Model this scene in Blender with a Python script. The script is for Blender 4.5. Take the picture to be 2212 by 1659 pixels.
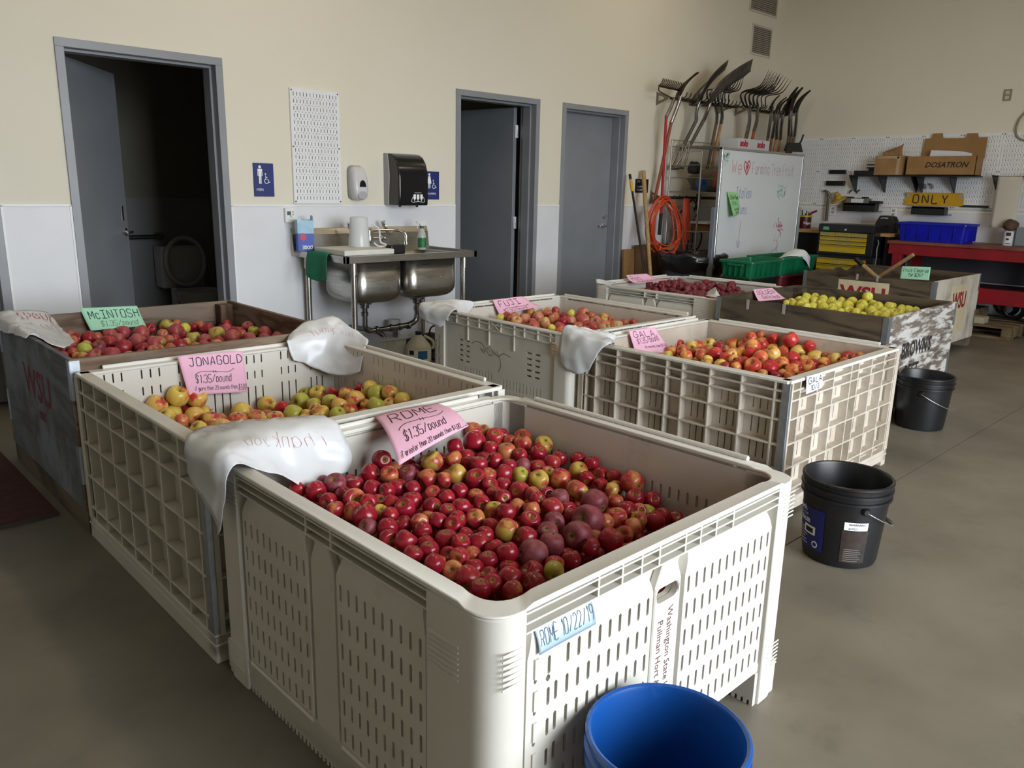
import bpy, bmesh, math, random
from mathutils import Vector, Matrix, noise
from mathutils.geometry import tessellate_polygon
random.seed(11)
PI = math.pi
scn = bpy.context.scene
COL = scn.collection
for o in list(bpy.data.objects): bpy.data.objects.remove(o)

# ---------------------------------------------------------------- camera
F_PX, YAW, PITCH, ROLL, CAM_H = 1714.15, 0.7662, 0.2426, 0.0219, 1.3818
def make_camera():
    cy, sy, cp, sp = math.cos(YAW), math.sin(YAW), math.cos(PITCH), math.sin(PITCH)
    fw = Vector((sy*cp, cy*cp, -sp)); r0 = Vector((cy, -sy, 0)); u0 = r0.cross(fw)
    cr, sr = math.cos(ROLL), math.sin(ROLL)
    r = r0*cr + u0*sr; u = u0*cr - r0*sr
    cd = bpy.data.cameras.new('camera'); cd.sensor_width = 36; cd.lens = F_PX/2212*36
    cd.clip_start = 0.02; cd.clip_end = 200
    c = bpy.data.objects.new('camera', cd); COL.objects.link(c)
    m = Matrix((r, u, -fw)).transposed().to_4x4(); m.translation = (0, 0, CAM_H)
    c.matrix_world = m
    scn.camera = c
make_camera()

# ---------------------------------------------------------------- world, lights, exposure
scn.view_settings.view_transform = 'Standard'
scn.view_settings.look = 'None'
scn.view_settings.gamma = 1
scn.view_settings.use_curve_mapping = False
scn.view_settings.exposure = EXPOSURE = 0.0
w = bpy.data.worlds.new('sky'); scn.world = w; w.use_nodes = True
SKY = (0.86, 0.93, 1.0)
bg = w.node_tree.nodes['Background']
bg.inputs[0].default_value = (*SKY, 1); bg.inputs[1].default_value = SKY_STRENGTH = 15.0
# the open roll-up door behind the camera: the daylight comes through it (portal only guides the sampling)
DOOR_X0, DOOR_X1, DOOR_Z, FRONT_Y = 0.6, 4.4, 3.3, -3.0
def portal(name, x0, x1, z0, z1, y):
    l = bpy.data.lights.new(name, 'AREA'); l.shape = 'RECTANGLE'; l.size = x1-x0; l.size_y = z1-z0
    l.cycles.is_portal = True
    o = bpy.data.objects.new(name, l); COL.objects.link(o)
    o.location = ((x0+x1)/2, y, (z0+z1)/2); o.rotation_euler = (PI/2, 0, 0)
    return o
portal('daylight_portal', DOOR_X0, DOOR_X1, 0, DOOR_Z, FRONT_Y-0.15)
def ceiling_light(x, y, z, power):
    l = bpy.data.lights.new('lamp', 'AREA'); l.shape = 'RECTANGLE'; l.size = 0.25; l.size_y = 1.2
    l.energy = power; l.color = (1.0, 0.84, 0.6)
    o = bpy.data.objects.new('lamp', l); COL.objects.link(o); o.location = (x, y, z)
for (lx, ly) in ((2.5, 1.5), (6.8, 1.5), (2.5, 4.0), (6.8, 4.0)):
    ceiling_light(lx, ly, 4.18, LAMP_W := 14)

# ---------------------------------------------------------------- object helpers
WM = {}      # world matrices kept by hand (the depsgraph is not updated inside the script)
def wm(o): return WM.get(o.name, Matrix.Identity(4)) if o else Matrix.Identity(4)
def tag(o, label=None, cat=None, group=None, kind=None):
    if label: o['label'] = label
    if cat: o['category'] = cat
    if group: o['group'] = group
    if kind: o['kind'] = kind
    return o
def thing(name, loc, label=None, cat=None, group=None, kind=None, rz=0):
    o = bpy.data.objects.new(name, None); COL.objects.link(o)
    o.empty_display_size = 0.05
    o.location = loc; o.rotation_euler = (0, 0, rz)
    WM[o.name] = Matrix.Translation(loc) @ Matrix.Rotation(rz, 4, 'Z')
    return tag(o, label, cat, group, kind)
class MB:
    def __init__(s): s.v = []; s.f = []; s.m = []; s.cur = 0
    def add(s, vs, fs):
        n = len(s.v); s.v.extend([tuple(x) for x in vs])
        for f in fs: s.f.append([i+n for i in f]); s.m.append(s.cur)
        return s
    def mat(s, i): s.cur = i; return s
    def box(s, x0, y0, z0, x1, y1, z1, F=None):
        F = F or (lambda a, b, c: (a, b, c))
        P = [F(x, y, z) for z in (z0, z1) for y in (y0, y1) for x in (x0, x1)]
        fs = [(0, 2, 3, 1), (4, 5, 7, 6), (0, 1, 5, 4), (2, 6, 7, 3), (0, 4, 6, 2), (1, 3, 7, 5)]
        a = Vector(P[1])-Vector(P[0]); b = Vector(P[2])-Vector(P[0]); c = Vector(P[4])-Vector(P[0])
        if (a.cross(b)).dot(c) * (x1-x0)*(y1-y0)*(z1-z0) < 0: pass
        if (a.cross(b)).dot(c) < 0: fs = [f[::-1] for f in fs]
        return s.add(P, fs)
    def obox(s, M, sx, sy, sz):
        return s.box(-sx/2, -sy/2, -sz/2, sx/2, sy/2, sz/2, lambda a, b, c: M @ Vector((a, b, c)))
    def tube(s, pts, r, n=8, closed=False, caps=True, flat=None):
        pts = [Vector(p) for p in pts]; N = len(pts)
        rr = r if isinstance(r, (list, tuple)) else [r]*N
        vs = []; up = None
        for i, p in enumerate(pts):
            a = pts[(i-1) % N] if (closed or i > 0) else p
            b = pts[(i+1) % N] if (closed or i < N-1) else p
            t = (b-a)
            t = t.normalized() if t.length > 1e-9 else Vector((0, 0, 1))
            if up is None:
                up = t.orthogonal().normalized() if abs(t.z) > .9 else t.cross(Vector((0, 0, 1))).normalized()
            up = (up - t*up.dot(t)); up = up.normalized() if up.length > 1e-6 else t.orthogonal().normalized()
            q = t.cross(up)
            for k in range(n):
                an = 2*PI*k/n
                vs.append(p + (up*math.cos(an) + q*math.sin(an)*(flat or 1))*rr[i])
        fs = []
        for i in range(N if closed else N-1):
            for k in range(n):
                a = i*n+k; b = i*n+(k+1) % n; c = ((i+1) % N)*n+(k+1) % n; d = ((i+1) % N)*n+k
                fs.append((a, b, c, d))
        if caps and not closed: fs += [tuple(range(n))[::-1], tuple((N-1)*n+k for k in range(n))]
        return s.add(vs, fs)
    def lathe(s, prof, c=(0, 0, 0), n=24, M=None, a0=0, a1=2*PI):
        M = M or Matrix.Translation(c); full = abs(a1-a0-2*PI) < 1e-6
        cols = n if full else n+1
        vs = [M @ Vector((r*math.cos(a0+(a1-a0)*k/n), r*math.sin(a0+(a1-a0)*k/n), z)) for r, z in prof for k in range(cols)]
        fs = []
        for i in range(len(prof)-1):
            for k in range(n):
                k2 = (k+1) % cols
                fs.append((i*cols+k, i*cols+k2, (i+1)*cols+k2, (i+1)*cols+k))
        return s.add(vs, fs)
    def prism(s, poly, F, w0, w1):
        """polygon (a,b) extruded along w through F(a,b,w)"""
        n = len(poly)
        vs = [F(a, b, w0) for a, b in poly] + [F(a, b, w1) for a, b in poly]
        fs = [tuple(range(n))[::-1], tuple(range(n, 2*n))] + [(i, (i+1) % n, n+(i+1) % n, n+i) for i in range(n)]
        return s.add(vs, fs)
    def grid(s, fn, nu, nv, cu=False):
        vs = [fn(i/nu, j/nv) for j in range(nv+1) for i in range(nu if cu else nu+1)]
        c = nu if cu else nu+1
        fs = [(j*c+i, j*c+(i+1) % c, (j+1)*c+(i+1) % c, (j+1)*c+i) for j in range(nv) for i in range(nu)]
        return s.add(vs, fs)
    def plate(s, F, outer, holes, w0, w1):
        """flat sheet with real holes: outer polygon, holes = polygons, thickness w0..w1"""
        loops = [outer]+holes
        flat = [p for l in loops for p in l]
        tris = tessellate_polygon([[Vector((a, b, 0)) for a, b in l] for l in loops])
        n = len(flat)
        vs = [F(a, b, w0) for a, b in flat]+[F(a, b, w1) for a, b in flat]
        fs = []
        for t in tris:
            fs.append((t[0], t[1], t[2])); fs.append((n+t[2], n+t[1], n+t[0]))
        k = 0
        for l in loops:
            m = len(l)
            for i in range(m):
                a = k+i; b = k+(i+1) % m
                fs.append((a, b, n+b, n+a))
            k += m
        return s.add(vs, fs)
    def build(s, name, mats, parent=None, smooth=None, bevel=0, seg=1, solid=0, loc=None, sub=0, fixn=True):
        me = bpy.data.meshes.new(name)
        if parent is None and loc is not None:
            inv = Matrix.Translation(loc).inverted(); W = Matrix.Translation(loc)
        else:
            W = wm(parent); inv = W.inverted()
        me.from_pydata([inv @ Vector(v) for v in s.v], [], s.f)
        for m in (mats if isinstance(mats, (list, tuple)) else [mats]): me.materials.append(m)
        if any(s.m):
            for p, i in zip(me.polygons, s.m): p.material_index = i
        if fixn:
            b = bmesh.new(); b.from_mesh(me); bmesh.ops.recalc_face_normals(b, faces=b.faces); b.to_mesh(me); b.free()
        me.validate(); me.update()
        if smooth is not None:
            me.shade_smooth()
            if smooth < 179: me.set_sharp_from_angle(angle=math.radians(smooth))
        o = bpy.data.objects.new(name, me); COL.objects.link(o)
        if parent is not None: o.parent = parent
        elif loc is not None: o.location = loc
        WM[o.name] = W
        if solid:
            md = o.modifiers.new('thickness', 'SOLIDIFY'); md.thickness = solid; md.offset = 0
        if bevel:
            md = o.modifiers.new('edge', 'BEVEL'); md.width = bevel; md.segments = seg; md.limit_method = 'ANGLE'; md.angle_limit = math.radians(50)
        if sub:
            md = o.modifiers.new('smooth', 'SUBSURF'); md.levels = sub; md.render_levels = sub
        return o
def dup(root, M, label=None, group=None):
    """copy a thing with its parts and sub-parts, moved by M (world)"""
    r = root.copy(); COL.objects.link(r)
    W = M @ wm(root)
    r.location = W.translation; r.rotation_euler = W.to_euler(); WM[r.name] = W
    if label: r['label'] = label
    if group: r['group'] = group
    for ch in root.children:
        c = ch.copy(); COL.objects.link(c); c.parent = r
        for g in ch.children:
            d = g.copy(); COL.objects.link(d); d.parent = c
    return r
def spline(P, n=6, closed=False):
    """Catmull-Rom through points"""
    P = [Vector(p) for p in P]; N = len(P); out = []
    for i in range(N if closed else N-1):
        p0 = P[(i-1) % N] if closed or i > 0 else P[0]*2-P[1]
        p1 = P[i]; p2 = P[(i+1) % N]
        p3 = P[(i+2) % N] if closed or i < N-2 else P[-1]*2-P[-2]
        for k in range(n):
            t = k/n
            out.append(0.5*((2*p1)+(p2-p0)*t+(2*p0-5*p1+4*p2-p3)*t*t+(3*p1-p0-3*p2+p3)*t**3))
    if not closed: out.append(P[-1])
    return out
def net(P):
    """smooth surface through a control net P[row][col] -> fn(u,v)"""
    def cr(a, b, c, d, t): return 0.5*((2*b)+(c-a)*t+(2*a-5*b+4*c-d)*t*t+(3*b-a-3*c+d)*t**3)
    P = [[Vector(p) for p in row] for row in P]
    def ev(row, t):
        n = len(row)-1; x = min(max(t, 0), 1)*n; i = min(int(x), n-1); f = x-i
        a = row[i-1] if i > 0 else row[0]*2-row[1]
        d = row[i+2] if i+2 <= n else row[n]*2-row[n-1]
        return cr(a, row[i], row[i+1], d, f)
    return lambda u, v: ev([ev(r, u) for r in P], v)

# ---------------------------------------------------------------- materials
MATS = {}
def _n(nt, t, **kw):
    n = nt.nodes.new(t)
    for k, v in kw.items():
        if k.startswith('i_'): n.inputs[k[2:].replace('_', ' ')].default_value = v
        else: setattr(n, k, v)
    return n
def srgb(h):
    c = [int(h[i:i+2], 16)/255 for i in (0, 2, 4)]
    return tuple((x/12.92 if x <= .04045 else ((x+.055)/1.055)**2.4) for x in c)
def mk(name, c, c2=None, scale=8.0, mix=(0.35, 0.65), rough=0.5, metal=0, bump=0, bscale=40, spec=0.5, stretch=(1, 1, 1),
       dirt=None, dscale=3.0, dmix=(0.55, 0.75), damt=0.6, alpha=1, trans=0, rvar=0, coat=0, detail=5, sss=0, emit=None, aniso=0):
    if name in MATS: return MATS[name]
    m = bpy.data.materials.new(name); m.use_nodes = True; nt = m.node_tree; L = nt.links.new
    b = nt.nodes['Principled BSDF']
    c = srgb(c) if isinstance(c, str) else c
    b.inputs['Base Color'].default_value = (*c, 1)
    b.inputs['Roughness'].default_value = rough; b.inputs['Metallic'].default_value = metal
    b.inputs['Specular IOR Level'].default_value = spec
    b.inputs['Alpha'].default_value = alpha; b.inputs['Transmission Weight'].default_value = trans
    b.inputs['Coat Weight'].default_value = coat
    if aniso: b.inputs['Anisotropic'].default_value = aniso
    if sss: b.inputs['Subsurface Weight'].default_value = sss; b.inputs['Subsurface Radius'].default_value = (.02, .008, .005)
    tc = _n(nt, 'ShaderNodeTexCoord'); mp = _n(nt, 'ShaderNodeMapping'); mp.inputs['Scale'].default_value = stretch
    L(tc.outputs['Object'], mp.inputs['Vector'])
    col = None
    if c2 is not None:
        c2 = srgb(c2) if isinstance(c2, str) else c2
        nz = _n(nt, 'ShaderNodeTexNoise'); nz.inputs['Scale'].default_value = scale; nz.inputs['Detail'].default_value = detail
        L(mp.outputs[0], nz.inputs['Vector'])
        rp = _n(nt, 'ShaderNodeMapRange'); rp.inputs[1].default_value, rp.inputs[2].default_value = mix
        L(nz.outputs[0], rp.inputs[0])
        mx = _n(nt, 'ShaderNodeMix', data_type='RGBA'); mx.inputs[6].default_value = (*c, 1); mx.inputs[7].default_value = (*c2, 1)
        L(rp.outputs[0], mx.inputs[0]); col = mx.outputs[2]
        if rvar:
            rr = _n(nt, 'ShaderNodeMapRange'); rr.inputs[3].default_value = rough; rr.inputs[4].default_value = rough+rvar
            L(rp.outputs[0], rr.inputs[0]); L(rr.outputs[0], b.inputs['Roughness'])
    if dirt is not None:
        dc = srgb(dirt) if isinstance(dirt, str) else dirt
        nz = _n(nt, 'ShaderNodeTexNoise'); nz.inputs['Scale'].default_value = dscale; nz.inputs['Detail'].default_value = 8; nz.inputs['Roughness'].default_value = .68
        L(tc.outputs['Object'], nz.inputs['Vector'])
        rp = _n(nt, 'ShaderNodeMapRange'); rp.inputs[1].default_value, rp.inputs[2].default_value = dmix; rp.inputs[4].default_value = damt
        L(nz.outputs[0], rp.inputs[0])
        mx = _n(nt, 'ShaderNodeMix', data_type='RGBA'); mx.inputs[7].default_value = (*dc, 1)
        if col is not None: L(col, mx.inputs[6])
        else: mx.inputs[6].default_value = (*c, 1)
        L(rp.outputs[0], mx.inputs[0]); col = mx.outputs[2]
    if col is not None: L(col, b.inputs['Base Color'])
    if bump:
        nz = _n(nt, 'ShaderNodeTexNoise'); nz.inputs['Scale'].default_value = bscale; nz.inputs['Detail'].default_value = 4
        L(mp.outputs[0], nz.inputs['Vector'])
        bp = _n(nt, 'ShaderNodeBump'); bp.inputs['Strength'].default_value = bump; bp.inputs['Distance'].default_value = .004
        L(nz.outputs[0], bp.inputs['Height']); L(bp.outputs[0], b.inputs['Normal'])
    if emit:
        b.inputs['Emission Color'].default_value = (*emit[0], 1); b.inputs['Emission Strength'].default_value = emit[1]
    MATS[name] = m
    return m
def wood(name, ca, cb, cc=None, axis=0, scale=9, dist=6, rough=.75, flake=None, bump=.35, ring=3.0):
    """plywood / board grain: stretched distorted waves, optional flaking paint on top"""
    if name in MATS: return MATS[name]
    m = bpy.data.materials.new(name); m.use_nodes = True; nt = m.node_tree; L = nt.links.new
    b = nt.nodes['Principled BSDF']; b.inputs['Roughness'].default_value = rough; b.inputs['Specular IOR Level'].default_value = .25
    tc = _n(nt, 'ShaderNodeTexCoord'); mp = _n(nt, 'ShaderNodeMapping')
    st = [1, 1, 1]; st[axis] = .18; mp.inputs['Scale'].default_value = st
    L(tc.outputs['Object'], mp.inputs['Vector'])
    nz = _n(nt, 'ShaderNodeTexNoise'); nz.inputs['Scale'].default_value = ring; nz.inputs['Detail'].default_value = 2; nz.inputs['Distortion'].default_value = .6
    L(mp.outputs[0], nz.inputs['Vector'])
    mu = _n(nt, 'ShaderNodeMath', operation='MULTIPLY'); mu.inputs[1].default_value = scale; L(nz.outputs[0], mu.inputs[0])
    fr = _n(nt, 'ShaderNodeMath', operation='PINGPONG'); fr.inputs[1].default_value = .5; L(mu.outputs[0], fr.inputs[0])
    n2 = _n(nt, 'ShaderNodeTexNoise'); n2.inputs['Scale'].default_value = 60; n2.inputs['Detail'].default_value = 4; L(mp.outputs[0], n2.inputs['Vector'])
    ad = _n(nt, 'ShaderNodeMath', operation='MULTIPLY_ADD'); ad.inputs[1].default_value = .5; L(n2.outputs[0], ad.inputs[0]); L(fr.outputs[0], ad.inputs[2])
    rp = _n(nt, 'ShaderNodeMapRange'); rp.inputs[1].default_value = .25; rp.inputs[2].default_value = .62; L(ad.outputs[0], rp.inputs[0])
    mx = _n(nt, 'ShaderNodeMix', data_type='RGBA'); mx.inputs[6].default_value = (*srgb(ca), 1); mx.inputs[7].default_value = (*srgb(cb), 1)
    L(rp.outputs[0], mx.inputs[0]); col = mx.outputs[2]
    if cc:
        n3 = _n(nt, 'ShaderNodeTexNoise'); n3.inputs['Scale'].default_value = 2.2; n3.inputs['Detail'].default_value = 7; L(tc.outputs['Object'], n3.inputs['Vector'])
        r3 = _n(nt, 'ShaderNodeMapRange'); r3.inputs[1].default_value = .42; r3.inputs[2].default_value = .68; r3.inputs[4].default_value = .75; L(n3.outputs[0], r3.inputs[0])
        m3 = _n(nt, 'ShaderNodeMix', data_type='RGBA'); m3.inputs[7].default_value = (*srgb(cc), 1); L(col, m3.inputs[6]); L(r3.outputs[0], m3.inputs[0]); col = m3.outputs[2]
    if flake:
        pc, lo, hi, fs, fst = flake
        mp2 = _n(nt, 'ShaderNodeMapping'); mp2.inputs['Scale'].default_value = fst; L(tc.outputs['Object'], mp2.inputs['Vector'])
        n4 = _n(nt, 'ShaderNodeTexNoise'); n4.inputs['Scale'].default_value = fs; n4.inputs['Detail'].default_value = 8; n4.inputs['Roughness'].default_value = .65; L(mp2.outputs[0], n4.inputs['Vector'])
        r4 = _n(nt, 'ShaderNodeMapRange'); r4.inputs[1].default_value = lo; r4.inputs[2].default_value = hi; L(n4.outputs[0], r4.inputs[0])
        m4 = _n(nt, 'ShaderNodeMix', data_type='RGBA'); m4.inputs[7].default_value = (*srgb(pc), 1); L(col, m4.inputs[6]); L(r4.outputs[0], m4.inputs[0]); col = m4.outputs[2]
    L(col, b.inputs['Base Color'])
    bp = _n(nt, 'ShaderNodeBump'); bp.inputs['Strength'].default_value = bump; bp.inputs['Distance'].default_value = .003
    L(ad.outputs[0], bp.inputs['Height']); L(bp.outputs[0], b.inputs['Normal'])
    MATS[name] = m
    return m

# ---------------------------------------------------------------- lettering
def font_text(name, s, size, F, mat, parent, w=0.0006, align='LEFT', sx=1.0, bold=0.0, shear=0.0, depth=0.0012, label=None):
    """printed lettering: F(a,b,w) maps text plane to world; becomes a mesh of real thin letters"""
    cu = bpy.data.curves.new('txt', 'FONT'); cu.body = s; cu.size = size; cu.align_x = align; cu.offset = bold; cu.shear = shear; cu.resolution_u = 2
    ob = bpy.data.objects.new('txt', cu); COL.objects.link(ob)
    dg = bpy.context.evaluated_depsgraph_get(); me = bpy.data.meshes.new_from_object(ob.evaluated_get(dg))
    mb = MB(); vs = [F(v.co.x*sx, v.co.y, w) for v in me.vertices]; n = len(vs)
    mb.add(vs, [tuple(p.vertices) for p in me.polygons])
    bpy.data.objects.remove(ob); bpy.data.curves.remove(cu); bpy.data.meshes.remove(me)
    o = mb.build(name, mat, parent, fixn=False)
    return tag(o, label)
# single-stroke hand lettering: strokes in a 4 x 6 box, coordinates as digit pairs
GL = {
'A': '00 26 40;12 32', 'B': '00 06;06 26 35 34 23 03;23 33 42 41 30 00', 'C': '45 36 16 05 01 10 30 41', 'D': '00 06;06 26 44 42 20 00', 'E': '46 06 00 40;03 33', 'F': '46 06 00;03 33',
'G': '45 36 16 05 01 10 30 41 43 23', 'H': '00 06;40 46;03 43', 'I': '26 20;06 46;00 40', 'J': '06 46;36 31 20 10 01', 'L': '06 00 40', 'M': '00 06 22 46 40', 'N': '00 06 40 46',
'O': '26 16 05 01 10 30 41 45 36 26', 'P': '00 06;06 36 45 44 33 03', 'R': '00 06;06 36 45 44 33 03;23 40', 'S': '45 36 16 05 04 13 33 42 41 30 10 01', 'T': '06 46;26 20', 'U': '06 01 10 30 41 46', 'V': '06 20 46',
'W': '06 10 24 30 46', 'Y': '06 23 46;23 20', 'K': '00 06;46 03 40',
'a': '33 24 14 03 01 10 20 31;34 30', 'b': '06 00;03 14 24 33 31 20 10 01', 'c': '33 24 14 03 01 10 20 31', 'd': '33 24 14 03 01 10 20 31;36 30', 'e': '02 32 33 24 14 03 01 10 20 31', 'f': '35 26 16 10;04 24',
'g': '33 24 14 03 02 11 21 32;34 30 10', 'h': '06 00;03 14 24 33 30', 'i': '14 10;15 16', 'k': '06 00;34 02 30', 'l': '16 10', 'm': '04 00;03 14 23 20;23 34 43 40', 'n': '04 00;03 14 24 33 30',
'o': '14 03 01 10 20 31 33 24 14', 'p': '04 00;03 14 24 33 31 20 10 01', 'r': '04 00;02 13 24 34', 's': '33 24 14 03 12 22 31 20 10 01', 't': '16 11 20 30;04 34', 'u': '04 01 10 20 31 34;31 30', 'w': '04 10 23 30 44',
'y': '04 12;34 10 00', 'v': '04 10 34', 'x': '04 30;34 00', 'z': '04 34 00 30',
'0': '26 16 05 01 10 30 41 45 36 26', '1': '15 26 20', '2': '05 16 36 45 44 00 40', '3': '05 16 36 45 44 33 23;33 42 41 30 10 01', '5': '46 06 03 33 42 41 30 10 01', '9': '44 33 13 04 05 16 36 45 40', '8': '23 04 05 16 36 45 44 23 02 01 10 30 41 42 23', '6': '36 14 01 10 30 41 42 33 13 02',
'$': '45 36 16 05 04 13 33 42 41 30 10 01;27 20', '/': '00 46', '.': '10 11', '&': '40 05 16 25 02 10 20 42', '#': '10 16;30 36;02 42;04 44', '~': '02 13 22 31 42', '-': '13 33', '?': '05 16 36 45 23 22;20 21', '<': '',
}
def strokes(s, x, y, h, wscale=.62, jit=.03, slant=0.0, rise=0.0, gap=.30):
    rnd = random.Random(s); out = []; cx = x
    for ch in s:
        if ch == ' ': cx += h*.45; continue
        g = GL.get(ch, GL.get(ch.lower(), GL['-']))
        low = ch.islower() or ch in '.-'
        maxx = 0
        for st in g.split(';'):
            pts = []
            for tok in st.split():
                a, b = int(tok[0]), int(tok[1]); maxx = max(maxx, a)
                pts.append((a, b))
            if not pts: continue
            q = []
            for a, b in pts:
                jx, jy = rnd.uniform(-jit, jit)*h, rnd.uniform(-jit, jit)*h
                q.append((cx+a/4*h*wscale+b/6*h*slant+jx, y+b/6*h+jy+(cx-x)*rise))
            out.append(q)
        cx += (maxx/4*wscale+gap)*h
    return out, cx
def fit_strokes(s, x0, x1, y, h, **kw):
    st, cx = strokes(s, x0, y, h, **kw)
    k = (x1-x0)/max(cx-x0-h*.3, 1e-6)
    return [[(x0+(a-x0)*k, b) for a, b in q] for q in st]
def ink(name, sts, P, width, mat, parent, lift=.0007, sub=3):
    """ribbons of ink laid on a surface P(u,v)->(point, normal)"""
    mb = MB()
    for q in sts:
        pts = [Vector((a, b, 0)) for a, b in q]
        if len(pts) > 2: pts = spline(pts, sub)
        elif len(pts) == 2: pts = [pts[0].lerp(pts[1], t/4) for t in range(5)]
        n = len(pts); vs = []
        for i, p in enumerate(pts):
            t = pts[min(i+1, n-1)]-pts[max(i-1, 0)]
            t = t.normalized() if t.length > 1e-9 else Vector((1, 0, 0))
            s_ = Vector((-t.y, t.x, 0))*width/2
            for e in (p+s_, p-s_):
                pt, nm = P(e.x, e.y); vs.append(Vector(pt)+Vector(nm)*lift)
        mb.add(vs, [(2*i, 2*i+1, 2*i+3, 2*i+2) for i in range(n-1)])
    return mb.build(name, mat, parent, fixn=False)
def plane_P(o, eu, ev):
    o, eu, ev = Vector(o), Vector(eu), Vector(ev); n = eu.cross(ev).normalized()
    return lambda u, v: (o+eu*u+ev*v, n)
def slot(u0, u1, v0, v1, k=.45):
    a, b = u1-u0, v1-v0; c = min(a, b)*k
    if min(a, b) > .03: return rrect(u0, v0, u1, v1, min(a, b)*.499, 5)
    return [(u0+c, v0), (u1-c, v0), (u1, v0+c), (u1, v1-c), (u1-c, v1), (u0+c, v1), (u0, v1-c), (u0, v0+c)]
def rect(u0, v0, u1, v1): return [(u0, v0), (u1, v0), (u1, v1), (u0, v1)]
def rrect(u0, v0, u1, v1, r, n=5):
    out = []
    for cx, cy, a in ((u1-r, v0+r, -PI/2), (u1-r, v1-r, 0), (u0+r, v1-r, PI/2), (u0+r, v0+r, PI)):
        for k in range(n+1): out.append((cx+r*math.cos(a+PI/2*k/n), cy+r*math.sin(a+PI/2*k/n)))
    return out
def side_frames(x0, y0, W, D, rz):
    """frames of a rectangular bin's four faces: F(u,v,w) with u left to right seen from outside, v up, w outward"""
    M = Matrix.Translation((x0, y0, 0)) @ Matrix.Rotation(rz, 4, 'Z')
    return {'left': (lambda u, v, w: M @ Vector((-w, D-u, v)), D), 'front': (lambda u, v, w: M @ Vector((u, -w, v)), W),
            'right': (lambda u, v, w: M @ Vector((W+w, u, v)), D), 'back': (lambda u, v, w: M @ Vector((W-u, D+w, v)), W)}, M

# ================================================================ the room
YB, XB, XL, ZC, WT = 5.487, 9.956, -4.5, 4.25, 0.2
M_PAINT = mk('cream_wall_paint', (.74, .695, .58), (.755, .71, .60), scale=1.2, rough=.6, spec=.3, bump=.04, bscale=220)
M_FRP = mk('white_wall_panel', (.74, .745, .77), (.70, .705, .735), scale=2.5, rough=.38, spec=.45, bump=.25, bscale=170)
M_TRIM = mk('white_panel_trim', (.80, .80, .82), rough=.4)
M_CONC = mk('polished_concrete', '7E7768', '625C50', scale=1.6, mix=(.3, .72), rough=.42, spec=.4, rvar=.16, bump=.03, bscale=60, dirt='4A443A', dscale=4.5, dmix=(.56, .8), damt=.5, detail=9)
M_JOINT = mk('joint_filler', (.06, .055, .045), rough=.9)
M_CEIL = mk('ceiling_panel', (.66, .58, .44), rough=.8)
M_STEEL = mk('grey_door_paint', '8E9196', '878A90', scale=3, rough=.38, spec=.5)
M_LEAF = mk('grey_door_leaf_paint', '84888E', '7E8288', scale=3, rough=.36, spec=.5)
M_ZINC = mk('zinc_hardware', (.72, .73, .74), rough=.3, metal=1)
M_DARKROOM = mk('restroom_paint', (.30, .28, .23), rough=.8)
M_BLACKPL = mk('black_plastic', (.012, .012, .013), rough=.35, spec=.5)
M_WHITEPL = mk('white_plastic', (.80, .80, .79), rough=.35, spec=.5)
M_INKB = mk('black_ink', (.012, .012, .016), rough=.6)
M_INKW = mk('white_print', (.86, .87, .88), rough=.5)

DOORS = {1: (1.4875, 2.5047), 2: (4.5458, 5.5587), 3: (5.8717, 6.8786), 4: (.095, 1.108)}
ZT = 2.184
ground = tag(MB().box(-30, -45, -.2, 40, FRONT_Y-.2, -.02).build('ground', mk('outdoor_gravel', (.36, .35, .33), (.28, .27, .25), scale=3, rough=.95)), 'grey gravel ground outside the open roll-up door', kind='structure')
fl = tag(MB().box(XL-.2, FRONT_Y-.2, -.2, XB+.2, YB+3, -.02).build('floor', M_JOINT), 'grey concrete floor cut into large slabs', kind='structure')
for xa, xb in ((XL-.2, 6.228), (6.232, XB+.2)):
    for ya, yb in ((FRONT_Y-.2, 1.358), (1.362, YB+3)):
        MB().box(xa, ya, -.1, xb, yb, 0).build('slab', M_CONC, fl)
# back wall: pieces round the four door openings
mb = MB(); xs = sorted(DOORS.values()); x = XL-.2
for a, b in xs:
    mb.box(x, YB, 0, a+.02, YB+WT, ZC); mb.box(a+.02, YB, ZT-.03, b-.02, YB+WT, ZC); x = b-.02
mb.box(x, YB, 0, XB+.2, YB+WT, ZC)
wall_back = tag(mb.build('wall_back', M_PAINT), 'cream painted wall with the doors and the sink', kind='structure')
def cap(F, u0, u1, parent, z=1.2158):
    """wall panel with its cap strip and vertical edge strips"""
    MB().box(u0, .0, 0, u1, .004, z, F).build('wall_panel', M_FRP, parent)
    mb = MB(); mb.box(u0, .0, z-.006, u1, .008, z+.010, F)
    mb.build('cap_strip', M_TRIM, parent, bevel=.002)
    mb = MB(); mb.box(u0, .0, 0, u1, .012, .1, F).build('cove_base', mk('dark_rubber_base', (.06, .06, .065), rough=.6), parent)
Fb = lambda a, b, c: (a, YB-b, c)
for u0, u1 in ((XL, .095), (1.108, 1.4875), (2.5047, 4.5458), (5.5587, 5.8717), (6.8786, XB)): cap(Fb, u0, u1, wall_back)
for u in (1.4875-.012, 2.5047, 1.108):
    MB().box(u, 0, 0, u+.012, .008, 1.2158, Fb).build('edge_strip', M_TRIM, wall_back)
wall_right = tag(MB().box(XB, FRONT_Y-.2, 0, XB+.2, YB+WT, ZC).build('wall_right', M_PAINT), 'cream wall behind the workbenches', kind='structure')
Fr = lambda a, b, c: (XB-b, a, c)
for u0, u1 in ((FRONT_Y, 1.8), (1.803, 4.218), (4.222, YB)): cap(Fr, u0, u1, wall_right)
wall_left = tag(MB().box(XL-.2, FRONT_Y-.2, 0, XL, YB, ZC).build('wall_left', M_PAINT), 'cream wall left of the bins', kind='structure')
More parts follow.
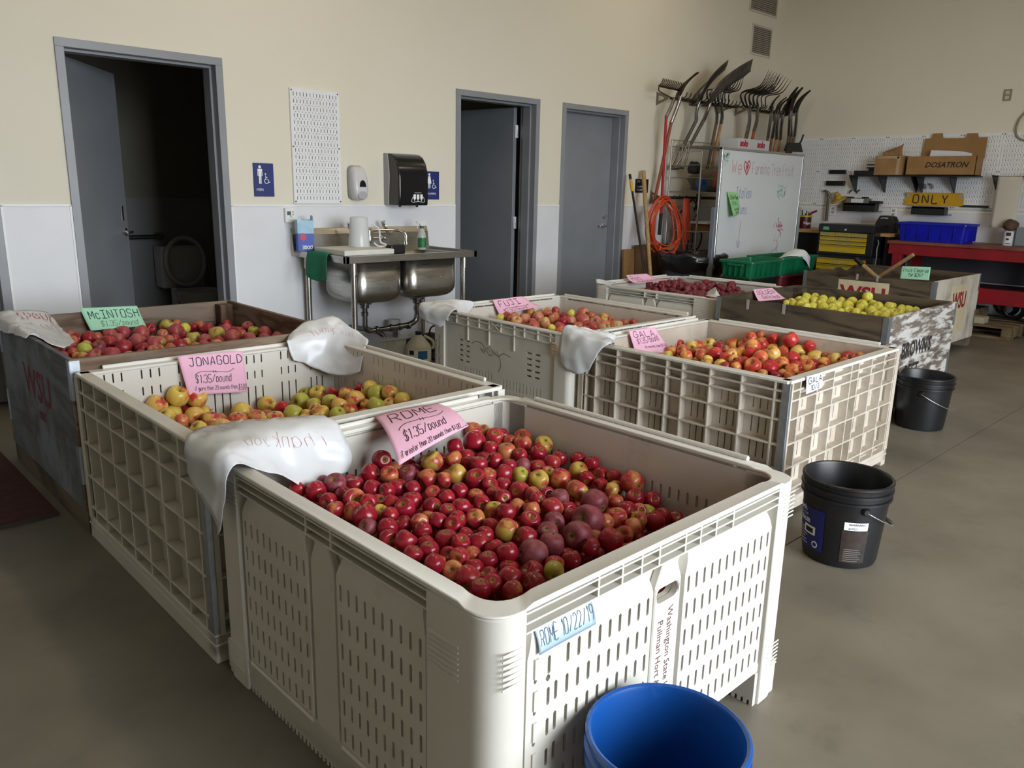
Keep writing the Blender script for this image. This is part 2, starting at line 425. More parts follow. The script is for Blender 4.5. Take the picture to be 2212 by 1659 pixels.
mb = MB(); mb.box(XL-.2, FRONT_Y-.2, 0, DOOR_X0, FRONT_Y, ZC); mb.box(DOOR_X1, FRONT_Y-.2, 0, XB+.2, FRONT_Y, ZC); mb.box(DOOR_X0, FRONT_Y-.2, DOOR_Z, DOOR_X1, FRONT_Y, ZC)
tag(mb.build('wall_front', M_PAINT), 'cream wall with the open roll-up door', kind='structure')
tag(MB().box(XL-.2, FRONT_Y-.2, ZC, XB+.2, YB+WT, ZC+.15).build('ceiling', M_CEIL), 'tan ceiling', kind='structure')
for k, (lx, ly) in enumerate(((2.5, 1.5), (6.8, 1.5), (2.5, 4.0), (6.8, 4.0))):
    tag(MB().box(lx-.16, ly-.64, 4.19, lx+.16, ly+.64, 4.25).build('light_fixture', mk('lamp_housing', (.8, .8, .78), rough=.5), bevel=.01), 'white ceiling light fixture', 'lamp', 'ceiling lights')
# restrooms behind doors 1 and 2 (unlit)
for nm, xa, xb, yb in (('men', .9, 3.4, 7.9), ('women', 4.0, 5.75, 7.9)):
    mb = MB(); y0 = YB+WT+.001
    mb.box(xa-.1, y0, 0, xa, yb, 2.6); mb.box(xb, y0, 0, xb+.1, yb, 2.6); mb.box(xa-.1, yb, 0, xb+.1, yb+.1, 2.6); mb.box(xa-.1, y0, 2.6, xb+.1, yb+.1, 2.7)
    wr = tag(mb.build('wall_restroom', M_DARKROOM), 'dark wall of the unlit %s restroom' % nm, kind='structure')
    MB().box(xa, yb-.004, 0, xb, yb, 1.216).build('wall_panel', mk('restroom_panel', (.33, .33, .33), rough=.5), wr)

# ---------------------------------------------------------------- doors
def lever(parent, F, s=1):
    mb = MB()
    M = Matrix((F(1, 0, 0), F(0, 1, 0), F(0, 0, 1)))  # unused
    mb.prism([(.03*math.cos(2*PI*k/16), .03*math.sin(2*PI*k/16)) for k in range(16)], F, 0, .008)
    mb.prism([(.012*math.cos(2*PI*k/10), .012*math.sin(2*PI*k/10)) for k in range(10)], F, 0, .05)
    mb.box(-.012 if s > 0 else -.115, -.009, .042, .115 if s > 0 else .012, .009, .056, F)
    return mb.build('lever', M_ZINC, parent, smooth=40, bevel=.002)
def hinge(parent, F, z):
    mb = MB(); mb.box(-.03, z-.057, 0, .03, z+.057, .003, F)
    mb.tube([F(0, z-.057, .006), F(0, z+.057, .006)], .007, 8)
    h = mb.build('hinge', M_ZINC, parent, smooth=40)
    mb = MB()
    for a in (-.02, .018):
        for dz in (-.04, -.013, .014, .04): mb.prism([(a+.0035*math.cos(2*PI*k/8), z+dz+.0035*math.sin(2*PI*k/8)) for k in range(8)], F, .003, .004)
    mb.build('screw', M_BLACKPL, h)
def door_frame(n, label, only_right=False):
    a, b = DOORS[n]
    d = thing('door_%d' % n, (a, YB, 0), label, 'door', kind='structure')
    mb = MB(); f = .05
    for s, x0 in ((1, a), (-1, b)):
        mb.box(min(x0, x0+s*f), YB-.012, 0, max(x0, x0+s*f), YB+.055, ZT-f); mb.box(min(x0+s*.02, x0+s*(f+.016)), YB+.055, 0, max(x0+s*.02, x0+s*(f+.016)), YB+.15, ZT-f-.016); mb.box(min(x0+s*.02, x0+s*f), YB+.15, 0, max(x0+s*.02, x0+s*f), YB+WT, ZT-f)
    mb.box(a, YB-.012, ZT-f, b, YB+.055, ZT); mb.box(a+.02, YB+.055, ZT-f-.016, b-.02, YB+.15, ZT-.01); mb.box(a+.02, YB+.15, ZT-f, b-.02, YB+WT, ZT-.01)
    mb.build('frame', M_STEEL, d, bevel=.002)
    return d, a+f, b-f
d, a, b = door_frame(1, 'open grey steel door of the men restroom, nearest its blue sign')
ang = math.radians(53); hx, hy = a+.004, YB+WT-.012
ca, sa = math.cos(ang), math.sin(ang)
Lf = lambda u, v, w: (hx+ca*u+sa*w, hy+sa*u-ca*w, v)          # u along the leaf, w outward (towards the room)
lf = MB().box(0, .012, -.022, .905, 2.115, .022, Lf).build('leaf', M_LEAF, d, bevel=.002)
lever(lf, lambda u, v, w: Lf(.84+u*.9, 1.0+v, .022+w), -1).name = 'lever'
mb = MB(); mb.box(.903, .94, -.012, .908, 1.19, .012, Lf); mb.box(.80, 1.085, .022, .835, 1.19, .024, Lf)
mb.build('strike_plate', M_ZINC, lf)
d, a, b = door_frame(2, 'open grey steel door of the women restroom, right of the sink')
hx, hy = b-.035, YB+WT+.012; ang = math.radians(96); ca, sa = math.cos(ang), math.sin(ang)
Lf = lambda u, v, w: (hx+ca*u-sa*w, hy+sa*u+ca*w, v)
lf = MB().box(0, .012, 0, .905, 2.115, .044, Lf).build('leaf', M_LEAF, d, bevel=.002)
for z in (1.9, 1.05, .25): hinge(lf, lambda u, v, w: (hx-.008+u, hy-.004-w, v), z)
MB().box(a-.004, YB+.03, .99, a+.006, YB+.05, 1.02).build('strike', M_WHITEPL, d)
d, a, b = door_frame(3, 'closed grey steel door beside the long-handled tools')
lf = MB().box(a+.003, YB+.153, .012, b-.003, YB+.197, 2.128).build('leaf', M_LEAF, d, bevel=.002)
lever(lf, lambda u, v, w: (b-.085+u, YB+.153-w, 1.0+v), -1)
MB().lathe([(0, .018), (.02, .018), (.026, .006), (.028, 0)], n=16, M=Matrix.Translation((b-.08, YB+.153, 1.10)) @ Matrix.Rotation(PI/2, 4, 'X')).build('deadbolt', M_ZINC, lf, smooth=40)
d, a, b = door_frame(4, 'grey steel door frame at the edge of the picture beside the men restroom')
MB().box(a+.003, YB+.153, .012, b-.003, YB+.197, 2.128).build('leaf', M_LEAF, d, bevel=.002)

# ================================================================ fruit bins
M_BIN = mk('offwhite_bin_plastic', 'D2CEC4', 'C8C3B8', scale=2.0, rough=.42, spec=.45, dirt='6E6248', dscale=5, dmix=(.60, .85), damt=.45, bump=.03, bscale=300)
M_BINR = mk('white_bin_plastic', 'DCD9D2', 'D2CFC6', scale=2.0, rough=.36, spec=.5, dirt='6E6248', dscale=6, dmix=(.64, .85), damt=.4)
M_BIND = mk('soiled_bin_plastic', 'CCC2B4', 'B8AC9C', scale=3, rough=.5, dirt='5A4B36', dscale=7, dmix=(.52, .8), damt=.55)
M_GALV = mk('galvanised_steel', (.42, .45, .48), (.34, .37, .40), scale=30, rough=.42, metal=.85)
M_CRIMSON = mk('crimson_stencil_ink', '7A2230', '5E1A28', scale=40, rough=.7)
M_BROWNINK = mk('brown_stamp_ink', '5B3B3A', rough=.7)
BINS = {'rome': (.835, .900, 1.112, 1.140, .004, .655), 'jona': (.821, 2.079, 1.138, 1.178, -.005, .668), 'fuji': (2.987, 2.682, 1.121, 1.157, -.015, .653),
        'gala': (3.037, 1.498, 1.166, 1.158, .005, .628), 'redd': (4.883, 3.015, 1.152, 1.124, .020, .652), 'gold': (4.823, 1.811, 1.161, 1.168, .004, .683),
        'wsu': (7.228, 2.375, 1.171, 1.179, .002, .688), 'mci': (.819, 3.268, 1.159, 1.190, -.008, .713)}
def ring(mb, M, W, D, ro, inset, ri, z0, z1, n=6):
    A = rrect(0, 0, W, D, ro, n); B = rrect(inset, inset, W-inset, D-inset, ri, n); m = len(A)
    vs = [M @ Vector((x, y, z)) for z in (z0, z1) for L in (A, B) for x, y in L]
    fs = []
    for i in range(m):
        j = (i+1) % m
        fs += [(i, j, 2*m+j, 2*m+i), (m+i, 3*m+i, 3*m+j, m+j), (2*m+i, 2*m+j, 3*m+j, 3*m+i), (i, m+i, m+j, j)]
    mb.add(vs, fs)
def corner_post(M, cx, cy, sx, sy, lx, ly, r, t, z0, z1):
    """L-shaped rounded corner, sx/sy point inwards"""
    po = [(0, ly)]+[(r-r*math.cos(a), r-r*math.sin(a)) for a in [PI/2*k/6 for k in range(7)]]+[(lx, 0), (lx, t)]
    ri = max(r-t, .01)
    po += [(t+ri-ri*math.sin(a), t+ri-ri*math.cos(a)) for a in [PI/2*k/6 for k in range(7)]]+[(t, ly)]
    mb = MB(); mb.prism(po, lambda a, b, w: M @ Vector((cx+sx*a, cy+sy*b, w)), z0, z1)
    return mb
def rim_ring(mb, M, W, D, ro, inset, ri, z0, z1, drop=.007):
    """rim whose corners dip into a shallow saddle"""
    def loop(x0, y0, x1, y1, r):
        out = []
        for cx, cy, a in ((x1-r, y0+r, -PI/2), (x1-r, y1-r, 0), (x0+r, y1-r, PI/2), (x0+r, y0+r, PI)):
            dx, dy = math.cos(a), math.sin(a); e = .035
            pa = (cx+r*dx-e*-dy*1.0, cy+r*dy-e*dx*1.0); qa = (cx+r*math.cos(a+PI/2)+e*math.cos(a+PI), cy+r*math.sin(a+PI/2)+e*math.sin(a+PI))
            out.append((pa, 0)); out.append(((cx+r*dx-.016*-dy, cy+r*dy-.016*dx), drop))
            for k in range(7): out.append(((cx+r*math.cos(a+PI/2*k/6), cy+r*math.sin(a+PI/2*k/6)), drop))
            out.append(((cx+r*math.cos(a+PI/2)+.016*math.cos(a+PI), cy+r*math.sin(a+PI/2)+.016*math.sin(a+PI)), drop)); out.append((qa, 0))
        return out
    A = loop(0, 0, W, D, ro); B = loop(inset, inset, W-inset, D-inset, ri); m = len(A)
    vs = [M @ Vector((x, y, z0)) for L in (A, B) for (x, y), d in L]+[M @ Vector((x, y, z1-d*f)) for L, f in ((A, 1), (B, .55)) for (x, y), d in L]
    fs = []
    for i in range(m):
        j = (i+1) % m
        fs += [(i, j, 2*m+j, 2*m+i), (m+i, 3*m+i, 3*m+j, m+j), (2*m+i, 2*m+j, 3*m+j, 3*m+i), (i, m+i, m+j, j)]
    mb.add(vs, fs)
def bin_macro(key, label, mat, matr):
    x0, y0, W, D, rz, H = BINS[key]
    t = thing('apple_bin', (x0, y0, 0), label, 'bin', rz=rz)
    FR, M = side_frames(x0, y0, W, D, rz)
    mb = MB(); rim_ring(mb, M, W, D, .062, .042, .055, H-.0125, H)
    rim = mb.build('rim', matr, t, smooth=32, bevel=.004, seg=2)
    for nm in ('right', 'back'):
        F, L = FR[nm]; m2 = MB(); m2.box(.15, H-.001, -.014, L-.15, H+.013, 0, F); m2.build('rim_lip', matr, rim, bevel=.004)
    for cx, cy, sx, sy in ((0, 0, 1, 1), (W, 0, -1, 1), (W, D, -1, -1), (0, D, 1, -1)):
        lx, ly = (.084, .192) if (cx, cy) == (0, 0) else (.105, .14)
        corner_post(M, cx, cy, sx, sy, lx, ly, .060, .042, .0, H-.0125).build('corner_post', mat, t, smooth=40, bevel=.003)
    for nm in FR:
        F, L = FR[nm]; side = nm in ('left', 'right')
        if side:
            pan = [(.147, .495), (.607, .945)] if nm == 'left' else [(L-.945, L-.607), (L-.495, L-.147)]
            cols, rows = 10, [.520-.0730*i for i in range(6)]; z_lo = .09
        else:
            pan = [(.087, .488), (.595, 1.003)] if nm == 'front' else [(L-1.003, L-.595), (L-.488, L-.087)]
            cols, rows = 12, [.527-.0685*i for i in range(6)]; z_lo = .115
        holes = []
        for (a, b) in pan:
            for k in range(cols):
                u = a+.024+(b-a-.048)*k/(cols-1)
                for j, v in enumerate(rows):
                    if nm == 'front' and a < .2 and k < 2 and j < 4: continue
                    if nm == 'front' and a < .2 and k == 2 and j == 0: continue
                    holes.append((u-.0043, u+.0043, v-.043, v))
        handle = []
        if not side:
            uc = .541 if nm == 'front' else L-.541
            handle = [slot(uc-.042, uc+.042, .492, .530)]
        if nm == 'front':                                # odd part-blocked slots by the corner
            for v in rows[:4]: holes.append((.113, .121, v-.052, v-.040)); holes.append((.150, .158, v-.046, v-.006))
            holes.append((.146, .158, rows[0]-.062, rows[0]-.046))
        MB().plate(F, rect(.042, z_lo, L-.042, H-.02), [slot(*h) for h in holes]+handle, -.042, -.031).build('side_panel', mat, t)
        for (a, b) in pan:                               # raised slotted field with a curved shoulder
            inn = [h for h in holes if a < h[0] < b]
            mb = MB(); zt, e = .534, .007
            mb.plate(F, rect(a+e, z_lo+.012, b-e, zt), [slot(*h) for h in inn], -.031, -.008)
            q = [(a+e, zt), (a+e, z_lo+.012), (b-e, z_lo+.012), (b-e, zt)]; q2 = [(a, zt), (a, z_lo), (b, z_lo), (b, zt)]
            for i in range(3): mb.add([F(*q[i], -.008), F(*q[i+1], -.008), F(*q2[i+1], -.033), F(*q2[i], -.033)], [(0, 1, 2, 3)])
            n = 7; pr = [(zt+.060*math.sin(k*PI/2/n), -.033+.025*math.cos(k*PI/2/n), .034*k/n) for k in range(n+1)]
            vs = []
            for v, w_, ins in pr:
                for u in (a+ins*.9, a+e+ins, b-e-ins, b-ins*.9): vs.append(F(u, v, -.033 if u in (a+ins*.9, b-ins*.9) else w_))
            mb.add(vs, [(r*4+c, r*4+c+1, r*4+c+5, r*4+c+4) for r in range(n) for c in range(3)])
            if nm == 'front' and a < .2:
                for v in rows[:4]: mb.box(.112, v-.040, -.008, .122, v+.002, -.004, F)
            mb.build('slot_field', mat, t, smooth=35)
            mb = MB(); mb.tube([F(a+.01, z_lo+.002, -.012), F(b-.01, z_lo+.002, -.012)], .008, 6); mb.build('bead', mat, t, smooth=60)
        c0, c1 = pan[0][1]+.004, pan[1][0]-.004          # middle column, narrowing under the ribs
        mb = MB(); mb.plate(F, [(c0, z_lo), (c1, z_lo), (c1, .536), (c1-.026, .594), (c0+.026, .594), (c0, .536)], handle, -.031, -.010)
        mb.build('middle_column', mat, t, bevel=.003)
        uc = (c0+c1)/2; MB().box(uc-.05, .12, -.068, uc+.05, .465, -.042, F).build('inner_pilaster', mat, t, bevel=.01, seg=2)
        mb = MB(); a, b = (.145, .950) if nm == 'left' else (.083, 1.008) if nm == 'front' else (L-.950, L-.145) if nm == 'right' else (L-1.008, L-.083)
        for v in (.637, .617, .597): mb.box(a, v-.0022, -.032, b, v+.0022, -.001, F)
        ups = {'left': (.497, .605), 'right': (L-.605, L-.497), 'front': (.285, .36, .425, .487, .585, .645, .71, .785), 'back': (.4, .6)}[nm]
        for u in ups: mb.box(u-.003, .596, -.032, u+.003, H-.011, -.0015, F)
        mb.build('rim_ribs', mat, t, bevel=.0008)
        pts = {'left': ((.957, .49, .09), (.055, .545, .085), (.04, .05, .085)), 'front': ((.022, .505, .052), (1.035, .545, .055), (1.035, .10, .055)), 'right': (), 'back': ()}[nm]
        for u, v, wd in pts:
            mb = MB()
            for k in range(7): mb.box(u, v+k*.0115, -.001, u+wd, v+k*.0115+.004, .0022, F)
            mb.build('grip_ribs', mat, t, bevel=.001)
    mb = MB(); mb.box(.04, .04, .10, W-.04, D-.04, .118, lambda a, b, c: M @ Vector((a, b, c)))
    F, L = FR['left']; mb.box(.05, .016, -.034, L-.05, .095, -.008, F)
    for fr in ('front', 'back'):
        F, L = FR[fr]; mb.box(.05, .10, -.034, L-.05, .128, -.010, F)
    mb.build('base', mat, t, bevel=.003)
    for xa, xb in ((.008, .12), (W/2-.06, W/2+.06), (W-.12, W-.008)):
        mb = MB(); mb.box(xa, .008, .014, xb, D-.008, .10, lambda a, b, c: M @ Vector((a, b, c)))
        n = 60
        for k in range(n):
            y = .008+(D-.016)*k/n
            mb.box(xa, y, 0, xb, y+(D-.016)/n*.55, .0145, lambda a, b, c: M @ Vector((a, b, c)))
        mb.build('runner', mat, t)
    return t, FR, M
def bin_lattice(key, label, mat, matr, cols, rows, base=.085):
    """collapsible bin with a lattice of ribs on each side; slots in the cells"""
    x0, y0, W, D, rz, H = BINS[key]
    t = thing('apple_bin', (x0, y0, 0), label, 'bin', rz=rz)
    FR, M = side_frames(x0, y0, W, D, rz)
    for nm in FR:
        F, L = FR[nm]; cu = cols[nm]; k = L/cu[-1]; cu = [c*k for c in cu]
        holes = []
        for i in range(len(cu)-1):
            a, b = cu[i], cu[i+1]
            if b-a < .115: continue
            for j in range(len(rows)-1):
                z0, z1 = rows[j+1], rows[j]
                if z1-z0 < .06: continue
                for s in (-1, 0, 1):
                    u = (a+b)/2+s*min(.034, (b-a)*.24)
                    holes.append((u-.003, u+.003, z0+.018, z1-.014))
        MB().plate(F, rect(.03, base-.01, L-.03, H-.008), [slot(*h) for h in holes], -.05, -.042).build('side_panel', mat, t)
        mb = MB()
        for c in cu[1:-1]: mb.box(c-.004, base-.005, -.043, c+.004, H-.006, -.001, F)
        mb.build('upright_ribs', mat, t, bevel=.001)
        mb = MB()
        for z in rows[1:]: mb.box(.03, z-.004, -.043, L-.03, z+.004, -.0015, F)
        mb.build('cross_ribs', mat, t, bevel=.001)
        mb = MB(); mb.box(.012, H-.014, -.05, L-.012, H, 0, F)
        r = mb.build('rim', matr, t, bevel=.003)
        if nm in ('right', 'back'):
            m2 = MB(); m2.box(.10, H-.001, -.014, L-.10, H+.014, -.002, F); m2.build('rim_lip', matr, r, bevel=.003)
        mb = MB(); mb.box(.0, 0, -.05, L, base, 0, F) if nm in ('left', 'right') else mb.box(.0, .025, -.05, L, base, 0, F)
        mb.box(.0, base-.03, .0, L, base-.022, .003, F)
        mb.build('base_rail', mat, t, bevel=.004)
        for e in (0, L): MB().box(e-.001 if e == 0 else e-.034, base, -.012, e+.034 if e == 0 else e+.001, H-.012, .0005, F).build('corner_upright', mat, t, bevel=.002)
    mb = MB(); mb.box(.03, .03, .07, W-.03, D-.03, .09, lambda a, b, c: M @ Vector((a, b, c)))
    mb.build('base', mat, t)
    # galvanised strip on the near corner
    mb = MB(); F, L = FR['left']; mb.box(L-.030, base+.01, -.002, L+.002, H-.012, .0025, F)
    F2, L2 = FR['front']; mb.box(-.0025, base+.01, -.002, .016, H-.012, .0028, F2)
    tag(mb.build('corner_strip', M_GALV, t, bevel=.001), 'grey metal corner strip')
    return t, FR, M
# --- nearest bin
t, FR, M = bin_macro('rome', 'nearest white plastic bin with slotted sides, full of dark red apples', M_BIN, M_BINR)
F = FR['front'][0]
LB = lambda u, v, w: F(u, .536+v*.92, -.0065-v*v*6.2+w*.8) + (F(0, 0, 0)-F(0, 1, 0))*(-w*.5)
mb = MB(); mb.grid(lambda u, v: LB(.118+.165*u, .056*v, .0035+.004*(1-u)**6), 12, 8)
lab = tag(mb.build('tape_label', mk('pale_blue_foil', 'B9CFDE', 'A6BFD2', scale=12, rough=.3, metal=.3), t, smooth=180, solid=.001), 'pale blue foil label with pencilled writing')
ink('handwriting', fit_strokes('ROME 10/22/19', .126, .276, .014, .030, slant=.25), lambda a, b: (LB(a, b, .0035+.004*(1-(a-.118)/.165)**6), (F(0, 0, 1)-F(0, 0, 0)+.5*(F(0, 1, 0)-F(0, 0, 0))).normalized()), .0017, mk('pencil', '4A545E', rough=.6), lab, lift=.0012)
# stamped owner's name, reading downwards
def down(F, u, v): return lambda a, b, w: F(u+b, v-a, w)
font_text('stamp', 'Washington State University', .0285, down(F, .545, .475, ), M_BROWNINK, t, w=-.0094, sx=.92)
font_text('stamp', 'Pullman Hort & LA', .0285, down(F, .510, .450), M_BROWNINK, t, w=-.0094, sx=.92)
# --- second bin
colsJ = {'left': [0, .09, .226, .378, .52, .675, .837, 1.0, 1.12, 1.178], 'front': [0, .08, .2, .36, .52, .66, .80, .95, 1.08, 1.138], 'right': [0, .09, .226, .378, .52, .675, .837, 1.0, 1.12, 1.178], 'back': [0, .08, .2, .36, .52, .66, .80, .95, 1.08, 1.138]}
t, FR, M = bin_lattice('jona', 'cream lattice-sided plastic bin half full of yellow-red apples, behind the nearest bin', M_BIN, M_BINR, colsJ, [.668, .598, .53, .40, .265, .135, .085])
# --- bin with the piled apples by the near black bucket
colsG = {'left': [0, .05, .115, .25, .40, .55, .64, .79, .95, 1.11, 1.18], 'front': [0, .10, .26, .42, .60, .68, .83, .98, 1.12, 1.166], 'right': [0, .05, .115, .25, .40, .55, .64, .79, .95, 1.11, 1.18], 'back': [0, .10, .26, .42, .60, .68, .83, .98, 1.12, 1.166]}
t, FR, M = bin_lattice('gala', 'soiled lattice-sided plastic bin heaped with orange-red apples, behind the near black bucket', M_BIND, M_BINR, colsG, [.628, .580, .537, .455, .345, .235, .13, .08])
# --- bin with horizontal and vertical slot groups
def bin_fuji():
    x0, y0, W, D, rz, H = BINS['fuji']
    t = thing('apple_bin', (x0, y0, 0), 'beige plastic bin of pinkish apples with a cracked side, right of the sink', 'bin', rz=rz)
    FR, M = side_frames(x0, y0, W, D, rz)
    for nm in FR:
        F, L = FR[nm]; holes = []
        for j in range(5):
            for a in (.24, .30): holes.append((a, a+.042, .365+j*.031, .374+j*.031))
            for a in (.82, .885): holes.append((a, a+.05, .375+j*.032, .385+j*.032))
        for j in range(4):
            for k in range(12): holes.append((.24+k*.027, .2465+k*.027, .29-j*.07, .34-j*.07))
            for k in range(12): holes.append((.64+k*.027, .6465+k*.027, .27-j*.07, .325-j*.07))
        holes = [h for h in holes if h[2] > .1]
        MB().plate(F, rect(.08, .10, L-.08, H-.02), [slot(*h) for h in holes], -.042, -.012).build('side_panel', M_BIN, t)
        mb = MB()
        for v in (.625, .588): mb.box(.13, v-.003, -.03, L-.10, v+.003, -.002, F)
        ups = [.135, .225, .33, .43, .52, .62, .73, .81, .915, 1.01]
        for u in ups: mb.box(u-.003, .586, -.03, u+.003, H-.01, -.002, F)
        for u in (.52, .33, .73): mb.box(u-.003, .50, -.0125, u+.003, .59, -.003, F)
        for a, b, c, d in ((.52, .59, .62, .65), (.52, .65, .62, .59)): mb.tube([F(a, b, -.005), F(c, d, -.005)], .003, 5)
        mb.build('rim_ribs', M_BIN, t)
        mb = MB(); mb.box(.01, H-.012, -.042, L-.01, H, 0, F); r = mb.build('rim', M_BINR, t, bevel=.003)
        if nm in ('right', 'back'):
            m2 = MB(); m2.box(.06, H-.001, -.014, L-.06, H+.014, -.002, F); m2.build('rim_lip', M_BINR, r, bevel=.003)
        mb = MB(); mb.box(.05, 0, -.04, .25, .105, -.005, F); mb.box(L-.25, 0, -.04, L-.05, .105, -.005, F); mb.box(.05, .06, -.04, L-.05, .105, -.005, F)
        mb.build('base_rail', M_BIN, t)
    for cx, cy, sx, sy in ((0, 0, 1, 1), (W, 0, -1, 1), (W, D, -1, -1), (0, D, 1, -1)):
        corner_post(M, cx, cy, sx, sy, .11, .11, .03, .04, 0, H-.01).build('corner_post', M_BIN, t, smooth=40, bevel=.003)
    F = FR['left'][0]
    mb = MB(); mb.box(1.03, .53, -.004, 1.075, .60, .003, F); mb.build('latch', M_BIND, t)
    mb = MB()
    for k in range(4): mb.tube([F(1.035, .54+k*.017, .004), F(1.07, .54+k*.017, .004)], .004, 6)
    mb.build('latch_spring', mk('tan_latch', 'B08A5E', rough=.5), t, smooth=60)
    font_text('stamp', 'Washington State University', .0285, down(F, .058, .50), M_BROWNINK, t, w=.0008, sx=.92)
    font_text('stamp', 'Pullman Hort & LA', .0285, down(F, .022, .46), M_BROWNINK, t, w=.0008, sx=.92)
    # the crack: jagged dark line with curled splinters
    rnd = random.Random(5); P = plane_P(F(0, 0, -.012), F(1, 0, 0)-F(0, 0, 0), F(0, 1, 0)-F(0, 0, 0))
    pts = [(.36, .485), (.40, .505), (.45, .50), (.49, .475), (.52, .49), (.56, .46), (.60, .45), (.64, .47), (.70, .46)]
    ink('crack', [pts, [(.44, .47), (.47, .45), (.49, .47), (.52, .44), (.55, .45)], [(.60, .45), (.62, .40), (.60, .36)]], P, .003, M_INKB, t)
    mb = MB()
    for k in range(7):
        u = .44+k*.024; mb.add([F(u, .465, -.012), F(u+.02, .46, -.012), F(u+.014, .485+.01*rnd.random(), .008)], [(0, 1, 2)])
    tag(mb.build('splinters', M_BINR, t), 'pale splinters along the crack')
    MB().box(.06, .06, .1, W-.06, D-.06, .12, lambda a, b, c: M @ Vector((a, b, c))).build('base', M_BIN, t)
    return t
bin_fuji()
bin_macro('redd', 'beige plastic bin of dull dark red apples in front of the whiteboard', M_BIN, M_BINR)

# ---------------------------------------------------------------- wooden bins
W_MCI = wood('weathered_bin_wood', '5E4A3A', '8A7765', '75706A', axis=0, scale=8)
W_MCIX = wood('blue_grey_painted_ply', '5B5F66', '747A84', '565049', axis=1, scale=6, flake=('7F8792', .45, .62, 3, (1, 1, 1)))
W_GOLD = wood('dark_weathered_ply', '3A3128', '5D5140', '4C463C', axis=1, scale=9)
W_GOLDX = wood('dark_ply_across', '3A3128', '5E5141', '4A443B', axis=0, scale=9)
W_FLAKE = wood('flaking_white_paint_ply', '5A5048', '75695E', axis=0, scale=9, flake=('C6C2BC', .46, .56, 14, (.35, 1, 1.6)), bump=.7)
W_WHITE = wood('worn_white_painted_ply', '8E8474', 'A89E8C', axis=0, scale=5, flake=('CFC8BA', .36, .55, 4, (1, 1, .5)))
M_CREAMP = mk('cream_stencil_patch', 'D2C4A4', 'C4B594', scale=8, rough=.7)
M_STENR = mk('red_stencil_paint', '9E2024', '7E181E', scale=30, rough=.7)
M_STENK = mk('black_stencil_paint', '1E1D20', '3A3836', scale=60, mix=(.5, .75), rough=.7)
def bin_wood(key, label, mats, z0=.09, posts=True, irregular=False):
    x0, y0, W, D, rz, H = BINS[key]
    t = thing('wooden_apple_bin', (x0, y0, 0), label, 'bin', rz=rz)
    FR, M = side_frames(x0, y0, W, D, rz); T = .022
    for nm in FR:
        F, L = FR[nm]
        mb = MB()
        if irregular and nm in ('back', 'left'):
            rnd = random.Random(9); top = [(L-.0, H-.01)]+[(L*(1-k/14), H-.012-.05*(.5+.5*math.sin(k*1.3+(1 if nm == 'left' else 0)))*(1 if 6 < k < 13 else .15)*(1 if nm == 'back' else .6)) for k in range(1, 14)]+[(0, H-.012)]
            mb.prism([(0, z0), (L, z0)]+top, F, -T, 0)
        elif nm in ('left', 'right'): mb.box(T, z0, -T, L-T, H, 0, F)
        else: mb.box(0, z0, -T, L, H, 0, F)
        mb.build('side_panel', mats[nm], t, bevel=.002)
        # galvanised corner brackets
        if nm in ('left', 'front'):
            for a in ((0, .035), (L-.035, L)):
                for zz in (H-.16, H-.50): MB().box(a[0], zz, 0, a[1], zz+.155, .002, F).build('corner_bracket', M_GALV, t)
    for sx in (T, W-T-.075):
        for sy in (T, D-T-.075):
            MB().box(sx, sy, z0, sx+.075, sy+.075, H-.012, lambda a, b, c: M @ Vector((a, b, c))).build('corner_block', mats['post'], t, bevel=.003)
    for a, b in ((0.004, .10), (W/2-.05, W/2+.05), (W-.10, W-.004)):
        MB().box(a, .004, 0, b, D-.004, z0, lambda p, q, c: M @ Vector((p, q, c))).build('skid', mats['skid'], t, bevel=.004)
    MB().box(T, T, z0, W-T, D-T, z0+.02, lambda a, b, c: M @ Vector((a, b, c))).build('base', mats['post'], t)
    return t, FR, M
W_SKID = wood('grey_skid_wood', '4E453A', '6E6252', axis=1, scale=7)
t, FR, M = bin_wood('mci', 'blue-grey painted wooden bin of red apples in front of the men restroom door', {'left': W_MCIX, 'front': W_MCI, 'right': wood('weathered_bin_wood_y', '5E4A3A', '8A7765', '75706A', axis=1, scale=10), 'back': W_MCI, 'post': wood('weathered_post_wood', '4E3B2E', '6E5A4A', axis=2, scale=7), 'skid': W_SKID}, z0=.10)
F, L = FR['left']
def stencil(parent, F, u, v, size, s, mat, w=.0006, sx=.62, bold=.03):
    o = font_text('stencil', s, size, lambda a, b, ww: F(u+a, v+b, ww), mat, parent, w=w, sx=sx, bold=bold*size)
    return o
stencil(t, F, .42, .44, .19, 'WSU', M_CRIMSON, sx=1.05)
stencil(t, F, .62, .355, .06, '00087', M_CRIMSON, sx=.8)
for k, bz in enumerate((.27, .42)):                       # board joints inside the far panel
    Fk, Lk = FR['back']
    MB().box(.03, bz+.18, -.0235, Lk-.03, bz+.183, -.0221, Fk).build('board_joint', M_INKB, t)
t, FR, M = bin_wood('gold', 'dark weathered plywood bin of yellow apples with a flaking white end', {'left': W_GOLD, 'front': W_FLAKE, 'right': W_GOLD, 'back': W_GOLDX, 'post': W_GOLDX, 'skid': W_SKID})
F, L = FR['front']
for s_, u, v, sz in (("BROWN'S", .26, .40, .135), ('BEST', .345, .25, .135), ('II', .50, .14, .09)): stencil(t, F, u, v, sz, s_, M_STENK, sx=.84)
for u in (.23, .49):
    Fl, Ll = FR['left']; MB().box(u, .62, -.001, u+.02, .686, .003, Fl).build('tape_strip', mk('white_tape', '9A958C', rough=.6), t)
t, FR, M = bin_wood('wsu', 'wooden bin with a white painted end, behind the yellow apples', {'left': W_GOLD, 'front': W_WHITE, 'right': W_GOLD, 'back': W_GOLDX, 'post': W_GOLDX, 'skid': W_SKID}, irregular=True)
F, L = FR['front']
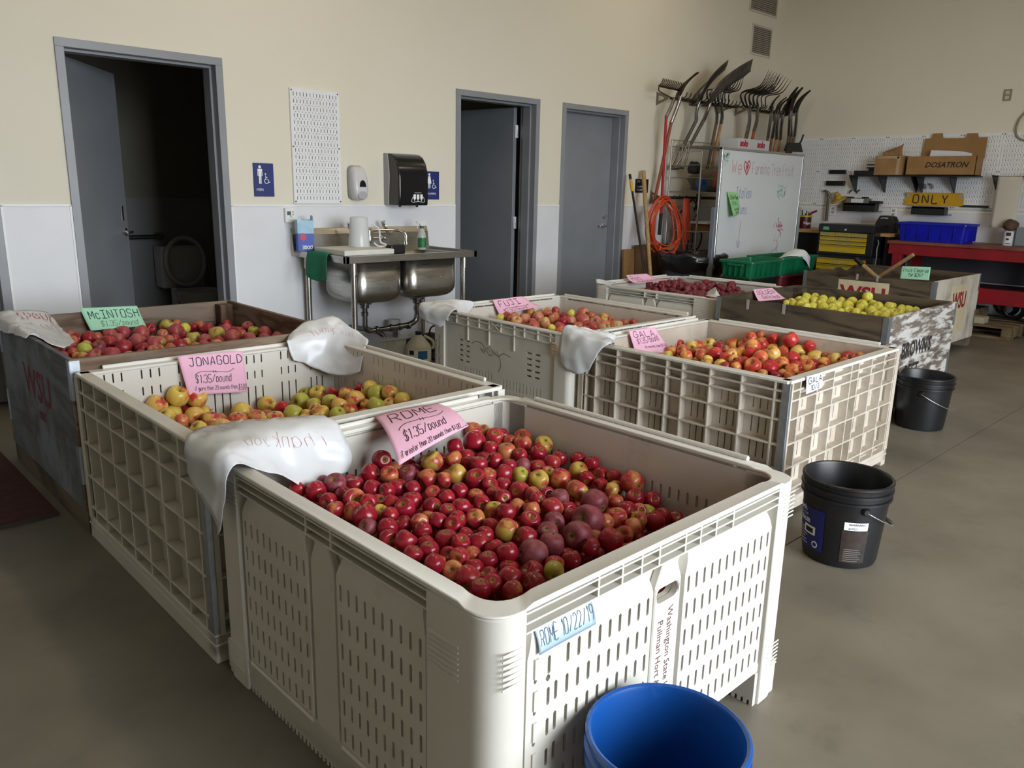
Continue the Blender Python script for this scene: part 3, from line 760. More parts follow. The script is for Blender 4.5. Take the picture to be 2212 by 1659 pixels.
MB().box(.42, .18, 0, .86, .62, .0012, F).build('stencil_patch', M_CREAMP, t)
stencil(t, F, .47, .41, .20, 'WSU', M_STENR, w=.002, sx=.80, bold=.035)
stencil(t, F, .40, .30, .05, '0142', M_STENR, w=.002, sx=.8)
F, L = FR['left']
pl = MB(); pl.box(.345, .50, 0, .80, .632, .003, F); pl = pl.build('stencil_board', M_CREAMP, t)
stencil(pl, F, .37, .47, .16, 'WSU', M_STENR, w=.0036, sx=1.15, bold=.035)
for u in (.50, .68): MB().box(u, .64, -.001, u+.02, .692, .003, F).build('tape_strip', MATS['white_tape'], t)

# ================================================================ apples
def apple_mat(name, red, ground, lo, hi, red2=None, rough=.28, bloom=0.0):
    """red blush with streaks over a ground colour; each apple differs through its own random number"""
    m = bpy.data.materials.new(name); m.use_nodes = True; nt = m.node_tree; L = nt.links.new
    b = nt.nodes['Principled BSDF']; b.inputs['Roughness'].default_value = rough; b.inputs['Specular IOR Level'].default_value = .5
    b.inputs['Subsurface Weight'].default_value = .08; b.inputs['Subsurface Radius'].default_value = (.01, .004, .002)
    tc = _n(nt, 'ShaderNodeTexCoord'); oi = _n(nt, 'ShaderNodeObjectInfo')
    of = _n(nt, 'ShaderNodeVectorMath', operation='SCALE'); of.inputs[3].default_value = 7.0
    L(oi.outputs['Random'], of.inputs[3])
    cv = _n(nt, 'ShaderNodeCombineXYZ'); 
    for i in range(3): L(oi.outputs['Random'], cv.inputs[i])
    sc = _n(nt, 'ShaderNodeVectorMath', operation='SCALE'); sc.inputs[3].default_value = 13; L(cv.outputs[0], sc.inputs[0])
    ad = _n(nt, 'ShaderNodeVectorMath', operation='ADD'); L(tc.outputs['Object'], ad.inputs[0]); L(sc.outputs[0], ad.inputs[1])
    n1 = _n(nt, 'ShaderNodeTexNoise'); n1.inputs['Scale'].default_value = .75; n1.inputs['Detail'].default_value = 2; L(ad.outputs[0], n1.inputs['Vector'])
    mp = _n(nt, 'ShaderNodeMapping'); mp.inputs['Scale'].default_value = (7, 7, .8); L(ad.outputs[0], mp.inputs['Vector'])
    n2 = _n(nt, 'ShaderNodeTexNoise'); n2.inputs['Scale'].default_value = 1.2; n2.inputs['Detail'].default_value = 3; L(mp.outputs[0], n2.inputs['Vector'])
    a2 = _n(nt, 'ShaderNodeMath', operation='MULTIPLY_ADD'); a2.inputs[1].default_value = .25; L(n2.outputs[0], a2.inputs[0]); L(n1.outputs[0], a2.inputs[2])
    r1 = _n(nt, 'ShaderNodeMapRange', interpolation_type='SMOOTHSTEP'); r1.inputs[1].default_value = lo; r1.inputs[2].default_value = hi; L(a2.outputs[0], r1.inputs[0])
    rc = srgb(red); r2 = srgb(red2 or red)
    mr = _n(nt, 'ShaderNodeMix', data_type='RGBA'); mr.inputs[6].default_value = (*rc, 1); mr.inputs[7].default_value = (*r2, 1); L(oi.outputs['Random'], mr.inputs[0])
    mx = _n(nt, 'ShaderNodeMix', data_type='RGBA'); L(mr.outputs[2], mx.inputs[6]); mx.inputs[7].default_value = (*srgb(ground), 1); L(r1.outputs[0], mx.inputs[0])
    # lenticels
    vo = _n(nt, 'ShaderNodeTexVoronoi'); vo.inputs['Scale'].default_value = 9; L(ad.outputs[0], vo.inputs['Vector'])
    rv = _n(nt, 'ShaderNodeMapRange'); rv.inputs[1].default_value = .10; rv.inputs[2].default_value = .05; rv.inputs[4].default_value = .22; L(vo.outputs[0], rv.inputs[0])
    m2 = _n(nt, 'ShaderNodeMix', data_type='RGBA'); L(mx.outputs[2], m2.inputs[6]); m2.inputs[7].default_value = (*srgb('E8C79A'), 1); L(rv.outputs[0], m2.inputs[0])
    # greenish russet round the stem cavity
    sx = _n(nt, 'ShaderNodeSeparateXYZ'); L(tc.outputs['Object'], sx.inputs[0])
    le = _n(nt, 'ShaderNodeVectorMath', operation='LENGTH'); cx = _n(nt, 'ShaderNodeCombineXYZ'); L(sx.outputs[0], cx.inputs[0]); L(sx.outputs[1], cx.inputs[1]); L(cx.outputs[0], le.inputs[0])
    rs = _n(nt, 'ShaderNodeMapRange', interpolation_type='SMOOTHSTEP'); rs.inputs[1].default_value = .42; rs.inputs[2].default_value = .10; rs.inputs[4].default_value = .8; L(le.outputs[1], rs.inputs[0])
    m3 = _n(nt, 'ShaderNodeMix', data_type='RGBA'); L(m2.outputs[2], m3.inputs[6]); m3.inputs[7].default_value = (*srgb('8E8436'), 1); L(rs.outputs[0], m3.inputs[0])
    out = m3.outputs[2]
    if bloom:
        nb = _n(nt, 'ShaderNodeTexNoise'); nb.inputs['Scale'].default_value = 2.5; nb.inputs['Detail'].default_value = 6; L(ad.outputs[0], nb.inputs['Vector'])
        rb = _n(nt, 'ShaderNodeMapRange'); rb.inputs[1].default_value = .35; rb.inputs[2].default_value = .75; rb.inputs[4].default_value = bloom; L(nb.outputs[0], rb.inputs[0])
        m4 = _n(nt, 'ShaderNodeMix', data_type='RGBA'); L(out, m4.inputs[6]); m4.inputs[7].default_value = (*srgb('A5707A'), 1); L(rb.outputs[0], m4.inputs[0]); out = m4.outputs[2]
    L(out, b.inputs['Base Color'])
    return m
AM = {
 'rome': {'r': apple_mat('apple_deep_red', '8A1426', 'A8242C', .62, .85, '9C1A2E', .24), 'm': apple_mat('apple_red_blush', '9E2230', 'C47A48', .56, .80, 'AA2C34', .26), 'y': apple_mat('apple_half_yellow', 'A83A38', 'C2A24A', .46, .66, 'AE443C', .28),
          'g': apple_mat('apple_green_yellow', 'A8803A', 'A8A040', .40, .55, None, .3), 'd': apple_mat('apple_dusky_maroon', '6E1A26', '86323C', .55, .8, '7A222E', .5, .45), 'o': apple_mat('apple_orange_red', 'B8583C', 'D08A58', .48, .7, None, .3)},
 'jona': {'r': apple_mat('jonagold_red', 'B2242C', 'C84A38', .6, .8), 'm': apple_mat('jonagold_blush', 'BE3A38', 'DDB35C', .50, .68), 'y': apple_mat('jonagold_yellow_red', 'C85A42', 'D8BC58', .42, .60), 'g': apple_mat('jonagold_green', 'C08A48', 'B6B24C', .36, .52), 'o': apple_mat('jonagold_orange', 'CC5E44', 'E0B06A', .48, .68)},
 'mci': {'r': apple_mat('mcintosh_red', '98202E', 'AA3438', .6, .8, None, .34), 'm': apple_mat('mcintosh_dusky', 'A23440', 'B85A50', .56, .8, 'AE4048', .42, .25), 'y': apple_mat('mcintosh_blush', 'AE4A44', 'B8A850', .44, .62, None, .36), 'g': apple_mat('mcintosh_green', 'B06A48', 'B4B64E', .34, .48, None, .32), 'd': apple_mat('mcintosh_purple', '84283A', '944450', .6, .8, None, .45, .3), 'o': apple_mat('mcintosh_orange', 'B2503E', 'C4925A', .46, .68, None, .38)},
 'fuji': {'r': apple_mat('fuji_red', 'AC3A40', 'B85048', .6, .8, None, .38, .15), 'm': apple_mat('fuji_pink', 'B44E4C', 'CC9464', .54, .76, 'BC5C54', .4, .2), 'y': apple_mat('fuji_yellow', 'C07A56', 'CCAE66', .42, .6, None, .38), 'g': apple_mat('fuji_green', 'BCA060', 'C4BC66', .36, .52, None, .36), 'o': apple_mat('fuji_orange', 'C47258', 'D4A878', .48, .68, None, .4)},
 'gala': {'r': apple_mat('gala_red', 'B82A30', 'C84A3C', .6, .8), 'm': apple_mat('gala_blush', 'C44038', 'E09A54', .54, .74), 'y': apple_mat('gala_yellow', 'D27A46', 'E8C46A', .42, .6), 'g': apple_mat('gala_pale', 'DCAE62', 'E6CC78', .36, .52), 'o': apple_mat('gala_orange', 'D0583C', 'E8A856', .48, .68)},
 'gold': {'g': apple_mat('golden_yellow', 'D0C440', 'DCD660', .45, .65, 'C4BC3A', .34)},
 'redd': {'r': apple_mat('red_delicious', '7E2230', '90343C', .6, .8, '8A2C38', .45, .2), 'd': apple_mat('red_delicious_dark', '4E1C26', '60262E', .6, .8, None, .5, .25)},
}
def apple_mesh(name, mat, seed, nu=20, nv=14, tall=.88):
    """unit apple (radius 1): shoulders, stem cavity, narrower calyx end, five faint lobes"""
    rnd = random.Random(seed); ph = rnd.random()*6.28; ec = rnd.uniform(.0, .05); tl = tall*rnd.uniform(.95, 1.05)
    prof = [(.0, .60), (.10, .62), (.22, .74), (.40, .87), (.62, .90), (.82, .76), (.95, .47), (1.0, .12), (.98, -.22), (.90, -.52), (.74, -.76), (.52, -.88), (.30, -.87), (.16, -.80), (.0, -.76)]
    mb = MB(); vs = []
    for r, z in prof:
        for k in range(nu):
            a = 2*PI*k/nu; lob = 1+.022*math.cos(5*a+ph)*(1 if z < 0 else .5)+ec*math.cos(a-ph)
            vs.append((r*lob*math.cos(a), r*lob*math.sin(a), z*tl+.03*r*math.cos(a+ph)))
    n = len(prof)
    fs = [(i*nu+k, i*nu+(k+1) % nu, (i+1)*nu+(k+1) % nu, (i+1)*nu+k) for i in range(n-1) for k in range(nu)]
    me = bpy.data.meshes.new(name); me.from_pydata(vs, [], fs); me.materials.append(mat)
    b = bmesh.new(); b.from_mesh(me); bmesh.ops.remove_doubles(b, verts=b.verts, dist=1e-5); bmesh.ops.recalc_face_normals(b, faces=b.faces); b.to_mesh(me); b.free()
    me.shade_smooth()
    return me
M_STEM = mk('apple_stem', '4A3620', '6A5232', scale=30, rough=.7)
def stem_mesh():
    mb = MB(); mb.tube([(0, 0, .5), (.03, 0, .72), (.09, .02, .92), (.17, .03, 1.06)], [.035, .03, .032, .05], 5)
    me = bpy.data.meshes.new('stem'); me.from_pydata(mb.v, [], mb.f); me.materials.append(M_STEM); me.shade_smooth(); return me
STEM = stem_mesh()
M_CALYX = mk('apple_calyx', '2E2416', rough=.9)
def calyx_mesh():
    mb = MB()
    for k in range(5):
        a = 2*PI*k/5; c, s = math.cos(a), math.sin(a)
        mb.add([(.03*c-.05*s, .03*s+.05*c, -.74), (.03*c+.05*s, .03*s-.05*c, -.74), (.15*c, .15*s, -.86)], [(0, 1, 2)])
    me = bpy.data.meshes.new('calyx'); me.from_pydata(mb.v, [], mb.f); me.materials.append(M_CALYX); return me
CALYX = calyx_mesh()
APPLES = {'rome': [(1.021,1.916,0.549,0.0259,'r'),(1.047,1.866,0.55,0.0294,'r'),(1.098,1.908,0.548,0.024,'d'),(1.104,1.856,0.558,0.0311,'d'),(1.149,1.826,0.555,0.0262,'r'),(1.222,1.86,0.562,0.0283,'r'),(1.304,1.918,0.57,0.0294,'r'),(1.256,1.812,0.561,0.0281,'m'),(1.174,1.776,0.549,0.0283,'r'),(1.236,1.743,0.551,0.0278,'r'),(1.305,1.789,0.561,0.0271,'d'),(1.043,1.794,0.543,0.0251,'r'),(1.098,1.805,0.539,0.0266,'r'),(1.097,1.75,0.547,0.0312,'m'),(1.036,1.746,0.538,0.024,'m'),(1.064,1.707,0.537,0.0257,'m'),(1.065,1.651,0.542,0.0324,'r'),(1.117,1.659,0.531,0.0244,'y'),(1.043,1.602,0.531,0.0248,'d'),(1.077,1.566,0.532,0.027,'r'),(1.15,1.71,0.537,0.024,'r'),(1.161,1.666,0.545,0.024,'r'),(1.108,1.699,0.553,0.024,'r'),(1.168,1.616,0.544,0.0287,'r'),(1.214,1.646,0.545,0.0283,'r'),(1.129,1.568,0.522,0.0283,'r'),(1.05,1.525,0.526,0.024,'r'),(1.072,1.481,0.527,0.0284,'r'),(1.042,1.412,0.525,0.024,'r'),(1.09,1.41,0.522,0.0261,'r'),(1.256,1.697,0.554,0.024,'r'),(1.189,1.728,0.555,0.024,'r'),(1.118,1.613,0.538,0.024,'r'),(1.156,1.426,0.524,0.0302,'r'),(1.719,1.973,0.568,0.0274,'m'),(1.661,1.9,0.557,0.0398,'r'),(1.773,1.977,0.552,0.024,'y'),(1.771,1.919,0.548,0.032,'m'),(1.822,1.934,0.539,0.024,'r'),(1.799,1.875,0.538,0.024,'m'),(1.813,1.823,0.537,0.0316,'m'),(1.86,1.873,0.535,0.0324,'m'),(1.862,1.775,0.535,0.032,'y'),(1.802,1.739,0.529,0.0272,'r'),(1.705,1.79,0.542,0.0314,'o'),(1.672,1.832,0.551,0.0245,'r'),(1.6,1.733,0.549,0.0263,'r'),(1.52,1.717,0.56,0.0274,'r'),(1.568,1.889,0.563,0.0277,'r'),(1.492,1.805,0.56,0.0276,'m'),(1.418,1.815,0.564,0.0326,'y'),(1.42,1.704,0.556,0.0311,'y'),(1.337,1.734,0.554,0.031,'m'),(1.444,1.643,0.55,0.0312,'r'),(1.36,1.686,0.558,0.024,'m'),(1.543,1.806,0.557,0.024,'r'),(1.521,1.766,0.553,0.024,'r'),(1.497,1.648,0.549,0.024,'m'),(1.613,1.681,0.544,0.024,'r'),(1.549,1.637,0.546,0.0279,'r'),(1.66,1.669,0.538,0.0245,'d'),(1.696,1.636,0.53,0.0256,'r'),(1.594,1.611,0.538,0.0262,'g'),(1.623,1.561,0.532,0.03,'y'),(1.69,1.533,0.525,0.0337,'m'),(1.781,1.656,0.524,0.0271,'m'),(1.836,1.674,0.519,0.0269,'r'),(1.716,1.738,0.541,0.024,'r'),(1.692,1.589,0.525,0.024,'y'),(1.493,1.579,0.541,0.024,'r'),(1.448,1.589,0.547,0.024,'r'),(1.428,1.547,0.539,0.024,'r'),(1.35,1.605,0.548,0.026,'r'),(1.294,1.596,0.548,0.024,'r'),(1.282,1.641,0.548,0.024,'m'),(1.235,1.583,0.543,0.0249,'r'),(1.294,1.532,0.541,0.0269,'r'),(1.372,1.562,0.542,0.024,'m'),(1.356,1.519,0.539,0.024,'r'),(1.42,1.502,0.544,0.024,'r'),(1.511,1.53,0.531,0.0316,'m'),(1.358,1.471,0.532,0.0278,'y'),(1.356,1.42,0.545,0.0268,'r'),(1.425,1.45,0.532,0.024,'m'),(1.514,1.477,0.535,0.024,'m'),(1.49,1.438,0.536,0.024,'r'),(1.569,1.475,0.522,0.024,'r'),(1.568,1.425,0.528,0.0285,'d'),(1.437,1.406,0.534,0.024,'m'),(1.495,1.384,0.527,0.0314,'m'),(1.388,1.364,0.529,0.0282,'r'),(1.443,1.327,0.523,0.0283,'d'),(1.285,1.465,0.531,0.028,'m'),(1.299,1.359,0.532,0.031,'y'),(1.292,1.411,0.524,0.024,'r'),(1.192,1.502,0.541,0.025,'r'),(1.205,1.457,0.539,0.024,'r'),(1.241,1.486,0.535,0.024,'r'),(1.192,1.548,0.528,0.024,'m'),(1.245,1.531,0.541,0.024,'r'),(1.131,1.488,0.535,0.024,'r'),(1.152,1.528,0.539,0.024,'m'),(1.815,1.572,0.511,0.0299,'y'),(1.869,1.622,0.52,0.0267,'r'),(1.787,1.513,0.507,0.024,'r'),(1.87,1.565,0.525,0.0266,'r'),(1.866,1.522,0.493,0.0311,'r'),(1.873,1.473,0.504,0.024,'m'),(1.677,1.454,0.514,0.0328,'y'),(1.791,1.459,0.494,0.0286,'r'),(1.835,1.436,0.486,0.024,'m'),(1.786,1.41,0.5,0.024,'y'),(1.862,1.392,0.512,0.0363,'m'),(1.823,1.351,0.481,0.0292,'r'),(1.871,1.324,0.472,0.0284,'r'),(1.656,1.368,0.506,0.0395,'d'),(1.738,1.358,0.493,0.024,'m'),(1.703,1.29,0.495,0.0279,'r'),(1.643,1.275,0.496,0.0308,'m'),(1.521,1.277,0.522,0.0408,'d'),(1.751,1.282,0.482,0.024,'m'),(1.794,1.281,0.468,0.024,'g'),(1.695,1.237,0.488,0.024,'y'),(1.643,1.216,0.49,0.024,'o'),(1.797,1.23,0.47,0.0251,'r'),(1.744,1.221,0.475,0.0313,'r'),(1.839,1.213,0.457,0.024,'r'),(1.569,1.188,0.499,0.024,'m'),(1.579,1.263,0.503,0.024,'m'),(1.435,1.236,0.517,0.037,'d'),(1.491,1.221,0.501,0.024,'o'),(1.487,1.169,0.514,0.032,'r'),(1.421,1.177,0.512,0.024,'r'),(1.518,1.339,0.513,0.024,'r'),(1.381,1.291,0.523,0.0275,'d'),(1.348,1.245,0.52,0.0318,'d'),(1.546,1.375,0.514,0.024,'r'),(1.315,1.303,0.525,0.0292,'r'),(1.27,1.235,0.516,0.0396,'d'),(1.208,1.415,0.521,0.0242,'r'),(1.208,1.363,0.523,0.0298,'r'),(1.252,1.388,0.52,0.024,'r'),(1.16,1.375,0.532,0.024,'r'),(1.12,1.374,0.511,0.024,'r'),(1.118,1.33,0.525,0.024,'m'),(1.162,1.333,0.512,0.024,'m'),(1.215,1.313,0.523,0.024,'r'),(1.216,1.266,0.529,0.0269,'r'),(1.173,1.288,0.514,0.0241,'r'),(1.08,1.307,0.511,0.0252,'o'),(1.076,1.364,0.513,0.024,'m'),(1.046,1.334,0.529,0.024,'r'),(1.081,1.255,0.513,0.0287,'m'),(1.126,1.286,0.51,0.0248,'r'),(1.131,1.239,0.503,0.0255,'r'),(1.188,1.232,0.509,0.024,'r'),(1.156,1.193,0.509,0.0298,'r'),(1.216,1.181,0.508,0.0291,'r'),(1.179,1.142,0.511,0.0263,'r'),(1.28,1.172,0.51,0.024,'m'),(1.246,1.141,0.518,0.024,'g'),(1.329,1.161,0.514,0.024,'r'),(1.063,1.189,0.52,0.024,'r'),(1.124,1.151,0.508,0.024,'m'),(1.106,1.2,0.513,0.024,'r'),(1.111,1.451,0.517,0.024,'r')],
'jona': [(1.092,3.174,0.51,0.0399,'m'),(1.175,3.17,0.533,0.043,'y'),(1.253,3.172,0.511,0.041,'m'),(1.214,3.183,0.458,0.0297,'r'),(1.151,3.174,0.46,0.0388,'y'),(1.107,3.118,0.471,0.0373,'y'),(1.276,3.173,0.437,0.04,'y'),(1.116,2.993,0.479,0.0296,'o'),(1.213,3.106,0.454,0.0413,'m'),(1.245,3.021,0.454,0.0368,'m'),(1.131,2.87,0.475,0.0311,'y'),(1.124,2.796,0.479,0.0284,'o'),(1.224,2.868,0.459,0.0393,'o'),(1.163,2.828,0.471,0.024,'r'),(1.327,2.966,0.445,0.0421,'m'),(1.411,3.103,0.437,0.042,'y'),(1.406,2.959,0.44,0.0391,'m'),(1.375,2.869,0.443,0.0407,'y'),(1.547,3.154,0.436,0.0391,'y'),(1.555,3.026,0.442,0.0354,'r'),(1.461,2.907,0.442,0.0391,'m'),(1.548,2.914,0.446,0.0399,'g'),(1.658,3.058,0.449,0.043,'g'),(1.663,2.947,0.46,0.0328,'g'),(1.781,3.118,0.454,0.0406,'y'),(1.752,3.184,0.448,0.0265,'g'),(1.805,3.031,0.471,0.0286,'r'),(1.711,2.897,0.474,0.0355,'g'),(1.63,2.879,0.458,0.0295,'m'),(1.617,2.815,0.458,0.038,'y'),(1.578,2.861,0.452,0.024,'y'),(1.523,2.79,0.446,0.0309,'y'),(1.703,2.813,0.481,0.0333,'m'),(1.807,2.917,0.49,0.0363,'m'),(1.775,2.8,0.49,0.043,'m'),(1.71,2.738,0.475,0.0316,'m'),(1.648,2.735,0.467,0.034,'g'),(1.876,2.843,0.514,0.0419,'y'),(1.861,2.766,0.512,0.0394,'g'),(1.881,2.699,0.528,0.0356,'y'),(1.882,2.608,0.514,0.0349,'y'),(1.789,2.667,0.495,0.0371,'g'),(1.852,2.657,0.492,0.0293,'o'),(1.777,2.725,0.488,0.024,'m'),(1.88,2.934,0.498,0.024,'r'),(1.575,2.77,0.454,0.026,'m')],
'mci': [(1.042,4.375,0.611,0.0397,'m'),(1.113,4.38,0.606,0.034,'m'),(0.987,4.256,0.601,0.031,'m'),(1.019,4.206,0.609,0.0311,'m'),(0.985,4.04,0.605,0.0394,'m'),(1.039,4.103,0.605,0.0305,'m'),(1.09,4.249,0.605,0.0287,'m'),(1.136,4.313,0.601,0.0321,'r'),(1.173,4.262,0.61,0.0338,'r'),(1.217,4.299,0.604,0.0266,'m'),(1.106,4.088,0.605,0.0266,'y'),(1.071,3.991,0.605,0.0341,'g'),(1.14,4.017,0.605,0.032,'d'),(1.288,4.328,0.606,0.0347,'m'),(1.356,4.341,0.604,0.0366,'m'),(1.21,4.101,0.605,0.0371,'r'),(1.289,4.195,0.605,0.0324,'m'),(1.227,3.941,0.605,0.041,'r'),(1.428,4.276,0.605,0.0397,'m'),(1.339,4.067,0.604,0.041,'m'),(1.508,4.381,0.607,0.0284,'r'),(1.392,4.021,0.602,0.0318,'m'),(1.286,3.861,0.605,0.0319,'r'),(1.362,3.923,0.606,0.0327,'m'),(1.012,3.968,0.605,0.0242,'m'),(1.002,3.865,0.602,0.024,'o'),(1.016,3.822,0.607,0.024,'y'),(1.039,3.778,0.606,0.0274,'m'),(1.071,3.83,0.604,0.0317,'m'),(1.127,3.79,0.606,0.0399,'m'),(1.175,3.711,0.605,0.0264,'y'),(1.232,3.715,0.605,0.0267,'m'),(1.301,3.773,0.609,0.0247,'m'),(0.947,3.888,0.605,0.0288,'m'),(1.593,4.368,0.61,0.0396,'y'),(1.651,4.383,0.617,0.024,'m'),(1.582,4.218,0.605,0.0399,'m'),(1.649,4.271,0.607,0.0306,'g'),(1.498,4.177,0.605,0.0277,'m'),(1.704,4.284,0.605,0.0274,'r'),(1.751,4.314,0.603,0.0311,'m'),(1.582,3.992,0.605,0.0346,'y'),(1.609,3.917,0.605,0.0301,'m'),(1.56,4.063,0.605,0.0274,'r'),(1.456,3.991,0.605,0.0282,'m'),(1.45,3.834,0.605,0.0395,'r'),(1.507,3.891,0.605,0.024,'y'),(1.734,4.163,0.605,0.0371,'r'),(1.719,4.022,0.605,0.041,'y'),(1.809,4.119,0.605,0.0373,'m'),(1.878,4.255,0.605,0.0298,'r'),(1.742,3.882,0.605,0.041,'m'),(1.633,3.816,0.605,0.0297,'r'),(1.544,3.772,0.604,0.029,'m'),(1.585,3.727,0.606,0.0336,'o'),(1.496,3.753,0.606,0.0242,'m'),(1.43,3.715,0.605,0.0252,'m'),(1.499,4.022,0.605,0.0254,'r'),(1.835,4.016,0.605,0.0318,'r'),(1.926,4.098,0.607,0.0328,'m'),(1.902,3.978,0.605,0.0319,'g'),(1.919,3.888,0.609,0.0367,'m'),(1.783,3.785,0.605,0.0367,'m'),(1.843,3.74,0.605,0.032,'m'),(1.922,3.746,0.605,0.0308,'m'),(1.824,3.955,0.605,0.024,'m'),(1.773,3.709,0.605,0.024,'m'),(1.392,3.805,0.604,0.0269,'m'),(1.406,3.965,0.609,0.0295,'y'),(1.341,3.802,0.602,0.0266,'m')],
'fuji': [(3.425,3.68,0.57,0.0287,'g'),(3.527,3.727,0.57,0.027,'m'),(3.519,3.648,0.57,0.0334,'m'),(3.445,3.598,0.57,0.0285,'m'),(3.416,3.521,0.57,0.0345,'o'),(3.551,3.586,0.57,0.0377,'m'),(3.747,3.73,0.57,0.0348,'y'),(3.746,3.656,0.57,0.0275,'m'),(3.624,3.535,0.57,0.04,'m'),(3.538,3.399,0.57,0.0354,'y'),(3.794,3.624,0.57,0.0322,'m'),(3.887,3.705,0.57,0.0259,'o'),(3.954,3.694,0.57,0.0284,'m'),(3.66,3.441,0.57,0.0331,'m'),(3.75,3.501,0.571,0.0315,'m'),(3.808,3.482,0.568,0.0316,'r'),(3.95,3.547,0.57,0.0288,'g'),(3.991,3.481,0.57,0.043,'m'),(3.995,3.405,0.57,0.0275,'m'),(3.715,3.341,0.569,0.0372,'m'),(3.65,3.342,0.571,0.0304,'r'),(3.471,3.206,0.569,0.0374,'r'),(3.799,3.306,0.57,0.0419,'m'),(3.844,3.24,0.57,0.0351,'m'),(4.031,3.326,0.57,0.0296,'y'),(3.904,3.223,0.571,0.0265,'y'),(3.95,3.201,0.569,0.0266,'m'),(3.829,3.051,0.571,0.0342,'o'),(3.659,3.154,0.57,0.036,'r'),(3.596,3.168,0.57,0.0294,'m'),(3.645,3.088,0.572,0.0336,'r'),(3.711,3.063,0.568,0.0399,'o'),(3.817,3.106,0.569,0.024,'o'),(3.929,3.079,0.57,0.0261,'m'),(3.997,3.061,0.57,0.0262,'m'),(3.396,3.346,0.57,0.0336,'m'),(3.458,3.426,0.57,0.03,'m'),(3.433,3.266,0.569,0.0333,'o'),(3.413,3.215,0.572,0.024,'g'),(3.541,3.059,0.57,0.0267,'m'),(3.382,3.12,0.57,0.0243,'o'),(3.776,3.032,0.57,0.024,'y')],
'gala': [(3.865,2.62,0.516,0.0332,'r'),(3.645,2.51,0.52,0.0321,'m'),(3.658,2.445,0.529,0.0346,'m'),(3.512,2.325,0.537,0.0332,'o'),(3.516,2.442,0.522,0.024,'g'),(3.859,2.522,0.521,0.032,'y'),(3.923,2.522,0.513,0.0348,'m'),(4.019,2.503,0.514,0.0354,'y'),(4.011,2.436,0.519,0.0248,'r'),(3.568,2.329,0.543,0.0241,'r'),(3.547,2.256,0.552,0.0316,'m'),(3.464,2.169,0.548,0.0282,'y'),(3.423,2.139,0.543,0.024,'y'),(3.56,2.181,0.565,0.0365,'r'),(3.652,2.182,0.578,0.024,'m'),(3.575,2.098,0.577,0.0296,'y'),(3.518,2.093,0.562,0.0318,'m'),(3.442,2.076,0.544,0.03,'y'),(3.418,2.031,0.547,0.024,'r'),(4.116,2.412,0.516,0.0371,'o'),(4.12,2.347,0.521,0.0329,'o'),(3.626,2.076,0.58,0.0283,'o'),(3.502,2.039,0.568,0.0277,'o'),(3.543,2.005,0.554,0.03,'r'),(3.429,1.983,0.551,0.0272,'m'),(4.112,2.297,0.566,0.042,'m'),(4.129,2.247,0.596,0.0248,'m'),(3.796,2.106,0.589,0.0403,'m'),(3.621,2.02,0.59,0.031,'r'),(4.112,2.221,0.545,0.042,'m'),(4.122,2.163,0.588,0.0318,'r'),(4.115,2.155,0.521,0.0395,'o'),(4.113,2.058,0.598,0.042,'r'),(3.705,1.943,0.588,0.0402,'y'),(4.113,2.084,0.523,0.0415,'o'),(4.113,2.006,0.535,0.0418,'y'),(3.753,1.857,0.574,0.0338,'r'),(3.605,1.953,0.579,0.0381,'o'),(3.47,1.914,0.561,0.042,'m'),(3.523,1.852,0.553,0.042,'r'),(3.618,1.841,0.564,0.036,'m'),(4.122,1.948,0.575,0.0337,'r'),(4.114,1.909,0.518,0.042,'y'),(3.804,1.82,0.564,0.0262,'y'),(4.132,1.853,0.534,0.024,'m'),(4.114,1.795,0.525,0.042,'y'),(3.891,1.757,0.544,0.0341,'o'),(3.711,1.757,0.547,0.0419,'o'),(3.588,1.769,0.55,0.0339,'o'),(3.792,1.765,0.554,0.0274,'r'),(3.522,1.784,0.54,0.024,'y'),(3.501,1.737,0.536,0.0289,'m'),(3.467,1.785,0.535,0.0261,'r'),(3.445,1.846,0.539,0.024,'y'),(3.744,1.69,0.54,0.0269,'o'),(4.08,1.725,0.523,0.0322,'o'),(4.126,1.736,0.554,0.0303,'r'),(4.12,1.674,0.552,0.037,'m'),(3.567,1.707,0.535,0.024,'m'),(3.486,1.984,0.563,0.0332,'r'),(3.647,1.78,0.559,0.0299,'r')],
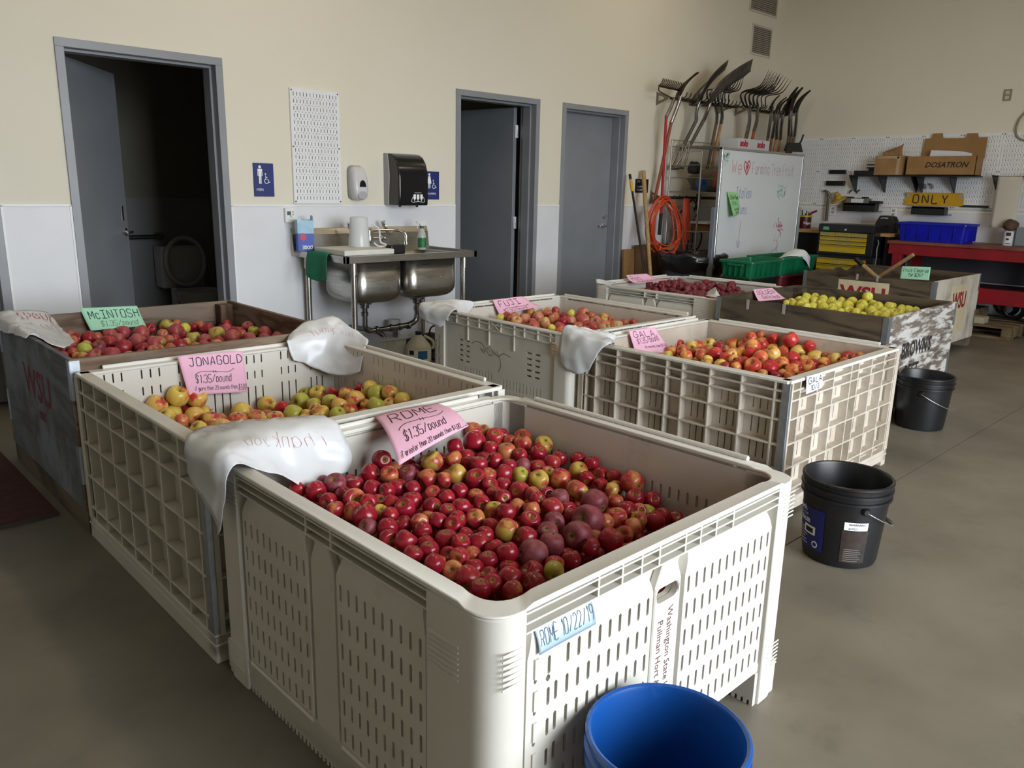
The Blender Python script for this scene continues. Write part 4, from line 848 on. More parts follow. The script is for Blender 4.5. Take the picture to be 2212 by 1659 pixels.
'gold': [(5.456,2.789,0.604,0.0245,'g'),(5.569,2.808,0.605,0.0249,'g'),(5.468,2.738,0.604,0.0292,'g'),(5.671,2.802,0.605,0.0327,'g'),(5.865,2.842,0.605,0.0388,'g'),(5.917,2.798,0.611,0.0323,'g'),(5.594,2.726,0.605,0.0371,'g'),(5.732,2.716,0.605,0.0351,'g'),(5.871,2.711,0.605,0.0366,'g'),(5.4,2.609,0.606,0.0286,'g'),(5.453,2.586,0.604,0.031,'g'),(5.478,2.521,0.605,0.0357,'g'),(5.727,2.642,0.604,0.0347,'g'),(5.885,2.649,0.605,0.0294,'g'),(5.918,2.585,0.605,0.0328,'g'),(5.532,2.483,0.605,0.0286,'g'),(5.404,2.419,0.605,0.0303,'g'),(5.666,2.508,0.605,0.0364,'g'),(5.909,2.505,0.606,0.042,'g'),(5.7,2.444,0.605,0.0387,'g'),(5.643,2.325,0.605,0.0369,'g'),(5.909,2.426,0.595,0.042,'g'),(5.438,2.321,0.605,0.0346,'g'),(5.417,2.26,0.605,0.032,'g'),(5.357,2.34,0.605,0.0252,'g'),(5.858,2.292,0.605,0.0363,'g'),(5.604,2.238,0.605,0.035,'g'),(5.441,2.153,0.603,0.0361,'g'),(5.615,2.156,0.605,0.0346,'g'),(5.899,2.222,0.605,0.042,'g'),(5.398,2.106,0.604,0.0312,'g'),(5.503,2.076,0.603,0.0382,'g'),(5.78,2.104,0.606,0.0305,'g'),(5.613,2.047,0.605,0.0319,'g'),(5.836,2.073,0.605,0.0352,'g'),(5.333,2.179,0.605,0.024,'g'),(5.642,2.099,0.605,0.0276,'g'),(5.888,2.042,0.604,0.0282,'g'),(5.721,2.585,0.606,0.0247,'g'),(5.916,2.397,0.66,0.0357,'g'),(5.917,2.353,0.608,0.0349,'g'),(5.899,2.143,0.605,0.0286,'g'),(5.588,2.605,0.605,0.0292,'g'),(5.454,2.684,0.607,0.0291,'g'),(5.846,2.393,0.609,0.0344,'g'),(5.379,2.049,0.608,0.0311,'g'),(5.472,2.022,0.607,0.0268,'g')],
'redd': [(5.537,4.088,0.602,0.0309,'r'),(5.725,4.092,0.602,0.0336,'d'),(5.83,4.089,0.6,0.0296,'d'),(5.812,4.016,0.6,0.0335,'r'),(5.908,4.038,0.6,0.0339,'r'),(5.547,3.966,0.6,0.0284,'r'),(5.604,3.948,0.6,0.0326,'r'),(5.606,3.878,0.599,0.0283,'r'),(5.607,3.818,0.601,0.0342,'r'),(5.801,3.899,0.6,0.029,'r'),(5.736,3.821,0.6,0.0306,'r'),(5.628,3.704,0.599,0.0358,'d'),(5.916,3.864,0.6,0.0271,'d'),(5.748,3.695,0.6,0.0423,'r'),(5.931,3.785,0.622,0.032,'r'),(5.936,3.721,0.616,0.0295,'r'),(5.884,3.714,0.601,0.0287,'r'),(5.935,3.647,0.6,0.0327,'r'),(5.811,3.537,0.6,0.0299,'r'),(5.932,3.538,0.624,0.0395,'r'),(5.875,3.503,0.609,0.0365,'r'),(5.925,3.474,0.598,0.024,'r'),(5.795,3.473,0.6,0.024,'r'),(5.572,3.73,0.601,0.0278,'r'),(5.547,4.026,0.6,0.0245,'r')]}
CLS = {'rome': {'r': 'deep red', 'm': 'red blushed', 'y': 'half yellow, half red', 'g': 'small green-yellow', 'd': 'dusky maroon', 'o': 'orange-red'}}
WHERE = {'rome': 'nearest bin', 'jona': 'cream lattice bin', 'mci': 'blue-grey wooden bin', 'fuji': 'bin by the sink', 'gala': 'soiled lattice bin', 'gold': 'dark plywood bin', 'redd': 'bin before the whiteboard'}
COLN = {'r': 'deep red', 'm': 'red blushed', 'y': 'yellow and red', 'g': 'green-yellow', 'd': 'dusky maroon', 'o': 'orange-red'}
def zone(u, v):
    a = 'left' if u < .33 else 'right' if u > .66 else 'middle'; b = 'near' if v < .33 else 'far' if v > .66 else 'middle'
    return {('left', 'near'): 'near corner', ('middle', 'near'): 'right near edge', ('right', 'near'): 'right corner', ('left', 'middle'): 'left near edge', ('middle', 'middle'): 'centre',
            ('right', 'middle'): 'right far edge', ('left', 'far'): 'left corner', ('middle', 'far'): 'far edge by the sign', ('right', 'far'): 'far corner'}[(a, b)]
rnd = random.Random(77)
MESHES = {}
def get_mesh(key, c):
    k = (key, c)
    if k not in MESHES:
        m = AM[key].get(c) or AM[key]['r']; m = AM[key][c] if c in AM[key] else list(AM[key].values())[0]
        MESHES[k] = [apple_mesh('apple', m, hash((key, c, i)) % 999 if False else i*7+ord(c), tall=.93 if key in ('gala', 'redd', 'gold') else .88) for i in range(3)]
    return MESHES[k]
def apple(key, x, y, z, r, c, label=None):
    o = bpy.data.objects.new('apple', rnd.choice(get_mesh(key, c))); COL.objects.link(o)
    o.location = (x, y, z); s = r*rnd.uniform(.98, 1.03); o.scale = (s, s, s)
    tl = rnd.choice((.5, .8, 1.1, 1.4, 1.9, 2.5, 3.0)); az = rnd.uniform(0, 2*PI)
    o.rotation_euler = (tl, 0, az)
    x0, y0, W, D, rz, H = BINS[key]
    tag(o, label, 'apple', 'apples in the %s' % WHERE[key])
    for nm, me in (('stem', STEM), ('calyx', CALYX)):
        if key in ('gold', 'redd', 'fuji') and nm == 'calyx': continue
        if key == 'redd': continue
        s_ = bpy.data.objects.new(nm, me); COL.objects.link(s_); s_.parent = o
    return o
from collections import defaultdict
names = defaultdict(list)
# the apples that show largest are things of their own; the smallest, half-hidden rest is joined to the layers of its bin
ALL = sorted((r/math.sqrt(x*x+y*y+(CAM_H-z)**2), key, i) for key, l in APPLES.items() for i, (x, y, z, r, c) in enumerate(l))
SMALL = {(k, i) for _, k, i in ALL[:max(0, len(ALL)-318)]}
PLAIN = {'r': mk('layer_red', '8E1A2A', 'A8323A', scale=14, rough=.32), 'm': mk('layer_blush', 'A83A38', 'C07A50', scale=14, rough=.34), 'y': mk('layer_yellow_red', 'C47848', 'C8A850', scale=16, rough=.34),
         'g': mk('layer_yellow', 'CCC044', 'D4CC58', scale=12, rough=.36), 'd': mk('layer_maroon', '6E1E2A', '84323E', scale=14, rough=.45), 'o': mk('layer_orange', 'C0603E', 'D49A58', scale=14, rough=.34)}
PK = list('rmygdo')
for key, lst in APPLES.items():
    x0, y0, W, D, rz, H = BINS[key]
    for ii, (x, y, z, r, c) in enumerate(lst):
        if (key, ii) in SMALL: continue
        o = apple(key, x, y, z, r, c)
        zn = zone((x-x0)/W, (y-y0)/D)
        if key == 'gold': c = 'g'
        cn = {'gold': 'pale yellow', 'redd': 'dull dark red' if c == 'r' else 'blackish red'}.get(key, COLN[c])
        names['%s apple at the %s of the %s' % (cn, zn, WHERE[key])].append((o, r, z))
    # the layers beneath, glimpsed between the top apples and through the slots
    mb = MB(); ico = bmesh.new(); bmesh.ops.create_icosphere(ico, subdivisions=2, radius=1)
    iv = [v.co.copy() for v in ico.verts]; jf = [[v.index for v in f.verts] for f in ico.faces]; ico.free()
    rr = sum(a[3] for a in lst)/len(lst)*1.02; sp = rr*2.02
    ca, sa = math.cos(rz), math.sin(rz); wall = .055 if key in ('rome', 'redd', 'jona', 'gala', 'fuji') else .028
    P = []
    lat = [(Vector((a[0], a[1], a[2])), a[3]) for a in lst]
    nz = 0; zt = max(a[2] for a in lst)
    zz = zt
    top = sorted(a[2] for a in lst)
    kz = 0
    while zz > (.14 if key in ('rome', 'gala', 'jona') else zt-.16):
        off = (kz % 2)*sp/2
        yy = wall+rr+off*.6
        ky = 0
        while yy < D-wall-rr*.98:
            xx = wall+rr+((ky % 2)*sp/2+off) % sp
            while xx < W-wall-rr*.98:
                deep = zz < zt-.20
                edge = min(xx, yy)-wall < sp*1.1
                if not deep or edge:
                    jx, jy, jz = (rnd.uniform(-.12, .12)*rr for _ in range(3))
                    wx = x0+ca*xx-sa*yy+jx; wy = y0+sa*xx+ca*yy+jy; p = Vector((wx, wy, zz+jz))
                    # stay under the listed apples
                    best = None; ok = True; zl = 9
                    for q, qr in lat:
                        dx = q.x-wx; dy = q.y-wy; d2 = dx*dx+dy*dy
                        if d2 < (qr+rr)**2*.85 and (q-p).length < (qr+rr)*.94: ok = False; break
                        if d2 < .012: zl = min(zl, q.z)
                    if ok and (zl == 9 or p.z < zl-.012) and (zl < 9 or p.z < top[len(top)//4]-.03): P.append((p, rr))
                xx += sp
            yy += sp*.87; ky += 1
        zz -= sp*.82; kz += 1
    for i, (p, r) in enumerate(P):
        mb.mat(PK.index('g') if key == 'gold' else PK.index('d') if key == 'redd' else PK.index(rnd.choice('rrrm' if key in ('rome', 'mci') else 'mmyo')))
        mb.add([p+Vector((v.x*r, v.y*r, v.z*r*.92)) for v in iv], jf)
    for ii, (x, y, z, r, c) in enumerate(lst):
        if (key, ii) not in SMALL: continue
        me = get_mesh(key, c)[ii % 3]; Mx = Matrix.Translation((x, y, z)) @ Matrix.Rotation(rnd.uniform(0, 6), 4, 'Z') @ Matrix.Rotation(rnd.uniform(0, 2.5), 4, 'X') @ Matrix.Scale(r, 4)
        mb.mat(PK.index('g' if key == 'gold' else 'd' if key == 'redd' else c)); mb.add([Mx @ v.co for v in me.vertices], [tuple(p.vertices) for p in me.polygons])
    ms = [PLAIN[k] for k in PK]
    o = mb.build('apple_layers', ms, smooth=180, loc=(x0+W/2, y0+D/2, .12), fixn=False)
    tag(o, 'lower layers of apples packed inside the %s' % WHERE[key], 'apples', kind='stuff')
for lab, lst in names.items():
    if len(lst) == 1: lst[0][0]['label'] = lab; continue
    lst.sort(key=lambda t: -t[1])
    if len(lst) == 2:
        lst[0][0]['label'] = 'larger '+lab; lst[1][0]['label'] = 'smaller '+lab
    else:
        lst.sort(key=lambda t: -t[1]); n = len(lst)
        for j, (o, r, z) in enumerate(lst): o['label'] = ('largest ' if j == 0 else 'large ' if j < n/3 else 'middle-sized ' if j < 2*n/3 else 'small ')+lab

# ================================================================ paper signs
M_PINK = mk('pink_paper', 'E8B6CC', 'E2AEC5', scale=5, rough=.8, spec=.2)
M_MINT = mk('mint_paper', 'A5D8BA', 'A0D2B4', scale=5, rough=.8, spec=.2)
M_PAPER = mk('white_paper', 'DADCE4', rough=.8, spec=.2)
M_PEN = mk('black_marker', '1A1620', rough=.6)
M_PENG = mk('dark_green_marker', '123A2C', rough=.6)
def sign(name, label, cat, TL, TR, BR, BL, mat, bulge=lambda u, v: 0.0, lines=(), group=None, base=None):
    TL, TR, BR, BL = map(Vector, (TL, TR, BR, BL))
    wu = ((TR-TL).length+(BR-BL).length)/2; hv = ((TL-BL).length+(TR-BR).length)/2
    n0 = (TR-TL).cross(TL-BL).normalized()
    def pos(u, v):
        return BL.lerp(BR, u).lerp(TL.lerp(TR, u), v)+n0*bulge(u, v)
    def P(a, b):
        u, v = a/wu, b/hv; p = pos(u, v); e = .01
        n = (pos(u+e, v)-p).cross(pos(u, v+e)-p).normalized()
        return p, n
    t = thing(name, (TL+TR)/2, label, cat, group)
    s = MB(); s.grid(lambda u, v: pos(u, v), 18, 14)
    sh = s.build('sheet', mat, t, smooth=180, solid=.0008)
    for ln in lines:
        txt, u0, u1, v0, h, wd, m = ln[:7]
        kw = ln[7] if len(ln) > 7 else {}
        sts = txt if isinstance(txt, list) else None
        if sts is None: sts = fit_strokes(txt, u0*wu, u1*wu, v0*hv, h*hv, **kw)
        else: sts = [[(a*wu, b*hv) for a, b in q] for q in sts]
        ink('handwriting', sts, P, wd, m, t, lift=.0012)
    return t
def flourish(u0, u1, v):
    m = (u0+u1)/2
    return [[(u0, v-.07), (u0+.03*(u1-u0)/.5, v-.02), (u0+.2*(u1-u0), v+.02), (m, v), (u1-.2*(u1-u0), v-.03), (u1-.05, v), (u1, v+.05)], [(m-.02, v-.03), (m-.02, v+.04)], [(m+.02, v-.04), (m+.02, v+.03)], [(m-.02, v+.005), (m+.02, v)]]
sign('price_sign', 'pink paper sign reading ROME lying on the apples of the nearest bin', 'sign', (1.362, 2.045, .669), (1.61, 2.032, .669), (1.60, 1.86, .632), (1.262, 1.77, .602), M_PINK,
     lambda u, v: .022*math.sin(PI*v)*(1-.3*u)+.006*math.sin(3*u), [
     ('ROME', .14, .80, .64, .25, .0042, M_PEN, dict(slant=.1)), (flourish(.15, .86, .52), 0, 0, 0, 0, .0026, M_PEN), ('$1.35/pound', .17, .76, .24, .17, .0026, M_PEN, dict(slant=.3)),
     ('if greater than 20 pounds then $1.00', .05, .90, .055, .085, .0016, M_PEN, dict(slant=.3)), ('pound', .84, .98, .02, .04, .0010, M_PEN)], group='pink price signs')
sign('price_sign', 'pink paper sign reading JONAGOLD hanging inside the cream lattice bin', 'sign', (1.196, 3.196, .692), (1.471, 3.196, .680), (1.466, 3.165, .505), (1.213, 3.165, .533), M_PINK,
     lambda u, v: .004*math.sin(PI*v)+.012*(1-v)**4, [
     ('JONAGOLD', .14, .96, .72, .20, .0034, M_PEN, dict(slant=.1)), (flourish(.18, .82, .55), 0, 0, 0, 0, .0022, M_PEN), ('$1.35/pound', .17, .74, .29, .19, .0024, M_PEN, dict(slant=.3)),
     ('if more than 20 pounds then $1.00', .12, .98, .10, .10, .0015, M_PEN, dict(slant=.3)), ('pound', .84, .97, .055, .05, .0010, M_PEN)], group='pink price signs')
sign('price_sign', 'mint green paper sign reading McINTOSH inside the blue-grey wooden bin', 'sign', (1.186, 4.425, .738), (1.464, 4.420, .727), (1.488, 4.385, .618), (1.213, 4.385, .622), M_MINT,
     lambda u, v: .012*(1-v)**3+.004*math.sin(5*u)*(1-v), [
     ('McINTOSH', .09, .96, .50, .36, .0042, M_PENG, dict(slant=.08)), ('$1.35/pound', .22, .88, .14, .24, .0018, M_PENG, dict(slant=.3))])
sign('price_sign', 'pink paper sign reading FUJI inside the beige bin right of the sink', 'sign', (3.445, 3.778, .674), (3.709, 3.778, .678), (3.80, 3.715, .607), (3.481, 3.755, .575), M_PINK,
     lambda u, v: .02*(1-v)**3*(.4+u), [('FUJI', .12, .72, .48, .38, .0046, M_PEN, dict(slant=.1)), (flourish(.14, .86, .30), 0, 0, 0, 0, .003, M_PEN), ('$1.35/pound', .16, .72, .06, .16, .002, M_PEN)], group='pink price signs')
sign('price_sign', 'pink paper sign reading GALA inside the soiled lattice bin', 'sign', (3.352, 2.592, .652), (3.585, 2.592, .647), (3.70, 2.55, .488), (3.385, 2.565, .535), M_PINK,
     lambda u, v: .016*(1-v)**2*u, [('GALA', .12, .82, .68, .24, .0040, M_PEN), ('$1.35/pound', .14, .86, .38, .22, .0026, M_PEN, dict(slant=.25, rise=.08)), ('20 pounds then $1.00', .30, .98, .20, .09, .0018, M_PEN, dict(rise=.08))], group='pink price signs')
sign('price_sign', 'curled pink paper sign reading Red Delicious in the bin before the whiteboard', 'sign', (5.19, 4.072, .706), (5.464, 4.072, .702), (5.66, 3.98, .648), (5.251, 4.00, .640), M_PINK,
     lambda u, v: -.02*math.sin(PI*v), [('Red', .10, .45, .52, .36, .004, M_PEN), ('Delicious', .22, .86, .14, .30, .003, M_PEN)], group='pink price signs')
sign('price_sign', 'pink paper sign reading GOLDEN Delicious in the dark plywood bin', 'sign', (5.24, 2.945, .702), (5.514, 2.945, .696), (5.63, 2.90, .605), (5.255, 2.915, .615), M_PINK,
     lambda u, v: .014*(1-v)**2, [('GOLDEN', .10, .86, .56, .30, .0044, M_PEN, dict(slant=.1)), ('Delicious', .22, .86, .16, .28, .0036, M_PEN, dict(slant=.1))], group='pink price signs')
sign('paper_note', 'mint green note leaning on the rim of the white-ended wooden bin', 'sign', (7.275, 2.689, .789), (7.275, 2.454, .800), (7.258, 2.447, .690), (7.258, 2.687, .682), M_MINT,
     lambda u, v: .002*math.sin(4*u), [('Fruit Clean up', .08, .94, .58, .26, .0036, M_PENG, dict(slant=.2)), ('for $25?', .28, .76, .22, .24, .0036, M_PENG, dict(slant=.2))])
F = side_frames(*[BINS['gala'][i] for i in range(5)])[0]['front'][0]
sign('bin_tag', 'small white tag reading GALA on the rim of the soiled lattice bin', 'tag', F(.125, .634, .006), F(.275, .632, .006), F(.282, .562, .010), F(.13, .556, .010), M_PAPER,
     lambda u, v: .002*math.sin(3*u), [('GALA', .14, .9, .52, .34, .0036, M_PEN), ('10/3', .26, .74, .12, .28, .003, M_PEN)])
# ================================================================ plastic bags draped over the bin rims
M_FILM = mk('white_bag_film', 'DEDFE0', 'D2D4D6', scale=4, rough=.30, spec=.5, alpha=.93)
M_REDI = mk('red_bag_print', 'B8203A', rough=.5)
M_REDF = mk('faded_red_bag_print', 'CF8C94', rough=.5)
def bag(label, rows, text=(), seed=0, wr=.011, n=(34, 26), folded=True):
    f = net(rows); so = Vector((seed*3.1, seed*1.7, 0))
    def P0(u, v):
        p = f(u, v); q = p*14+so
        return p+Vector((noise.noise(q), noise.noise(q+Vector((9, 0, 0))), noise.noise(q+Vector((0, 9, 0)))*.7))*wr+Vector((0, 0, abs(noise.noise(p*30+so))*wr*.5))
    def P(u, v):
        e = .008; p = P0(u, v); nn = (P0(u+e, v)-p).cross(P0(u, v+e)-p)
        if nn.length < 1e-12: return p, Vector((0, 0, 1))
        nn.normalize()
        return p, (nn if nn.dot(Vector((0, 0, CAM_H))-p) > 0 else -nn)
    c = Vector(rows[0][0])
    t = thing('plastic_bag', f(.5, .5), label, 'bag')
    mb = MB(); mb.grid(lambda u, v: P0(u, v), *n)
    mb.build('bag_film', M_FILM, t, smooth=180, solid=.0012)
    if folded:
        mb = MB(); mb.grid(lambda u, v: P0(.03+u*.94, .06+v*.9)-P(.03+u*.94, .06+v*.9)[1]*.004+Vector((.004*noise.noise(Vector((u*4, v*4, seed))), 0, .003)), *n)
        mb.build('under_layer', M_FILM, t, smooth=180, solid=.001)
    for sts, wd, m in text: ink('red_print', sts, P, wd, m, t, lift=.0018)
    return t
def flip(sts): return [[(a, b) for a, b in q] for q in sts]
def txt_uv(s, u0, u1, v0, h, rot=False, **kw):
    sts = fit_strokes(s, 0, 1, 0, 1, **kw)
    if rot: return [[(u1-(u1-u0)*a, v0+h-h*b) for a, b in q] for q in sts]
    return [[(u0+(u1-u0)*a, v0+h*b) for a, b in q] for q in sts]
bag('white bag printed thank you, draped over the rims of the two nearest bins', [
    [(.795, 2.115, .60), (.80, 2.13, .69), (.93, 2.19, .69), (1.075, 2.13, .695), (1.19, 2.06, .695)],
    [(.785, 2.03, .565), (.795, 2.02, .69), (.93, 2.07, .708), (1.06, 2.03, .705), (1.20, 1.995, .69)],
    [(.785, 1.95, .54), (.795, 1.93, .69), (.90, 1.95, .70), (1.02, 1.965, .685), (1.21, 1.96, .64)],
    [(.79, 1.93, .50), (.805, 1.88, .685), (.89, 1.91, .675), (1.01, 1.935, .615), (1.215, 1.945, .585)],
    [(.79, 1.915, .47), (.815, 1.86, .675), (.92, 1.89, .625), (1.05, 1.91, .555), (1.20, 1.93, .555)]],
    [(txt_uv('Thank you', .50, .93, .42, .16, rot=True, slant=.3), .0022, M_REDF), (txt_uv('Thank', .50, .90, .03, .10, slant=.3), .004, M_REDI), (txt_uv('you!', .30, .50, .12, .12, slant=.3), .003, M_REDF)], 1)
bag('white bag stack over the far corner of the cream lattice bin', [
    [(1.69, 3.225, .69), (1.80, 3.30, .74), (1.93, 3.25, .778), (1.97, 3.14, .745), (1.99, 3.06, .705)],
    [(1.675, 3.19, .69), (1.78, 3.215, .71), (1.88, 3.18, .72), (1.945, 3.10, .705), (1.975, 3.0, .69)],
    [(1.685, 3.185, .64), (1.78, 3.18, .64), (1.86, 3.15, .63), (1.90, 3.07, .615), (1.92, 2.95, .645)],
    [(1.695, 3.18, .61), (1.77, 3.17, .575), (1.84, 3.12, .545), (1.885, 3.03, .54), (1.90, 2.96, .57)]],
    [(txt_uv('Thank you', .30, .78, .26, .14, slant=.3), .003, M_REDF)], 2)
bag('white bag with red print over the left corner of the blue-grey wooden bin', [
    [(.805, 4.42, .66), (.825, 4.44, .738), (.92, 4.43, .750), (1.03, 4.42, .73), (1.06, 4.40, .66)],
    [(.80, 4.25, .68), (.82, 4.25, .73), (.90, 4.25, .728), (1.0, 4.22, .695), (1.06, 4.2, .652)],
    [(.805, 4.05, .70), (.825, 4.05, .727), (.88, 4.05, .712), (.96, 4.0, .675), (1.03, 4.0, .648)],
    [(.81, 3.85, .712), (.825, 3.84, .725), (.86, 3.84, .706), (.90, 3.82, .68), (.95, 3.82, .655)]],
    [(txt_uv('Thank', .42, .80, .08, .22, slant=.3), .007, M_REDI), (txt_uv('you', .5, .8, .36, .2, slant=.3), .006, M_REDF)], 3)
bag('white bag hanging over the left corner of the beige bin by the sink', [
    [(2.93, 3.88, .60), (2.935, 3.87, .675), (3.05, 3.86, .69), (3.2, 3.80, .695), (3.3, 3.78, .665)],
    [(2.935, 3.80, .575), (2.945, 3.78, .67), (3.04, 3.76, .685), (3.15, 3.76, .665), (3.25, 3.77, .615)],
    [(2.945, 3.71, .555), (2.95, 3.69, .665), (3.02, 3.68, .676), (3.1, 3.70, .635), (3.18, 3.74, .605)],
    [(2.95, 3.68, .56), (2.96, 3.60, .66), (3.0, 3.6, .664), (3.05, 3.65, .625), (3.12, 3.7, .60)]], (), 4)
bag('white bag hanging over the corner between the beige and the soiled lattice bin', [
    [(2.98, 2.73, .50), (2.98, 2.74, .61), (3.0, 2.72, .70), (3.10, 2.68, .675), (3.20, 2.62, .66)],
    [(2.98, 2.68, .47), (2.975, 2.68, .60), (2.995, 2.67, .68), (3.10, 2.62, .67), (3.22, 2.58, .645)],
    [(2.985, 2.60, .465), (2.98, 2.58, .58), (3.0, 2.56, .655), (3.10, 2.55, .65), (3.20, 2.56, .605)],
    [(2.99, 2.55, .49), (2.99, 2.50, .58), (3.01, 2.44, .645), (3.08, 2.47, .64), (3.15, 2.52, .605)]], (), 5)
bag('small white bag cone standing on the near corner of the red delicious bin', [
    [(5.06, 3.22, .665), (5.04, 3.16, .70), (5.03, 3.13, .715), (5.0, 3.1, .70), (4.99, 3.06, .665)],
    [(5.04, 3.20, .66), (5.0, 3.13, .68), (4.98, 3.10, .685), (4.96, 3.07, .675), (4.95, 3.04, .66)],
    [(4.96, 3.16, .655), (4.93, 3.11, .655), (4.92, 3.08, .655), (4.92, 3.05, .655), (4.93, 3.02, .655)]], (), 6, wr=.003, n=(14, 8), folded=False)
bag('scrap of white bag on the far left corner of the red delicious bin', [
    [(4.85, 4.10, .66), (4.88, 4.12, .69), (4.95, 4.10, .67)], [(4.87, 4.04, .655), (4.92, 4.06, .67), (5.02, 4.05, .66)], [(4.88, 3.98, .65), (4.93, 4.0, .655), (5.0, 4.02, .652)]], (), 7, wr=.003, n=(12, 8), folded=False)

# ================================================================ buckets
M_BLUEB = mk('blue_bucket_plastic', '124C96', '10468E', scale=4, rough=.32, dirt='6A90B8', dscale=9, dmix=(.62, .85), damt=.35)
M_BLACKB = mk('black_bucket_plastic', '1A1A1D', '131315', scale=6, rough=.38, dirt='4A4034', dscale=6, dmix=(.56, .82), damt=.45)
M_WIRE = mk('grey_wire', (.5, .5, .5), rough=.35, metal=.9)
def bucket(label, x, y, H, r, rb, mat, rings=True, grp=None):
    t = thing('bucket', (x, y, 0), label, 'bucket', grp)
    rr = lambda z: rb+(r-rb)*z/H
    pr = [(0, .012), (rb-.012, .012), (rr(H*.97)-.006, H*.97), (r-.004, H-.003), (r+.002, H), (r+.007, H-.004), (r+.007, H-.012), (r+.002, H-.016)]
    if rings:
        for z in (H-.045, H-.075): pr += [(rr(z+.014)+.002, z+.014), (rr(z)+.011, z+.011), (rr(z)+.011, z+.003), (rr(z)+.002, z)]
    pr += [(rr(H-.10)+.001, H-.10), (rb+.001, .02), (rb-.003, .004), (rb-.012, 0), (0, 0)]
    MB().lathe(pr, (x, y, 0), 48).build('shell', mat, t, smooth=35)
    return t, rr
t, rr = bucket('empty blue plastic bucket standing against the nearest bin', 1.148, .738, .37, .152, .130, M_BLUEB)
def bail(t, x, y, H, rr, a0, drop, zear, mat=None, grip=True):
    """wire handle hanging on one side: ears at angles a0 and a0+180 degrees"""
    R = rr(zear)+.006
    for a in (a0, a0+PI):
        n = Vector((math.cos(a), math.sin(a), 0)); p = Vector((x, y, zear))+n*R
        M = Matrix.Translation(p) @ n.to_track_quat('Z', 'Y').to_matrix().to_4x4()
        MB().lathe([(0, .010), (.010, .010), (.016, .002), (.018, -.008)], n=14, M=M).build('handle_ear', mat or M_BLACKB, t, smooth=50)
    pts = []
    for k in range(25):
        th = PI*k/24; c, s = math.cos(th), math.sin(th)
        # half ring swung down against the side facing a0+90
        e1 = Vector((math.cos(a0), math.sin(a0), 0)); e2 = Vector((math.cos(a0+PI/2), math.sin(a0+PI/2), 0))
        pts.append(Vector((x, y, zear))+e1*c*(R+.012)+e2*s*(R+.02)+Vector((0, 0, -drop*s)))
    MB().tube(pts, .0024, 6).build('handle_wire', M_WIRE, t, smooth=180)
    if grip: MB().tube([pts[k] for k in (10, 11, 12, 13, 14)], .008, 8).build('handle_grip', M_BLACKPL, t, smooth=60)
t, rr = bucket('near black plastic bucket with a blue label, in front of the soiled lattice bin', 2.952, 1.182, .335, .160, .137, M_BLACKB)
BX, BY, BA = 2.952, 1.182, math.radians(-158)
bail(t, BX, BY, .335, rr, BA+math.radians(28), .10, .245)
def cyl(a0, z0, lift=.0): return lambda a, b, w: Vector((BX+(rr(z0+b)+w+lift)*math.cos(a0+a/.148), BY+(rr(z0+b)+w+lift)*math.sin(a0+a/.148), z0+b))
def patch(name, a0, a1, z0, z1, mat, parent, lift=.0025):
    mb = MB(); mb.grid(lambda u, v: Vector((BX+(rr(z0+(z1-z0)*v)+lift)*math.cos(a0+(a1-a0)*u), BY+(rr(z0+(z1-z0)*v)+lift)*math.sin(a0+(a1-a0)*u), z0+(z1-z0)*v)), 14, 3)
    return mb.build(name, mat, parent, smooth=180)
R_ = math.radians
lb = patch('label', BA+R_(-88), BA+R_(-24), .045, .215, mk('blue_label_print', '17206E', '141A5C', scale=8, rough=.45), t)
lb['label'] = 'blue printed label with white lettering'
for s_, z, sz, bo in (('Jack.', .195, .030, .02), ('TOP STOP', .176, .013, 0), ('SEALER', .150, .024, .03)): font_text('lettering', s_, sz, cyl(BA+R_(-74), z), M_INKW, lb, w=.0036, bold=bo*sz, sx=.85)
for k in range(6): patch('small_print', BA+R_(-84), BA+R_(-60+3*(k % 3)), .118-k*.012, .1205-k*.012, M_INKW, lb, .0032)
patch('sticker', BA+R_(-62), BA+R_(-38), .105, .140, M_INKW, lb, .0034)
patch('sticker_print', BA+R_(-58), BA+R_(-42), .112, .132, M_INKB, lb, .004)
mb = MB(); fz = cyl(BA+R_(-38), .070); mb.add([fz(.014*math.cos(2*PI*k/20), .014*math.sin(2*PI*k/20), .0035) for k in range(20)]+[fz(.009*math.cos(2*PI*k/20), .009*math.sin(2*PI*k/20), .0035) for k in range(20)], [(k, (k+1) % 20, 20+(k+1) % 20, 20+k) for k in range(20)]); mb.build('round_seal', M_INKW, lb)
wl = patch('warning_label', BA+R_(3), BA+R_(36), .165, .197, M_INKW, t)
font_text('lettering', 'WARNING', .0135, cyl(BA+R_(9), .184), M_INKB, wl, w=.0036, sx=.95); font_text('lettering', 'AVISO', .0125, cyl(BA+R_(9), .168), M_INKB, wl, w=.0036, sx=.95)
patch('warning_label', BA+R_(1), BA+R_(38), .03, .163, mk('scuffed_label', '3A2A22', '1C1716', scale=30, rough=.6), t, .002)
for k in range(7): patch('small_print', BA+R_(6), BA+R_(28+2*(k % 3)), .085-k*.008, .0868-k*.008, mk('grey_print', '8A8580', rough=.6), wl, .0032)
t, rr2 = bucket('far black plastic bucket beside the flaking white bin end', 5.11, 1.66, .33, .160, .137, M_BLACKB)
rr = rr2; bail(t, 5.11, 1.66, .33, rr2, R_(-165), .10, .235, grip=False)

